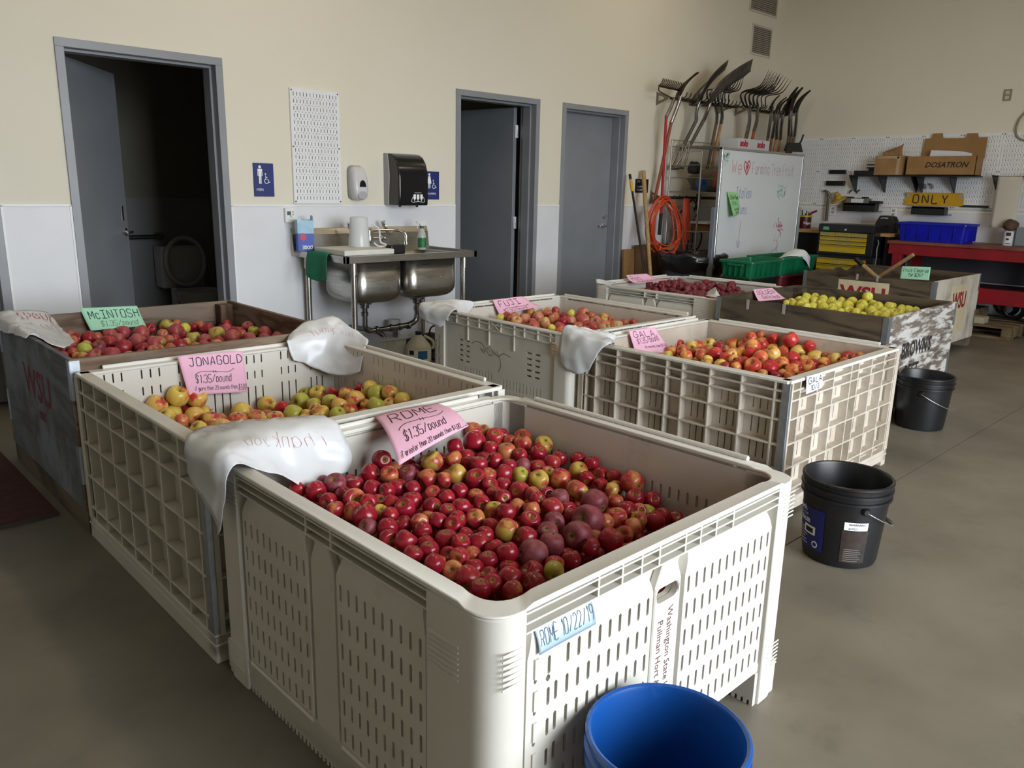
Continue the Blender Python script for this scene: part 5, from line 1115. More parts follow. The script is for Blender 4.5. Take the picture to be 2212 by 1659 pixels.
# ================================================================ things on the back wall
M_PEG = mk('white_enamel_steel', (.80, .81, .83), rough=.35, spec=.5)
M_SIGNB = mk('navy_sign_plastic', '1E2C6E', rough=.45)
M_GREYPL = mk('grey_plastic', (.32, .33, .34), rough=.45)
M_LTGREY = mk('light_grey_plastic', (.60, .60, .62), rough=.28)
M_DISP = mk('smoke_black_plastic', (.010, .010, .012), rough=.16, spec=.6)
M_SS = mk('stainless_steel', (.50, .48, .44), (.44, .42, .39), scale=6, rough=.27, metal=1, stretch=(1, 1, 14), rvar=.08)
M_CHROME = mk('chrome', (.72, .72, .73), rough=.10, metal=1)
FA = lambda u, v, w: Vector((u, YB-w, v))
def pegboard_mesh():
    Wp, Hp = .4044, .8108; F = lambda a, b, w: (a, -w, b)
    holes = []
    nx, ny = 14, 16
    for i in range(nx):
        for j in range(ny):
            cx = .027+i*(Wp-.054)/(nx-1); cz = .04+j*(Hp-.08)/(ny-1)
            holes.append([(cx-.0024, cz-.0125), (cx+.0024, cz-.0125), (cx+.0024, cz+.0125), (cx-.0024, cz+.0125)])
            if j < ny-1 and i < nx-1:
                dx = cx+(Wp-.054)/(nx-1)/2; dz = cz+(Hp-.08)/(ny-1)/2
                holes.append([(dx-.004, dz), (dx, dz-.004), (dx+.004, dz), (dx, dz+.004)])
    mb = MB(); mb.plate(F, rect(0, 0, Wp, Hp), holes, .0178, .019)
    mb.box(0, 0, 0, .0012, .018, Hp, lambda a, b, c: (a, -b, c)); mb.box(Wp-.0012, 0, 0, Wp, .018, Hp, lambda a, b, c: (a, -b, c))
    mb.box(0, 0, 0, Wp, .018, .0012, lambda a, b, c: (a, -b, c)); mb.box(0, 0, Hp-.0012, Wp, .018, Hp, lambda a, b, c: (a, -b, c))
    o = mb.build('sheet', M_PEG); me = o.data; bpy.data.objects.remove(o)
    mb = MB()
    for cx in (.012, Wp-.012):
        for cz in (.014, Hp/2, Hp-.014): mb.lathe([(0, .003), (.005, .0025), (.006, 0)], n=8, M=Matrix.Translation((cx, -.019, cz)) @ Matrix.Rotation(PI/2, 4, 'X'))
    o = mb.build('screws', mk('dark_screw', (.08, .08, .08), rough=.4, metal=.6)); ms = o.data; bpy.data.objects.remove(o)
    return me, ms
PEG_SHEET, PEG_SCREWS = pegboard_mesh()
def pegboard(loc, rz, label, group=None):
    t = thing('pegboard', loc, label, 'pegboard', group, rz=rz)
    for nm, me in (('sheet', PEG_SHEET), ('screws', PEG_SCREWS)):
        o = bpy.data.objects.new(nm, me); COL.objects.link(o); o.parent = t
    return t
pegboard((2.989, YB, 1.234), 0, 'single white metal pegboard on the wall above the sink')
def adasign(name, label, x0, x1, z0, z1, word, wsize, woman=False):
    t = tag(MB().box(x0, 0, z0, x1, .006, z1, lambda a, b, c: FA(a, c, b)).build(name, M_SIGNB, loc=(x0, YB, z0), bevel=.002), label, 'sign')
    mb = MB(); w = x1-x0; px = x0+w*.32; pz = z0+(z1-z0)*.62; F = lambda a, b, ww: FA(px+a, pz+b, ww)
    c8 = lambda r, cx, cy, n=14: [(cx+r*math.cos(2*PI*k/n), cy+r*math.sin(2*PI*k/n)) for k in range(n)]
    mb.prism(c8(.010, 0, .062), F, .0062, .0072)
    if woman: mb.prism([(-.010, .048), (.010, .048), (.022, -.012), (.010, -.012), (.009, -.052), (.002, -.052), (.002, -.012), (-.002, -.012), (-.002, -.052), (-.009, -.052), (-.010, -.012), (-.022, -.012)], F, .0062, .0072)
    else: mb.prism([(-.017, .048), (.017, .048), (.019, 0), (.013, 0), (.0125, .032), (.010, .032), (.009, -.055), (.002, -.055), (.001, -.005), (-.001, -.005), (-.002, -.055), (-.009, -.055), (-.010, .032), (-.0125, .032), (-.013, 0), (-.019, 0)], F, .0062, .0072)
    qx = .048                                            # wheelchair symbol
    arc = [(qx+.016*math.cos(a), -.036+.016*math.sin(a)) for a in [PI*.62+PI*1.25*k/14 for k in range(15)]]
    for pts, r in ((arc, .0026), ([(qx-.006, .004), (qx-.004, -.024), (qx+.012, -.024), (qx+.020, -.046), (qx+.027, -.042)], .0028), ([(qx-.004, -.010), (qx+.008, -.010)], .0024)):
        mb.tube([F(a, b, .0066) for a, b in pts], r, 6)
    mb.prism(c8(.0055, qx-.006, .014, 10), F, .0062, .0072)
    mb.build('pictogram', M_INKW, t, fixn=True)
    font_text('lettering', word, wsize, lambda a, b, ww: FA(x0+w*.12+a, z0+(z1-z0)*.17+b, ww), M_INKW, t, w=.0064)
adasign('restroom_sign', 'blue MEN restroom sign beside the nearest grey door', 2.684, 2.840, 1.281, 1.513, 'MEN', .026)
adasign('restroom_sign', 'blue WOMEN restroom sign half hidden behind the black towel dispenser', 4.205, 4.362, 1.269, 1.500, 'WOMEN', .026, True)
# soap dispenser
t = thing('soap_dispenser', (3.53, YB, 1.39), 'grey-white wall soap dispenser left of the black towel dispenser', 'dispenser')
def shell(x0, x1, prof, r, F, n=4):
    """closed rounded shell: prof = [(z, depth)] going up"""
    mb = MB(); loops = []
    for z, d, ins in prof:
        L = rrect(x0+ins, 0, x1-ins, d, min(r, d*.49), n)
        loops.append([F(a, z, b) for a, b in L])
    m = len(loops[0]); vs = [p for l in loops for p in l]
    fs = [(i*m+k, i*m+(k+1) % m, (i+1)*m+(k+1) % m, (i+1)*m+k) for i in range(len(loops)-1) for k in range(m)]
    fs += [tuple(range(m))[::-1], tuple((len(loops)-1)*m+k for k in range(m))]
    return mb.add(vs, fs)
shell(3.452, 3.588, [(1.272, .03, .02), (1.28, .035, .008), (1.33, .04, .002), (1.42, .042, 0), (1.49, .042, .002), (1.515, .04, .014), (1.522, .03, .03)], .02, FA).build('back_plate', M_GREYPL, t, smooth=60)
shell(3.460, 3.596, [(1.262, .075, .030), (1.272, .092, .016), (1.31, .105, .004), (1.36, .102, .0), (1.42, .094, 0), (1.47, .082, .004), (1.50, .068, .014), (1.516, .05, .03)], .03, FA).build('cover', M_LTGREY, t, smooth=60)
mb = MB(); mb.prism([(3.505, 1.362), (3.562, 1.362)]+[(3.5335+.0285*math.cos(a), 1.362+.05*math.sin(a)) for a in [PI*k/12 for k in range(1, 12)]], FA, .095, .1035); mb.build('level_window', M_DISP, t)
mb = MB(); mb.prism([(3.528+.042*math.cos(2*PI*k/24), 1.298+.032*math.sin(2*PI*k/24)) for k in range(24)], FA, .088, .112); mb.build('push_bar', mk('silver_grey_plastic', (.42, .42, .44), rough=.3), t, smooth=50, bevel=.004)
# towel dispenser
t = thing('towel_dispenser', (3.945, YB, 1.42), 'large smoky black paper towel dispenser above the sink', 'dispenser')
prof = [(0, 1.224), (.195, 1.224), (.20, 1.30), (.20, 1.44), (.192, 1.50), (.172, 1.555), (.135, 1.60), (.09, 1.622), (.05, 1.626), (0, 1.626)]
mb = MB(); mb.prism(prof, lambda a, b, w: FA(w, b, a), 3.806, 4.096); mb.build('cover', M_DISP, t, smooth=40, bevel=.012, seg=3)
mb = MB(); mb.prism([(0, 1.222), (.06, 1.222), (.062, 1.30), (.075, 1.45), (.066, 1.55), (.05, 1.628), (0, 1.628)], lambda a, b, w: FA(w, b, a), 3.797, 4.104); mb.build('frame', M_GREYPL, t, bevel=.004)
mb = MB()
F = lambda a, b, w: FA(3.99+a, 1.275+b, w)
for a in (-.034, 0, .034):
    mb.prism(rrect(a-.012, -.002, a+.012, .038, .006, 3), F, .200, .2012); mb.prism([(a-.006, -.003), (a+.004, -.003), (a-.001, -.022)], F, .200, .2012)
mb.tube([F(*p, .2006) for p in ((-.066, -.018), (-.058, .008), (-.045, .022))], .0018, 5)
mb.tube([F(*p, .2006) for p in ((.066, -.018), (.058, .008), (.045, .022))], .0018, 5)
mb.tube([F(*p, .2006) for p in ((-.066, -.018), (-.05, -.026), (0, -.018), (.05, -.026), (.066, -.018))], .0018, 5)
mb.box(-.034, .048, .200, .034, .051, .2012, lambda a, b, c: F(a, b, c))
mb.build('hands_diagram', M_INKW, t)
MB().tube([FA(3.86, 1.218, .12), FA(3.875, 1.218, .12)], .009, 8).build('foot', M_BLACKPL, t); MB().tube([FA(4.03, 1.218, .12), FA(4.045, 1.218, .12)], .009, 8).build('foot', M_BLACKPL, t)
# thermostat
t = tag(MB().box(2.905, 0, 1.096, 2.985, .032, 1.202, lambda a, b, c: FA(a, c, b)).build('thermostat', M_WHITEPL, loc=(2.945, YB, 1.15), bevel=.006, seg=2), 'small white thermostat on the wall left of the sink', 'thermostat')
MB().box(2.918, .032, 1.150, 2.948, .0335, 1.178, lambda a, b, c: FA(a, c, b)).build('display', mk('lcd_grey', '5A6468', rough=.3), t)
for a, b in ((2.960, 1.168), (2.960, 1.150), (2.944, 1.138)): MB().box(a, .032, b, a+.01, .035, b+.01, lambda p, q, c: FA(p, c, q)).build('button', M_GREYPL, t)
# wall vents high up
for lab, x0, x1, z0, z1 in (('beige louvred vent high on the back wall near the corner', 9.178, 9.60, 3.038, 3.335), ('beige louvred vent cut by the top of the picture', 9.07, 9.67, 3.51, 4.0)):
    t = thing('wall_vent', (x0, YB, z0), lab, 'vent', 'wall vents')
    mb = MB(); f = .025
    for a, b, c, d in ((x0-f, z0-f, x1+f, z0), (x0-f, z1, x1+f, z1+f), (x0-f, z0, x0, z1), (x1, z0, x1+f, z1)): mb.box(a, 0, b, c, .012, d, lambda p, q, r: FA(p, r, q))
    mb.build('frame', mk('beige_vent_paint', (.58, .54, .44), rough=.5), t, bevel=.003)
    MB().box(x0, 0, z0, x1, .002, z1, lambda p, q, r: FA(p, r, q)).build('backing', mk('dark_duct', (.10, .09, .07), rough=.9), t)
    n = 14 if z1-z0 < .4 else 22
    for k in range(n):
        z = z0+(z1-z0)*(k+.5)/n; h = (z1-z0)/n*.55
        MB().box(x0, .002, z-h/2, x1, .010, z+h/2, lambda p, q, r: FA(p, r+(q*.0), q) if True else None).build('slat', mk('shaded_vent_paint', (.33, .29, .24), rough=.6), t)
# room sign by the third door
t = tag(MB().box(7.058, 0, 1.357, 7.29, .006, 1.502, lambda a, b, c: FA(a, c, b)).build('room_sign', mk('black_sign_plastic', (.012, .012, .014), rough=.5), loc=(7.06, YB, 1.36), bevel=.002), 'black room sign reading CUSTODIAL MECHANICAL right of the closed door', 'sign')
for s_, a, z, sz in (('102', .03, .108, .034), ('CUSTODIAL', .03, .055, .026), ('MECHANICAL', .03, .022, .026)): font_text('lettering', s_, sz, lambda p, q, w, a=a, z=z: FA(7.058+a+p, 1.357+z+q, w), M_INKW, t, w=.0064)

# ================================================================ the sink
t = thing('sink', (3.58, 5.13, 0), 'stainless steel two-bowl sink on tube legs between the restroom doors', 'sink')
sx0, sx1, sy0, sy1, sz = 2.985, 4.185, 4.782, YB, .872
bowls = ((3.125, 3.545, 4.868, 5.35), (3.580, 4.075, 4.868, 5.35))
mb = MB(); T = lambda a, b, w: (a, b, w)
mb.plate(T, rect(sx0, sy0, sx1, sy1-.03), [rrect(a, c, b, d, .07, 4) for a, b, c, d in bowls], sz-.003, sz)
for a, b, c, d in ((sx0, sy0, sx0+.03, sy1), (sx1-.03, sy0, sx1, sy1), (sx0, sy0, sx1, sy0+.035)): mb.box(a, b, sz-.028, c, d, sz+.020)
mb.build('deck', M_SS, t, bevel=.005, seg=2)
mb = MB(); mb.prism([(0, sz-.02), (.05, sz-.02), (.035, sz+.10), (.030, sz+.135), (.012, sz+.18), (0, sz+.18)], lambda a, b, w: FA(w, b, a), sx0-.035, sx1+.035)
mb.build('backsplash', M_SS, t, bevel=.002)
for (a, b, c, d), zb in zip(bowls, (.53, .535)):
    mb = MB(); loops = []
    R0 = .085
    for z, ins in [(sz, 0), (zb+R0, 0)]+[(zb+R0-R0*math.sin(k*PI/12), R0-R0*math.cos(k*PI/12)) for k in range(1, 7)]:
        loops.append([(x, y, z) for x, y in rrect(a+ins, c+ins, b-ins, d-ins, .085, 5)])
    m = len(loops[0]); vs = [p for l in loops for p in l]
    fs = [(i*m+k, i*m+(k+1) % m, (i+1)*m+(k+1) % m, (i+1)*m+k) for i in range(len(loops)-1) for k in range(m)]+[tuple((len(loops)-1)*m+k for k in range(m))[::-1]]
    mb.add(vs, fs).build('bowl', M_SS, t, smooth=70, solid=.003)
for x, y in ((3.095, 4.862), (4.115, 4.862), (3.05, 5.42), (4.13, 5.42)):
    lg = MB().tube([(x, y, 0), (x, y, sz-.09)], .0205, 14).build('leg', M_SS, t, smooth=60)
    MB().tube([(x, y, sz-.115), (x, y, sz-.004)], .0275, 14).build('leg_socket', M_SS, lg, smooth=60)
MB().tube([(4.13, 5.42, .27), (4.115, 4.862, .27)], .016, 10).build('brace', M_SS, t, smooth=60)
M_DRAIN = mk('dull_chrome_pipe', (.30, .30, .31), (.20, .20, .21), scale=14, rough=.24, metal=1)
mb = MB(); yd = 5.10
for x in (3.335, 3.83):
    mb.lathe([(0, .53), (.055, .53), (.055, .50), (.035, .495), (.035, .47), (.022, .465), (.022, .44), (.028, .438), (.028, .41), (.021, .408), (.021, .36)], (x, yd, 0), 16)
mb.tube(spline([(3.335, yd, .37), (3.335, yd, .33), (3.36, yd, .295), (3.42, yd, .288), (3.60, yd, .292), (3.74, yd, .30), (3.81, yd, .325), (3.83, yd, .375)], 5), .021, 10)
for x in (3.44, 3.57, 3.66, 3.74): mb.tube([(x-.012, yd, .292), (x+.012, yd, .294)], .028, 10)
mb.tube(spline([(3.615, yd, .29), (3.615, yd, .20), (3.615, yd, .12), (3.60, yd+.02, .075), (3.575, yd+.05, .085), (3.56, yd+.06, .14), (3.55, yd+.07, .22), (3.50, yd+.12, .26), (3.44, YB-.02, .262)], 5), .021, 10)
mb.tube([(3.615, yd, .20), (3.615, yd, .17)], .028, 10)
mb.build('drain_pipe', M_DRAIN, t, smooth=60)
# faucet on the backsplash
mb = MB(); yf = YB-.055
mb.tube([(3.50, yf, .965), (3.74, yf, .965)], .014, 10)
for x in (3.50, 3.74): mb.lathe([(0, .0), (.028, 0), (.028, .008), (.016, .02), (.014, .055)], n=14, M=Matrix.Translation((x, YB-.03, .965)) @ Matrix.Rotation(PI/2, 4, 'X'))
mb.lathe([(.022, .93), (.024, .97), (.018, 1.0), (.016, 1.03), (0, 1.032)], (3.60, yf-.02, 0), 14)
mb.tube(spline([(3.60, yf-.02, 1.015), (3.66, yf-.06, 1.03), (3.76, yf-.14, 1.03), (3.82, yf-.18, 1.015), (3.835, yf-.19, .985), (3.835, yf-.19, .945)], 6), .0105, 10)
mb.lathe([(.016, .945), (.016, .922), (0, .922)], (3.835, yf-.19, 0), 12)
mb.build('faucet', M_CHROME, t, smooth=60)
for x, zz in ((3.385, 1.03), (3.70, 1.04)):                # wrist blades
    mb = MB(); mb.grid(net([[(x-.0, yf-.03, zz+.06), (x+.025, yf-.05, zz+.065)], [(x+.005, yf-.05, zz+.02), (x+.032, yf-.07, zz+.025)], [(x+.04, yf-.05, zz-.03), (x+.06, yf-.06, zz-.02)], [(x+.09, yf-.02, zz-.05), (x+.095, yf-.03, zz-.04)]]), 4, 8)
    mb.build('wrist_blade', M_CHROME, t, smooth=180, solid=.006)
# --- on and under the sink
M_TRANS = mk('milky_clear_plastic', (.80, .82, .84), rough=.25, alpha=.55)
t = thing('carton', (3.0, 5.37, .88), 'blue and white carton standing upside down on the left end of the sink', 'box')
bx = lambda a, b, c: Matrix.Translation((3.0, 5.36, .893)) @ Matrix.Rotation(R_(-18), 4, 'Z') @ Vector((a, b, c))
MB().box(-.058, -.045, 0, .058, .045, .225, bx).build('body', mk('carton_blue', '1C3FA8', rough=.45), t, bevel=.001)
mb = MB(); mb.box(-.0585, -.0458, .13, .0585, .0458, .2252, bx); mb.build('pale_band', mk('carton_pale_blue', 'A8CBDC', '88B4CC', scale=20, rough=.45), t)
mb = MB(); mb.prism([(-.045, .0), (.045, .0), (.045, .02), (.02, .034), (-.02, .034), (-.045, .02)], lambda a, b, w: bx(w, a, .225+b), .054, .058); mb.prism([(-.058, 0), (-.02, .0), (-.058, .022)], lambda a, b, w: bx(a, w, .225+b), -.0455, -.044)
mb.build('torn_flap', MATS['carton_pale_blue'], t)
MB().box(.02, -.03, .2245, .05, .03, .2262, bx).build('opening_shade', M_INKB, t)  # flat black patch; shade of the carton's inside painted on, no hole cut
mb = MB(); mb.prism([(.022*math.cos(2*PI*k/18)-.02, .105+.028*math.sin(2*PI*k/18)) for k in range(18)], lambda a, b, w: bx(a, -w, b), .046, .0468); mb.prism([(.012*math.cos(2*PI*k/14), .02+.012*math.sin(2*PI*k/14)) for k in range(14)], lambda a, b, w: bx(w, a+.015, b), .0585, .0592)
mb.build('red_roundel', mk('carton_red', 'C63A56', rough=.5), t)
font_text('lettering', 'DIXIE', .036, lambda a, b, w: bx(.048-a, -.0468-w, .042-b), M_INKW, t, w=.0005, bold=.001, sx=.85)
font_text('lettering', 'DIXIE', .026, lambda a, b, w: bx(.0592+w, .036-a, .078-b), M_INKW, t, w=.0005, bold=.001, sx=.85)
t = thing('cloth', (2.98, 5.15, .88), 'green cloth hanging over the left end of the sink', 'cloth')
mb = MB(); mb.grid(net([[(3.03, 5.26, .897), (3.03, 5.17, .900), (3.03, 5.08, .897), (3.035, 5.0, .897)], [(2.975, 5.27, .897), (2.972, 5.17, .902), (2.975, 5.08, .897), (2.978, 5.0, .897)], [(2.962, 5.28, .84), (2.955, 5.18, .83), (2.966, 5.09, .83), (2.955, 4.99, .84)],
      [(2.960, 5.29, .76), (2.950, 5.19, .75), (2.968, 5.10, .74), (2.952, 4.985, .77)], [(2.958, 5.29, .725), (2.948, 5.20, .705), (2.968, 5.11, .695), (2.950, 4.98, .72)]]), 20, 20)
mb.build('cloth_sheet', mk('green_cloth', '1E7A5A', '1A6E50', scale=60, rough=.9, bump=.2, bscale=300), t, smooth=180, solid=.004)
t = tag(MB().box(3.01, 4.835, sz+.0205, 3.43, 5.24, sz+.058).build('cutting_board', mk('white_poly_board', (.66, .66, .60), (.60, .60, .54), scale=9, rough=.5), loc=(3.2, 5.0, sz), bevel=.006, seg=2), 'thick white board lying across the left bowl', 'board')
t = thing('measuring_jug', (3.315, 5.12, sz+.058), 'upturned translucent jug on the white board', 'jug')
mb = MB(); z0 = sz+.0585; mb.lathe([(.078, z0), (.078, z0+.006), (.064, z0+.21), (.058, z0+.216), (0, z0+.216)], (3.315, 5.12, 0), 28); mb.build('body', M_TRANS, t, smooth=50, solid=.0025)
MB().tube(spline([(3.385, 5.06, z0+.17), (3.43, 5.03, z0+.13), (3.435, 5.025, z0+.06), (3.445, 5.02, z0+.03), (3.47, 5.0, z0+.018), (3.46, 5.01, z0+.005), (3.42, 5.03, z0+.006), (3.40, 5.05, z0+.03)], 5), .007, 8).build('handle', mk('milky_handle_plastic', (.74, .75, .74), rough=.3, alpha=.8), t, smooth=60)
t = tag(MB().box(3.495, 4.97, sz+.003, 3.63, 5.05, sz+.075).build('sponge_holder', M_BLACKPL, loc=(3.56, 5.0, sz), bevel=.012, seg=3), 'small black box between the two bowls', 'box')
t = thing('spray_bottle', (3.965, 5.2, sz), 'clear spray bottle with a green label at the right bowl', 'bottle')
mb = MB(); c = (4.0, 5.255, 0); z = sz+.001
mb.lathe([(0, z), (.033, z), (.036, z+.01), (.036, z+.10), (.030, z+.135), (.018, z+.165), (.014, z+.18), (0, z+.18)], c, 20).build('body', mk('clear_bottle_plastic', (.62, .66, .62), rough=.15, alpha=.6), t, smooth=50)
mb = MB(); mb.lathe([(.0367, z+.02), (.0367, z+.098)], c, 20); mb.build('label', mk('green_bottle_label', '2C7A3C', '1E5A2C', scale=40, rough=.5), t, smooth=60)
mb = MB(); mb.lathe([(.016, z+.168), (.017, z+.19), (0, z+.191)], c, 14); mb.build('collar', mk('green_cap_plastic', '14583A', rough=.4), t, smooth=50)
mb = MB(); mb.prism([(-.045, .225), (-.02, .232), (.02, .228), (.026, .205), (.012, .19), (-.012, .19), (-.018, .208), (-.045, .212)], lambda a, b, w: Vector((4.0+a*.72, 5.255-a*.69+w, z+b)), -.009, .009); mb.tube([(4.0-.02, 5.27, z+.21), (4.0-.03, 5.275, z+.185), (4.0-.025, 5.272, z+.17)], .004, 6)
mb.build('trigger', M_WHITEPL, t, smooth=40, bevel=.002)
t = thing('jug_of_bleach', (3.76, 5.0, 0), 'translucent handled jug with a blue label under the sink', 'jug')
mb = MB(); mb.lathe([(0, 0), (.10, 0), (.105, .02), (.105, .13), (.09, .16), (.045, .215), (.022, .232), (.020, .238), (0, .238)], (3.765, 5.0, 0), 24).build('body', mk('milky_jug_plastic', (.62, .62, .52), rough=.35, alpha=.92), t, smooth=50)
MB().tube(spline([(3.80, 4.97, .225), (3.845, 4.93, .19), (3.86, 4.92, .15), (3.85, 4.925, .12)], 5), .011, 8).build('handle', MATS['milky_jug_plastic'], t, smooth=60)
MB().lathe([(.024, .232), (.024, .258), (0, .26)], (3.765, 5.0, 0), 16).build('cap', mk('navy_cap', '1C1E44', rough=.4), t, smooth=40)
mb = MB(); mb.lathe([(.1062, .03), (.1062, .125)], (3.765, 5.0, 0), 24, a0=R_(-175), a1=R_(-60)); mb.build('label', M_INKW, t, smooth=60)
mb = MB(); mb.lathe([(.1070, .05), (.1070, .118)], (3.765, 5.0, 0), 10, a0=R_(-128), a1=R_(-85)); mb.build('label_print', mk('blue_label', '2470A8', rough=.5), t, smooth=60)
mb = MB(); mb.lathe([(.1070, .085), (.1070, .122)], (3.765, 5.0, 0), 8, a0=R_(-168), a1=R_(-146)); mb.build('label_badge', M_INKB, t, smooth=60)
# clear tote, roll and black bag under the sink
t = thing('storage_tote', (3.45, 5.2, 0), 'clear storage tote under the sink', 'tote')
mb = MB(); ring(mb, Matrix.Translation((3.46, 5.05, 0)), .24, .36, .03, .006, .025, .004, .20); mb.box(3.465, 5.055, 0, 3.695, 5.405, .006); mb.build('tub', M_TRANS, t, smooth=40)
MB().box(3.45, 5.04, .20, 3.71, 5.42, .215).build('lid', M_TRANS, t, bevel=.005)
t = tag(MB().tube([(3.80, 5.38, .0), (3.80, 5.38, .30)], .055, 18).build('paper_roll', mk('roll_white', (.6, .6, .58), rough=.8), loc=(3.8, 5.38, 0), smooth=60), 'pale roll standing under the sink', 'roll')
t = thing('black_bag', (3.98, 5.1, 0), 'small black bag under the right end of the sink', 'bag')
mb = MB()
def lump(u, v):
    a = 2*PI*u; z = .21*v; r = (.115-.05*max(0, v-.6)/.4)*(1 if v < .98 else .2)
    k = noise.noise(Vector((math.cos(a)*2, math.sin(a)*2, v*5)))*.018
    return Vector((3.98+(r+k)*math.cos(a), 5.10+(r+k)*math.sin(a), z+.01*noise.noise(Vector((u*9, v*9, 3)))*v))
mb.grid(lump, 28, 14, cu=True); mb.build('bag_body', mk('black_nylon', (.014, .014, .018), rough=.5), t, smooth=70)
MB().tube(spline([(3.92, 5.06, .20), (3.93, 5.05, .26), (3.99, 5.06, .275), (4.03, 5.08, .25), (4.04, 5.09, .20)], 5), .008, 6).build('strap', MATS['black_nylon'], t, smooth=60)
# --- inside the dark restroom
M_PORC = mk('porcelain', (.60, .60, .58), rough=.15)
t = thing('toilet', (3.0, 7.35, 0), 'white toilet with its seat raised in the dark restroom', 'toilet')
mb = MB(); mb.lathe([(0, 0), (.13, 0), (.12, .10), (.13, .2), (.19, .32), (.21, .39), (.19, .40), (.16, .37), (.10, .25), (0, .22)], (3.0, 7.35, 0), 24); mb.box(2.86, 7.5, .15, 3.14, 7.66, .40); mb.build('bowl', M_PORC, t, smooth=50)
MB().box(2.80, 7.68, .38, 3.20, 7.88, .78).build('tank', M_PORC, t, bevel=.02, seg=2)
mb = MB(); mb.tube([(3.0+.18*math.cos(a), 7.62+.02*math.sin(a), .64+.22*math.sin(a)) for a in [2*PI*k/28 for k in range(28)]], .022, 8, closed=True); mb.build('raised_seat', M_PORC, t, smooth=60)
t = thing('grab_bar', (2.6, 7.85, .85), 'steel grab bar on the dark restroom wall', 'grab bar')
MB().tube([(1.9, 7.82, .86), (2.86, 7.82, .86)], .02, 10).build('bar', mk('dull_steel', (.2, .2, .2), rough=.35, metal=1), t, smooth=60)
for x in (1.9, 2.86): MB().tube([(x, 7.82, .86), (x, 7.9, .86)], .038, 14).build('flange', MATS['dull_steel'], t, smooth=60)

# ================================================================ tools hung on rails in the corner
M_RUST = mk('rusty_tool_steel', '3A2E24', '54463A', scale=18, rough=.55, metal=.6, dirt='6A4A30', dscale=12, dmix=(.6, .85), damt=.4)
M_DSTEEL = mk('dark_tool_steel', '26221E', '3A342C', scale=18, rough=.5, metal=.6)
M_TSTEEL = mk('worn_tool_steel', (.42, .40, .38), (.28, .26, .24), scale=14, rough=.32, metal=1)
M_ALU = mk('aluminium', (.55, .56, .58), rough=.35, metal=.9)
M_SCOOP = mk('scoop_aluminium', '6A645E', '4E4842', scale=10, rough=.42, metal=.7)
M_HRED = mk('red_fibreglass', 'B02038', rough=.4)
M_HORG = mk('orange_brown_ash', '9A5030', '84452A', scale=14, rough=.5, stretch=(6, 6, 1))
M_HTAN = mk('tan_ash_handle', 'B08858', '97703F', scale=14, rough=.55, stretch=(6, 6, 1))
M_HBRN = mk('brown_ash_handle', '6E563C', '5A4630', scale=14, rough=.6, stretch=(6, 6, 1))
M_HGRY = mk('grey_fibreglass', '5A564A', '4C483E', scale=20, rough=.5)
M_RAIL = mk('grey_rail_paint', '75705F', rough=.45, metal=.3)
M_GRIP = mk('dark_rubber_grip', '26241F', rough=.8)
def rail(x0, x1, z0, z1, label):
    t = thing('tool_rail', (x0, YB, z0), label, 'tool rail', 'tool rails')
    MB().tube([(x0+.05, 5.34, z0), (x1, 5.34, z1)], .016, 4).build('bar', M_RAIL, t)
    for x, z in ((x0, z0), (x1-.05, z1)):
        mb = MB(); P = [(0, -.07), (0, .07), (.155, .012), (.155, -.012)]; Q = [(.025, -.03), (.025, .035), (.10, .008), (.10, -.008)]
        mb.plate(lambda a, b, w, x=x, z=z: FA(x+w, z+b, a), P, [Q], -.004, .004); mb.build('bracket', M_RAIL, t)
    n = int((x1-x0)/.075)
    for k in range(n):
        x = x0+.09+(x1-x0-.12)*k/max(n-1, 1); z = z0+(z1-z0)*(x-x0)/(x1-x0)
        MB().tube(spline([(x, 5.34, z), (x, 5.27, z-.005), (x, 5.19, z), (x, 5.165, z+.025), (x, 5.16, z+.05)], 3), .006, 5).build('hook', M_DSTEEL, t, smooth=60)
    return t
rail(7.345, 8.60, 2.345, 2.345, 'grey hook rail above the closed door side, holding rake and scoops')
rail(8.925, 9.90, 2.352, 2.352, 'grey hook rail next to the room corner, holding forks and spades')
def handle(t, pts, r, mat, sock=None, grip=None):
    if sock: MB().tube(spline(sock, 5), [.018+.002*i/8 for i in range(len(spline(sock, 5)))], 10).build('socket', M_TSTEEL, t, smooth=60)
    MB().tube(pts, r, 10).build('shaft', mat, t, smooth=60)
    if grip: MB().tube(grip, r+.005, 10).build('grip', M_GRIP, t, smooth=60)
def blade(name, base, tip, wdt, mat, t, side, cup=.04, point=.6, n=(10, 14)):
    """shovel blade: base to tip, side = width direction"""
    base, tip, side = Vector(base), Vector(tip), Vector(side).normalized(); ax = tip-base; nn = ax.cross(side).normalized()
    def P(u, v):
        s = u*2-1
        w_ = wdt/2*(min(1, .55+v*3) if v < .15 else 1)*(1 if v < point else max(0.02, (1-((v-point)/(1-point))**1.6)))
        return base+ax*v+side*s*w_+nn*(cup*(s*s)*(1-.4*v)+.03*math.sin(PI*v))
    return MB().grid(P, *n).build(name, mat, t, smooth=180, solid=.004)
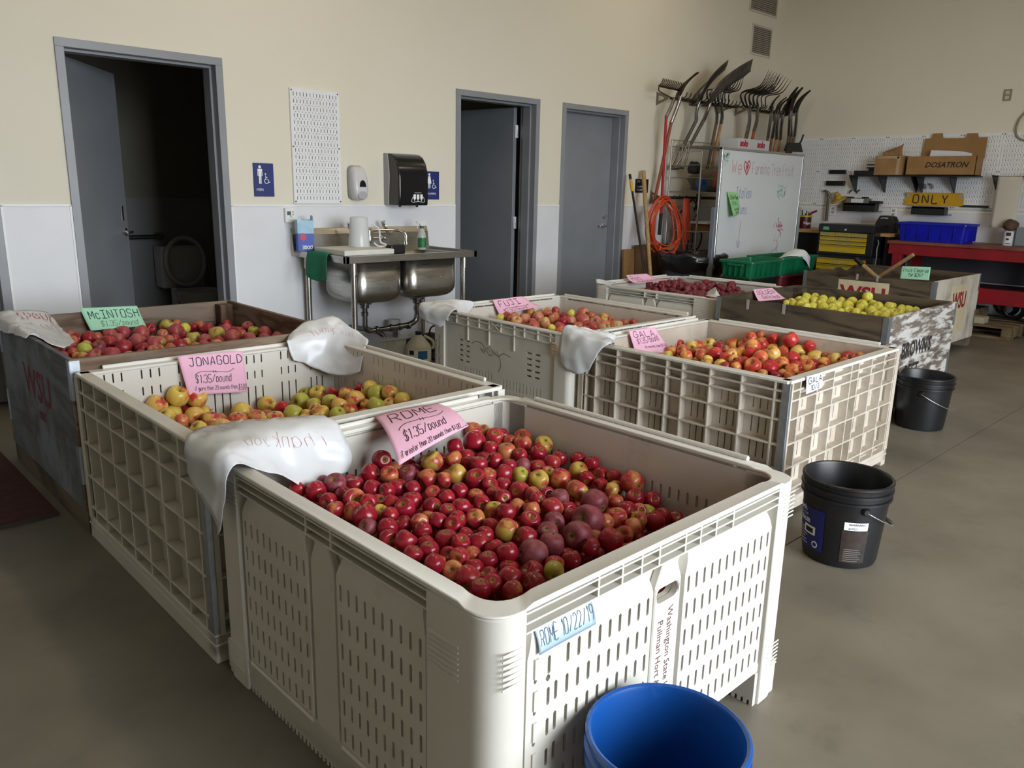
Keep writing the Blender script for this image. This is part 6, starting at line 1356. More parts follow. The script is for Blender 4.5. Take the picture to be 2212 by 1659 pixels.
# bow rake
t = thing('garden_rake', (7.335, 5.25, 2.33), 'bow rake with a red handle hung head up, leftmost on the rails', 'rake')
mb = MB(); a, b = Vector((7.02, 5.22, 2.425)), Vector((7.48, 5.27, 2.425)); mb.tube([a, b], .011, 6)
for k in range(14):
    p = a.lerp(b, k/13); mb.tube(spline([p, p+Vector((.01, -.03, .035)), p+Vector((.03, -.025, .075))], 3), [.007]*6+[.004], 5)
for e, s in ((a, -1), (b, 1)): mb.tube(spline([e, e+Vector((-s*.01, 0, -.05)), e.lerp(Vector((7.335, 5.25, 2.34)), .6)+Vector((0, 0, -.03)), (7.335, 5.25, 2.32)], 5), .007, 6)
mb.build('rake_head', M_RUST, t, smooth=60)
handle(t, [(7.245, 5.27, 2.16), (7.39, 5.36, 1.14)], .0155, M_HRED, [(7.335, 5.25, 2.33), (7.30, 5.255, 2.25), (7.245, 5.27, 2.14)], [(7.39, 5.36, 1.14), (7.395, 5.37, .905)])
t = thing('spade', (7.36, 5.2, 2.33), 'narrow pointed spade with an orange-brown handle crossing the red rake', 'spade')
blade('blade', (7.36, 5.2, 2.33), (7.57, 5.12, 2.60), .19, M_RUST, t, (.5, .8, -.2), .03)
handle(t, [(7.315, 5.25, 2.10), (7.30, 5.40, 1.24)], .017, M_HORG, [(7.37, 5.19, 2.36), (7.36, 5.21, 2.27), (7.315, 5.25, 2.09)])
# scoop shovels
for i, (lab, bs, tp, sk, g0, g1, wd) in enumerate((('large aluminium scoop shovel hung in front of another, blade upward', (7.80, 5.12, 2.30), (8.36, 4.98, 2.69), (7.845, 5.2, 2.15), (7.775, 5.33, 1.84), (7.66, 5.36, 1.64), .36),
        ('aluminium scoop shovel hung behind the front scoop', (7.74, 5.22, 2.30), (8.16, 5.18, 2.70), (7.80, 5.27, 2.14), (7.735, 5.39, 1.83), (7.635, 5.41, 1.63), .33))):
    t = thing('scoop_shovel', bs, lab, 'shovel', 'scoop shovels')
    blade('scoop', bs, tp, wd, M_SCOOP, t, (.35, .62, -.45) if i == 0 else (.3, .7, -.4), .07, .93)
    handle(t, [sk, Vector(sk).lerp(Vector(g0), .5), g0], .019, M_HGRY, [Vector(bs)+Vector((.04, 0, .06)), Vector(bs)+Vector((.03, .03, -.05)), sk])
    g0, g1 = Vector(g0), Vector(g1); d = (g1-g0)
    mb = MB(); mb.tube(spline([g0+Vector((0, -.015, .06)), g0+d*.5+Vector((.02, -.03, 0)), g1+Vector((.04, -.03, 0))], 4), .012, 8); mb.tube(spline([g0+Vector((0, .015, .06)), g0+d*.5+Vector((-.02, .02, 0)), g1+Vector((-.045, .02, 0))], 4), .012, 8)
    mb.tube([g1+Vector((-.055, .025, 0)), g1+Vector((.05, -.035, 0))], .017, 10); mb.build('d_grip', M_TSTEEL, t, smooth=60)
def fork(label, base, tips, hand, mat, sock, ntine, spread, grp='pitchforks'):
    base = Vector(base); t = thing('pitchfork', base, label, 'fork', grp)
    mb = MB(); a, b = Vector(tips[0]), Vector(tips[1])
    for k in range(ntine):
        f = k/(ntine-1); tp = a.lerp(b, f); s = (f-.5)*spread; r0 = base+Vector((s, 0, .0))
        mb.tube(spline([base, r0+Vector((0, -.01, .03)), r0+Vector((s*.25-.02, -.01, .15)), (r0+tp)/2+Vector((-.02, -.06, .02)), tp], 5), [.0075]*16+[.006, .005, .004, .003, .002], 5)
    mb.build('tines', M_DSTEEL, t, smooth=60)
    handle(t, [sock, hand], .0175, mat, [base+Vector((0, 0, .02)), base.lerp(Vector(sock), .5)+Vector((.01, -.01, 0)), sock])
    return t
fork('pitchfork with a tan handle behind the big scoop shovel', (8.16, 5.2, 2.315), ((8.20, 5.05, 2.66), (8.47, 5.13, 2.66)), (8.29, 5.38, 1.40), M_HTAN, (8.32, 5.28, 2.15), 5, .26)
fork('dark-handled pitchfork close behind the tan-handled one', (8.10, 5.24, 2.315), ((8.10, 5.14, 2.62), (8.38, 5.20, 2.60)), (8.24, 5.40, 1.40), M_HBRN, (8.27, 5.31, 2.15), 5, .26)
fork('pitchfork with brown handle, first of three left of the spade cluster', (8.70, 5.16, 2.34), ((8.87, 5.05, 2.765), (9.22, 5.10, 2.76)), (8.84, 5.33, 1.5), M_HBRN, (8.80, 5.22, 2.10), 5, .30)
fork('pitchfork with grey-brown handle, second of three left of the spade cluster', (8.76, 5.20, 2.34), ((8.98, 5.10, 2.75), (9.32, 5.14, 2.735)), (8.90, 5.36, 1.5), M_HBRN, (8.87, 5.25, 2.10), 5, .30)
fork('pitchfork with tan-brown handle, third of three left of the spade cluster', (8.83, 5.13, 2.34), ((9.05, 5.0, 2.745), (9.36, 5.02, 2.70)), (8.95, 5.30, 1.5), M_HORG, (8.92, 5.20, 2.10), 5, .30)
g1 = (((9.157, 5.12, 2.31), (9.18, 5.05, 2.515), M_HBRN), ((9.236, 5.10, 2.306), (9.31, 5.03, 2.50), M_HORG), ((9.325, 5.12, 2.308), (9.41, 5.05, 2.50), M_HTAN), ((9.40, 5.10, 2.309), (9.49, 5.03, 2.515), M_HTAN))
for i, (bs, tp, hm) in enumerate(g1):
    t = thing('spade', bs, 'small dark spade with %s handle, %s of the left four in the corner cluster' % (('brown', 'orange-brown', 'tan', 'pale tan')[i], ('first', 'second', 'third', 'fourth')[i]), 'spade', 'spades in the corner cluster')
    blade('blade', bs, tp, .13, M_DSTEEL, t, (.75, .6, 0), .02)
    x = bs[0]; handle(t, [(x+.10+i*.02, 5.2, 2.05), (x+.20+i*.03, 5.33, 1.3)], .016, hm, [Vector(bs)+Vector((0, 0, .05)), Vector(bs)+Vector((.03, .03, -.08)), (x+.10+i*.02, 5.2, 2.04)])
g2 = (((9.457, 5.05, 2.32), (9.48, 4.98, 2.63)), ((9.525, 5.07, 2.326), (9.60, 4.98, 2.635)), ((9.605, 5.04, 2.337), (9.74, 4.95, 2.61)))
for i, (bs, tp) in enumerate(g2):
    t = thing('digging_shovel', bs, 'dark pointed shovel with brown handle, %s of three nearest the room corner' % ('first', 'second', 'third')[i], 'shovel', 'pointed shovels by the corner')
    blade('blade', bs, tp, .20, M_DSTEEL, t, (.7, .7, 0), .035, .45)
    x = bs[0]; handle(t, [(x+.16, 5.12, 2.10), (x+.30-.06*i, 5.22, 1.4)], .017, M_HBRN, [Vector(bs)+Vector((0, 0, .06)), Vector(bs)+Vector((.05, .02, -.08)), (x+.16, 5.12, 2.09)])
t = thing('hoe', (9.6, 5.1, 1.9), 'black hoe head standing on the wire rack in front of the shovel handles', 'hoe')
mb = MB(); mb.prism([(9.37, 1.885), (9.405, 1.96), (9.44, 1.985), (9.72, 2.0), (9.80, 1.89)], lambda a, b, w: (a, w, b), 5.0, 5.04); mb.build('blade', mk('black_hoe_steel', (.012, .012, .012), rough=.6), t, bevel=.004)
MB().tube(spline([(9.72, 5.02, 1.99), (9.76, 5.02, 2.03), (9.80, 5.02, 2.10)], 4), .012, 6).build('tang', MATS['black_hoe_steel'], t, smooth=60)
# poles and boards against the wall
t = thing('mop_handle', (6.6, 5.0, .0), 'black mop pole with a yellow sleeve leaning by the room sign', 'pole')
p0, p1 = Vector((6.849, 5.40, 1.542)), Vector((6.50, 4.72, .012))
MB().tube([p0.lerp(p1, .11), p1], .012, 10).build('shaft', M_BLACKPL, t, smooth=60); MB().tube([p0.lerp(p1, .035), p0.lerp(p1, .115)], .0155, 10).build('yellow_sleeve', mk('yellow_plastic', 'D8A818', rough=.4), t, smooth=60); MB().tube([p0, p0.lerp(p1, .036)], .0145, 10).build('black_cap', M_BLACKPL, t, smooth=60)
t = thing('wooden_pole', (6.75, 5.0, 0), 'thick plain wooden handle leaning in front of the room sign', 'pole')
p0, p1 = Vector((7.104, 5.42, 1.582)), Vector((6.62, 4.80, .02))
MB().tube([p0, p0.lerp(p1, .4), p1], [.024, .022, .017], 12).build('shaft', mk('pale_wood', 'B09468', '9A7E52', scale=12, rough=.6, stretch=(6, 6, 1)), t, smooth=60)
M_CARD = mk('cardboard', 'A07C50', '94714A', scale=5, rough=.85, spec=.15)
t = tag(MB().box(6.84, 5.38, .0, 7.06, 5.40, .76, lambda a, b, c: (a, b+.05*c, c)).build('cardboard_sheet', M_CARD, loc=(6.95, 5.4, 0)), 'narrow tan cardboard sheet leaning right of the closed door', 'cardboard')
t = tag(MB().box(7.02, 5.36, .0, 7.62, 5.378, .80, lambda a, b, c: (a, b+.05*c, c)).build('cardboard_sheet', mk('brown_cardboard', '6E4E30', '5E4228', scale=4, rough=.85), loc=(7.3, 5.4, 0)), 'wide brown cardboard sheet behind the wooden handle', 'cardboard')
# hook rail with hanging cords
t = thing('cord_rail', (7.33, YB, 1.31), 'low grey rail on the wall carrying the hanging cords', 'tool rail')
MB().tube([(7.36, 5.36, 1.31), (8.75, 5.36, 1.31)], .016, 4).build('bar', M_DSTEEL, t)
mb = MB(); mb.plate(lambda a, b, w: FA(7.34+w, 1.31+b, a), [(0, -.07), (0, .07), (.13, .012), (.13, -.012)], [[(.025, -.03), (.025, .035), (.09, .006), (.09, -.006)]], -.004, .004); mb.build('bracket', M_RAIL, t)
for x in (7.42, 7.52, 7.66, 7.88): MB().tube(spline([(x, 5.36, 1.31), (x, 5.26, 1.305), (x, 5.22, 1.335)], 3), .006, 5).build('hook', M_DSTEEL, t)
M_ORCORD = mk('orange_cord', 'D2502C', rough=.45)
rnd = random.Random(4)
t = thing('extension_cord', (7.3, 5.2, 1.3), 'big round coil of orange extension cord hanging behind the red rake handle', 'cord')
for k in range(9):
    cx, cz = 7.30+rnd.uniform(-.03, .03), 1.02+rnd.uniform(-.03, .03); rx, rz_ = .27+rnd.uniform(-.07, .05), .28+rnd.uniform(-.06, .04); ph = rnd.uniform(0, .5); yy = 5.235-rnd.random()*.05+k*.006
    pts = [Vector((cx+rx*math.cos(a)+.1*(a and math.sin(a))*(-.5), yy+.02*math.sin(2*a+ph), cz+rz_*math.sin(a))) for a in [2*PI*i/36 for i in range(36)]]
    MB().tube(pts, .0085, 6, closed=True).build('loop', M_ORCORD, t, smooth=60)
MB().tube(spline([(7.20, 5.2, .80), (7.16, 5.2, .70), (7.22, 5.2, .60), (7.33, 5.2, .56), (7.42, 5.2, .60), (7.47, 5.2, .72), (7.44, 5.2, .82)], 5), .0085, 6).build('loop', M_ORCORD, t, smooth=60)
MB().tube([(7.44, 5.19, .82), (7.52, 5.19, .86)], .016, 8).build('plug', M_ORCORD, t, smooth=60)
t = thing('extension_cord', (7.66, 5.2, 1.3), 'narrow hank of orange cord hanging right of the big coil', 'cord')
for k in range(5):
    cx = 7.655+k*.018; h = rnd.uniform(.40, .56); w_ = rnd.uniform(.02, .04)
    MB().tube([Vector((cx+w_*math.cos(a), 5.23+.02*math.sin(a), 1.30-h/2+h/2*math.sin(a))) for a in [2*PI*i/28 for i in range(28)]], .0085, 6, closed=True).build('loop', M_ORCORD, t, smooth=60)
t = thing('cable', (7.9, 5.2, 1.3), 'grey and black cables hanging at the side of the wire rack', 'cable')
for pts, m in (([(7.95, 5.24, 1.36), (7.93, 5.24, 1.2), (7.84, 5.24, 1.09), (7.80, 5.24, .96), (7.82, 5.24, .78), (7.86, 5.24, .68)], mk('grey_cable', '8A867C', rough=.5)), ([(7.97, 5.26, 1.34), (7.94, 5.26, 1.22), (7.89, 5.26, 1.11), (7.90, 5.26, .98), (7.88, 5.26, .92)], MATS['grey_cable']),
               ([(7.62, 5.3, 1.12), (7.74, 5.26, 1.24), (7.84, 5.26, 1.29), (7.92, 5.26, 1.2), (7.86, 5.26, 1.0), (7.80, 5.26, .8), (7.78, 5.26, .62)], M_BLACKPL), ([(7.90, 5.28, 1.2), (8.02, 5.28, 1.02), (8.10, 5.28, .88), (8.05, 5.28, .75), (7.92, 5.28, .70)], M_BLACKPL), ([(7.98, 5.3, 1.36), (7.95, 5.3, 1.1), (7.94, 5.3, .8), (7.9, 5.3, .6)], M_BLACKPL)):
    MB().tube(spline(pts, 6), .010, 6).build('strand', m, t, smooth=60)
# waste bin with black liner
t = thing('waste_bin', (7.42, 4.93, 0), 'blue-grey round waste bin lined with a black bag, left of the whiteboard', 'waste bin')
MB().lathe([(0, 0), (.27, 0), (.33, .66), (.345, .66), (.345, .70), (.33, .70), (.26, .02), (0, .02)], (7.42, 4.93, 0), 32).build('drum', mk('blue_grey_plastic', '4A4E5A', rough=.5), t, smooth=40)
def liner(u, v):
    a = 2*PI*u; k = noise.noise(Vector((math.cos(a)*3, math.sin(a)*3, v*3)))*.03
    r, z = [(.30, .45), (.335, .66), (.345, .735), (.375, .72), (.37, .62), (.355, .545)][0], 0
    P = [(.24, .50), (.32, .66), (.345, .745), (.385, .725), (.375, .63), (.352, .56)]
    x = v*5; i = min(int(x), 4); f = x-i; r = P[i][0]*(1-f)+P[i+1][0]*f; z = P[i][1]*(1-f)+P[i+1][1]*f
    return Vector((7.42+(r+k*.8)*math.cos(a), 4.93+(r+k*.8)*math.sin(a), z+k+.02*math.sin(5*a)*(v > .7)))
MB().grid(liner, 56, 20, cu=True).build('liner', mk('black_bin_liner', (.012, .012, .014), rough=.22, spec=.6), t, smooth=180)
# wire rack
t = thing('wire_rack', (8.3, 5.22, 0), 'grey wire shelving rack against the wall behind the whiteboard', 'rack')
M_RACK = mk('grey_wire_rack', (.42, .41, .38), rough=.4, metal=.8)
for x in (7.56, 9.20):
    for y in (5.0, 5.40): MB().tube([(x, y, 0), (x, y, 1.93 if y > 5.2 else 1.80)], .010, 8).build('post', M_RACK, t, smooth=60)
for z in (.35, .66, .95, 1.375, 1.86):
    mb = MB()
    for y in (5.0, 5.40): mb.tube([(7.56, y, z), (9.20, y, z)], .005, 5)
    for k in range(34): x = 7.56+1.64*k/33; mb.tube([(x, 5.0, z), (x, 5.40, z)], .0022, 4)
    mb.build('wire_shelf', M_RACK, t)
mb = MB()
for z0, z1 in ((1.80, 1.93), (1.53, 1.53), (1.66, 1.66), (.82, .82)): mb.tube([(7.56, 5.0, z0), (7.56, 5.40, z0)], .004, 5); mb.tube([(7.56, 5.40, z1), (9.2, 5.40, z1)], .004, 5)
mb.tube([(7.56, 5.4, 1.80), (7.70, 5.4, 1.93)], .004, 5); mb.tube([(7.56, 5.0, .66), (7.80, 5.0, .95)], .004, 5)
for z in (1.52, 1.66): mb.tube([(7.56, 5.0, z), (9.2, 5.0, z)], .004, 5)
mb.build('side_wires', M_RACK, t)
def lumpy(name, label, cat, c, r, mat, seed, sq=(1, 1, 1), amp=.25):
    b = bmesh.new(); bmesh.ops.create_icosphere(b, subdivisions=3, radius=1)
    mb = MB(); vs = [Vector((v.co.x*r*sq[0], v.co.y*r*sq[1], max(v.co.z, -.55)*r*sq[2]))*(1+amp*noise.noise(v.co*1.7+Vector((seed, 0, 0))))+Vector(c) for v in b.verts]
    mb.add(vs, [[v.index for v in f.verts] for f in b.faces]); b.free()
    return tag(mb.build(name, mat, loc=c, smooth=50), label, cat)
lumpy('folded_tarp', 'grey folded tarpaulin on the upper shelf of the wire rack', 'tarp', (7.95, 5.2, 1.48), .19, mk('grey_tarp', '6E685C', '5C564A', scale=12, rough=.8), 3, (1.2, .8, .75))
lumpy('black_cloth', 'black cloth bundle at the rack edge beside the tarpaulin', 'cloth', (7.66, 5.15, 1.62), .09, mk('black_cloth', (.015, .015, .017), rough=.85), 5, (.8, .8, .9), .4)
t = thing('tape_roll', (7.68, 5.1, 1.44), 'roll of blue tape standing on the wire rack', 'tape'); mb = MB(); mb.lathe([(.03, -.03), (.075, -.03), (.075, .03), (.03, .03), (.03, -.03)], n=20, M=Matrix.Translation((7.70, 5.07, 1.455)) @ Matrix.Rotation(PI/2, 4, 'X')); mb.build('roll', mk('blue_tape', '2C5A96', rough=.55), t, smooth=50)
t = thing('bunting', (7.85, 5.02, 1.55), 'small red and tan ribbon on the rack by the whiteboard edge', 'ribbon')
MB().prism([(7.79, 1.60), (7.83, 1.57), (7.82, 1.50), (7.80, 1.44), (7.83, 1.49), (7.86, 1.43), (7.85, 1.50), (7.86, 1.57), (7.82, 1.61)], lambda a, b, w: (a, w, b), 4.98, 4.985).build('red_ribbon', mk('coral_ribbon', 'C85A4E', rough=.7), t)
MB().prism([(7.87, 1.53), (7.99, 1.60), (7.99, 1.46)], lambda a, b, w: (a, w, b), 4.99, 4.995).build('tan_flag', mk('tan_flag', 'B89A68', rough=.8), t)
tag(MB().box(7.85, 5.05, .952, 8.3, 5.35, 1.03).build('cardboard_box', M_CARD, loc=(8.0, 5.2, .95)), 'flat cardboard box on the middle rack shelf', 'box')
tag(MB().box(7.80, 5.03, 1.031, 8.2, 5.30, 1.055).build('paper_stack', M_WHITEPL, loc=(8.0, 5.2, 1.03)), 'pale stack of papers on the flat cardboard box', 'paper')
tag(MB().box(8.05, 5.05, 1.38, 8.5, 5.35, 1.52).build('dark_box', M_BLACKPL, loc=(8.2, 5.2, 1.38), bevel=.01), 'black box on the rack shelf behind the whiteboard', 'box')
# white box with red lettering on the rack
t = thing('cup_box', (8.7, 5.15, 1.865), 'white box with red solo lettering on top of the wire rack', 'box')
MB().box(8.36, 5.06, 1.866, 9.06, 5.30, 1.985).build('carton', mk('white_carton', 'CFCFD2', rough=.6), t, bevel=.002)
for a in (8.40, 8.78): font_text('lettering', 'solo', .10, lambda p, q, w, a=a: (a+p, 5.06-w, 1.90+q), mk('red_print', 'B01C34', rough=.5), t, w=.0006, bold=.006, shear=.15)
# whiteboard on its stand
M_WB = mk('whiteboard_enamel', (.70, .735, .75), rough=.22, spec=.5)
t = thing('whiteboard', (8.15, 4.6, 0), 'whiteboard on a grey stand with faded marker writing', 'whiteboard')
x0, x1, z0, z1 = 7.287, 9.01, .594, 1.822
MB().box(x0+.02, 4.585, z0+.02, x1-.02, 4.61, z1-.02).build('panel', M_WB, t)
mb = MB()
for a, b, c, d in ((x0, z0, x1, z0+.022), (x0, z1-.022, x1, z1), (x0, z0, x0+.022, z1), (x1-.022, z0, x1, z1)): mb.box(a, 4.578, b, c, 4.618, d)
mb.build('frame', M_ALU, t, bevel=.003)
for x in (x0-.035, x1+.035):
    lg = MB().box(x-.022, 4.575, .08, x+.022, 4.625, 1.23).build('upright', M_GREYPL if x > 8 else mk('grey_stand_paint', '767C84', rough=.45), t, bevel=.004)
    MB().box(x-.022, 4.25, .05, x+.022, 4.95, .09).build('foot_bar', MATS.get('grey_stand_paint'), t, bevel=.004)
    for y in (4.27, 4.93): MB().tube([(x-.015, y, .027), (x+.015, y, .027)], .027, 14).build('caster', M_BLACKPL, t, smooth=40)
PW = lambda u, v: (Vector((u, 4.585, v)), Vector((0, -1, 0)))
WR, WB_, WG, WK, WP = mk('red_marker_faint', 'D08890', rough=.5), mk('blue_marker_faint', '7088B0', rough=.5), mk('green_marker_faint', '6FB0A4', rough=.5), mk('grey_marker_faint', '8E8A9A', rough=.5), mk('pink_marker', 'C4506A', rough=.5)
def wbt(s, a, b, z, h, m, wd=.008, **kw): ink('marker_writing', fit_strokes(s, a, b, z, h, **kw), PW, wd, m, t)
wbt('We', 7.50, 7.68, 1.575, .13, WR); wbt('Farming Tree Fruit', 7.90, 8.80, 1.575, .12, mk('mauve_marker_faint', 'B49CA8', rough=.5), .007)
ink('marker_writing', [[(7.79, 1.57), (7.73, 1.65), (7.745, 1.70), (7.785, 1.68), (7.82, 1.71), (7.845, 1.66), (7.79, 1.56)], [(7.765, 1.67), (7.80, 1.60)], [(7.80, 1.68), (7.79, 1.62)], [(7.82, 1.67), (7.80, 1.63)]], PW, .016, WP, t)
wbt('Italian', 7.62, 7.92, 1.325, .11, WB_, .007); wbt('Plums', 7.64, 7.86, 1.16, .10, WB_, .006)
ink('marker_writing', [[(7.76, 1.10), (7.74, .82)], [(7.71, .88), (7.74, .80), (7.78, .87)]], PW, .008, WK, t)
rnd = random.Random(8)
def scrib(cx, cz, w_, h, n, m, wd=.006):
    sts = []
    for k in range(n):
        x, z = cx+rnd.uniform(-w_, w_), cz+rnd.uniform(-h, h); q = [(x, z)]
        for j in range(4): x += rnd.uniform(-.03, .03); z += rnd.uniform(-.03, .03); q.append((x, z))
        sts.append(q)
    ink('marker_doodle', sts, PW, wd, m, t)
scrib(8.56, 1.40, .05, .07, 12, WG); scrib(8.66, 1.42, .03, .05, 4, WK, .004); scrib(7.36, 1.72, .04, .06, 12, WG); scrib(8.52, 1.06, .10, .05, 8, WR); scrib(8.62, .98, .05, .05, 8, WP, .008); scrib(8.56, .86, .08, .02, 5, WR, .004); scrib(8.58, .76, .06, .05, 5, WK, .004); scrib(8.44, .68, .07, .03, 8, WB_, .007); scrib(8.62, .65, .04, .03, 7, WR)
sign('paper_note', 'green paper note curling off the left of the whiteboard', 'note', (7.42, 4.572, 1.39), (7.64, 4.572, 1.375), (7.66, 4.555, 1.16), (7.44, 4.50, 1.13), mk('green_paper', '9CD89A', '92CE90', scale=5, rough=.8),
     lambda u, v: .02*(1-v)*(1-u), [('Italian Plums', .08, .95, .70, .18, .004, M_PENG, dict(slant=.2)), ('$1.75/lb', .25, .7, .46, .14, .003, M_PENG), ('more than 20lb', .35, .95, .22, .10, .002, M_PENG), ('then $1.35', .45, .9, .08, .10, .002, M_PENG)])
# totes and crates in front of the whiteboard
M_GRT = mk('green_tote_plastic', '0E6E48', '0B5E3C', scale=5, rough=.38)
def tote(name, label, x0, x1, y0, y1, z0, z1, mat, ribs=6, lip=.018, taper=.03, cat='tote', group=None):
    t = thing(name, ((x0+x1)/2, (y0+y1)/2, z0), label, cat, group)
    mb = MB(); n = 4; L0 = rrect(x0+taper, y0+taper, x1-taper, y1-taper, .03, n); L1 = rrect(x0+.006, y0+.006, x1-.006, y1-.006, .035, n); I1 = rrect(x0+.012, y0+.012, x1-.012, y1-.012, .03, n); I0 = rrect(x0+taper+.006, y0+taper+.006, x1-taper-.006, y1-taper-.006, .03, n)
    m = len(L0); vs = [(a, b, z0) for a, b in L0]+[(a, b, z1) for a, b in L1]+[(a, b, z1) for a, b in I1]+[(a, b, z0+.006) for a, b in I0]
    fs = [(r*m+i, r*m+(i+1) % m, (r+1)*m+(i+1) % m, (r+1)*m+i) for r in range(3) for i in range(m)]+[tuple(range(m))[::-1], tuple(3*m+i for i in range(m))]
    mb.add(vs, fs); mb.build('tub', mat, t, smooth=40)
    mb = MB(); ring(mb, Matrix.Translation((x0-.008, y0-.008, 0)), x1-x0+.016, y1-y0+.016, .04, .02, .03, z1-lip, z1+.004, n); mb.build('rim', mat, t, smooth=40, bevel=.002)
    mb = MB(); h = z1-lip
    for k in range(1, ribs):
        x = x0+(x1-x0)*k/ribs; mb.box(x-.004, y0, z0+.02, x+.004, y0+taper+.01, h); y = y0+(y1-y0)*k/ribs; mb.box(x0, y-.004, z0+.02, x0+taper+.01, y+.004, h)
    mb.build('ribs', mat, t)
    return t
tote('crate', 'dark red crate under the right-hand green tote', 7.28, 7.98, 3.80, 4.18, .30, .598, mk('dark_red_crate', '5E1820', rough=.5), cat='crate')
tote('crate', 'black crate on the floor beneath the dark red crate', 7.28, 7.98, 3.80, 4.18, 0, .298, M_BLACKPL, cat='crate')
tote('crate', 'black crate on the floor under the left-hand green tote', 6.70, 7.24, 3.80, 4.14, 0, .598, M_BLACKPL, cat='crate')
g = tote('tote', 'green plastic tote at the left in front of the whiteboard', 6.69, 7.25, 3.79, 4.15, .60, .758, M_GRT, group='green totes')
MB().box(6.675, 3.88, .715, 6.69, 4.05, .735).build('handle_ledge', M_GRT, g, bevel=.003)
tote('tote', 'green plastic tote at the right with a white bag hanging out', 7.27, 8.02, 3.80, 4.20, .60, .768, M_GRT, group='green totes')
bag('white film bag hanging out of the right-hand green tote', [
    [(7.50, 3.98, .74), (7.60, 3.95, .80), (7.70, 3.90, .845), (7.76, 3.84, .80)], [(7.52, 3.90, .77), (7.61, 3.86, .81), (7.71, 3.81, .83), (7.78, 3.78, .77)],
    [(7.60, 3.82, .775), (7.66, 3.79, .79), (7.72, 3.77, .76), (7.79, 3.775, .70)], [(7.68, 3.79, .74), (7.70, 3.775, .72), (7.74, 3.765, .68), (7.79, 3.77, .645)]], (), 8, wr=.005, n=(16, 14), folded=False)

# ================================================================ workbench wall
for k in range(-1, 8):
    y = 4.847-.4064*k
    pegboard((XB, y-.001, 1.2535), -PI/2, 'white metal pegboard panel, %s from the room corner along the workbench wall' % ('first', 'second', 'third', 'fourth', 'fifth', 'sixth', 'seventh', 'eighth', 'ninth')[k+1], 'pegboard panels over the workbenches')
XF = XB-.0195
FW = lambda u, v, w: Vector((XF-w, -u, v))       # u = -Y (to the right in view)
M_BLKST = mk('black_rack_steel', (.010, .010, .011), rough=.45)
def wbox(name, label, cat, y0, y1, z0, z1, d, mat, **kw):
    return tag(MB().box(-y1, 0, z0, -y0, d, z1, lambda a, b, c: FW(a, c, b)).build(name, mat, loc=(XF, (y0+y1)/2, z0), **kw), label, cat)
# long shelf with brackets
t = thing('wall_shelf', (XF, 3.6, 1.6), 'long black shelf on the pegboard carrying two cardboard boxes', 'shelf')
MB().box(-4.335, 0, 1.600, -2.955, .245, 1.614, lambda a, b, c: FW(a, c, b)).build('board', M_BLKST, t, bevel=.002)
for y in (4.33, 3.985, 3.62, 3.56, 3.215): MB().prism([(0, 1.60), (.235, 1.60), (.22, 1.575), (.02, 1.42), (0, 1.42)], lambda a, b, w, y=y: FW(-y+w, b, a), -.003, .003).build('bracket', M_BLKST, t)
tag(MB().box(-4.30, .03, 1.615, -4.06, .20, 1.665, lambda a, b, c: FW(a, c, b)).build('tool_tray', M_BLKST, loc=(XF, 4.2, 1.615), bevel=.004), 'flat black tray on the left end of the wall shelf', 'tray')
t = thing('tool_holder', (XF, 4.08, 1.62), 'small black holder with two prongs beside the torn cardboard box', 'holder')
mb = MB(); mb.box(-4.15, .05, 1.615, -4.07, .15, 1.70, lambda a, b, c: FW(a, c, b)); mb.build('body', M_BLKST, t)
for z in (1.69, 1.725): MB().box(-4.16, .18, z, -4.045, .19, z+.015, lambda a, b, c: FW(a, c, b)).build('prong', M_BLKST, t)
M_CARD2 = mk('cardboard_light', '9E7A50', '8F6C44', scale=6, rough=.8)
t = thing('cardboard_box', (XF, 3.9, 1.615), 'cardboard box sealed with shiny tape and a torn top flap, on the wall shelf', 'box')
MB().box(-4.05, .01, 1.6155, -3.735, .235, 1.83, lambda a, b, c: FW(a, c, b)).build('carton', M_CARD2, t, bevel=.002)
MB().grid(net([[FW(-4.02, 1.832, .12), FW(-3.90, 1.834, .10), FW(-3.80, 1.832, .10)], [FW(-4.0, 1.88, .12), FW(-3.92, 1.89, .10), FW(-3.81, 1.90, .10)], [FW(-3.93, 1.90, .14), FW(-3.86, 1.93, .11), FW(-3.80, 1.97, .10)]]), 8, 8).build('torn_flap', M_CARD2, t, smooth=180, solid=.004)
MB().box(-3.80, .2352, 1.62, -3.765, .2358, 1.82, lambda a, b, c: FW(a, c, b)).build('tape', mk('clear_tape', 'B09A78', rough=.1, spec=.8), t)
MB().box(-4.03, .2352, 1.80, -3.78, .2358, 1.826, lambda a, b, c: FW(a, c, b)).build('tape', MATS['clear_tape'], t)
t = thing('cardboard_box', (XF, 3.35, 1.615), 'large open cardboard box printed DOSATRON with its back flap up, on the wall shelf', 'box')
mb = MB()
for a, b, c, d in ((-3.70, .21, -2.975, .216), (-3.70, .01, -2.975, .016), (-3.70, .01, -3.694, .216), (-2.981, .01, -2.975, .216)): mb.box(a, b, 1.6155, c, d, 1.82, lambda p, q, r: FW(p, r, q))
mb.box(-3.70, .01, 1.6155, -2.975, .216, 1.622, lambda p, q, r: FW(p, r, q))
mb.build('carton', M_CARD, t)
mb = MB(); mb.prism([(-3.62, 1.80), (-2.96, 1.80), (-2.955, 2.02), (-3.05, 2.02), (-3.055, 2.065), (-3.165, 2.065), (-3.17, 2.02), (-3.41, 2.02), (-3.415, 2.075), (-3.52, 2.075), (-3.525, 2.02), (-3.60, 2.02)], lambda a, b, w: FW(a, b, .02+w+.06*(b-1.8)), 0, .005)
mb.build('back_flap', M_CARD, t)
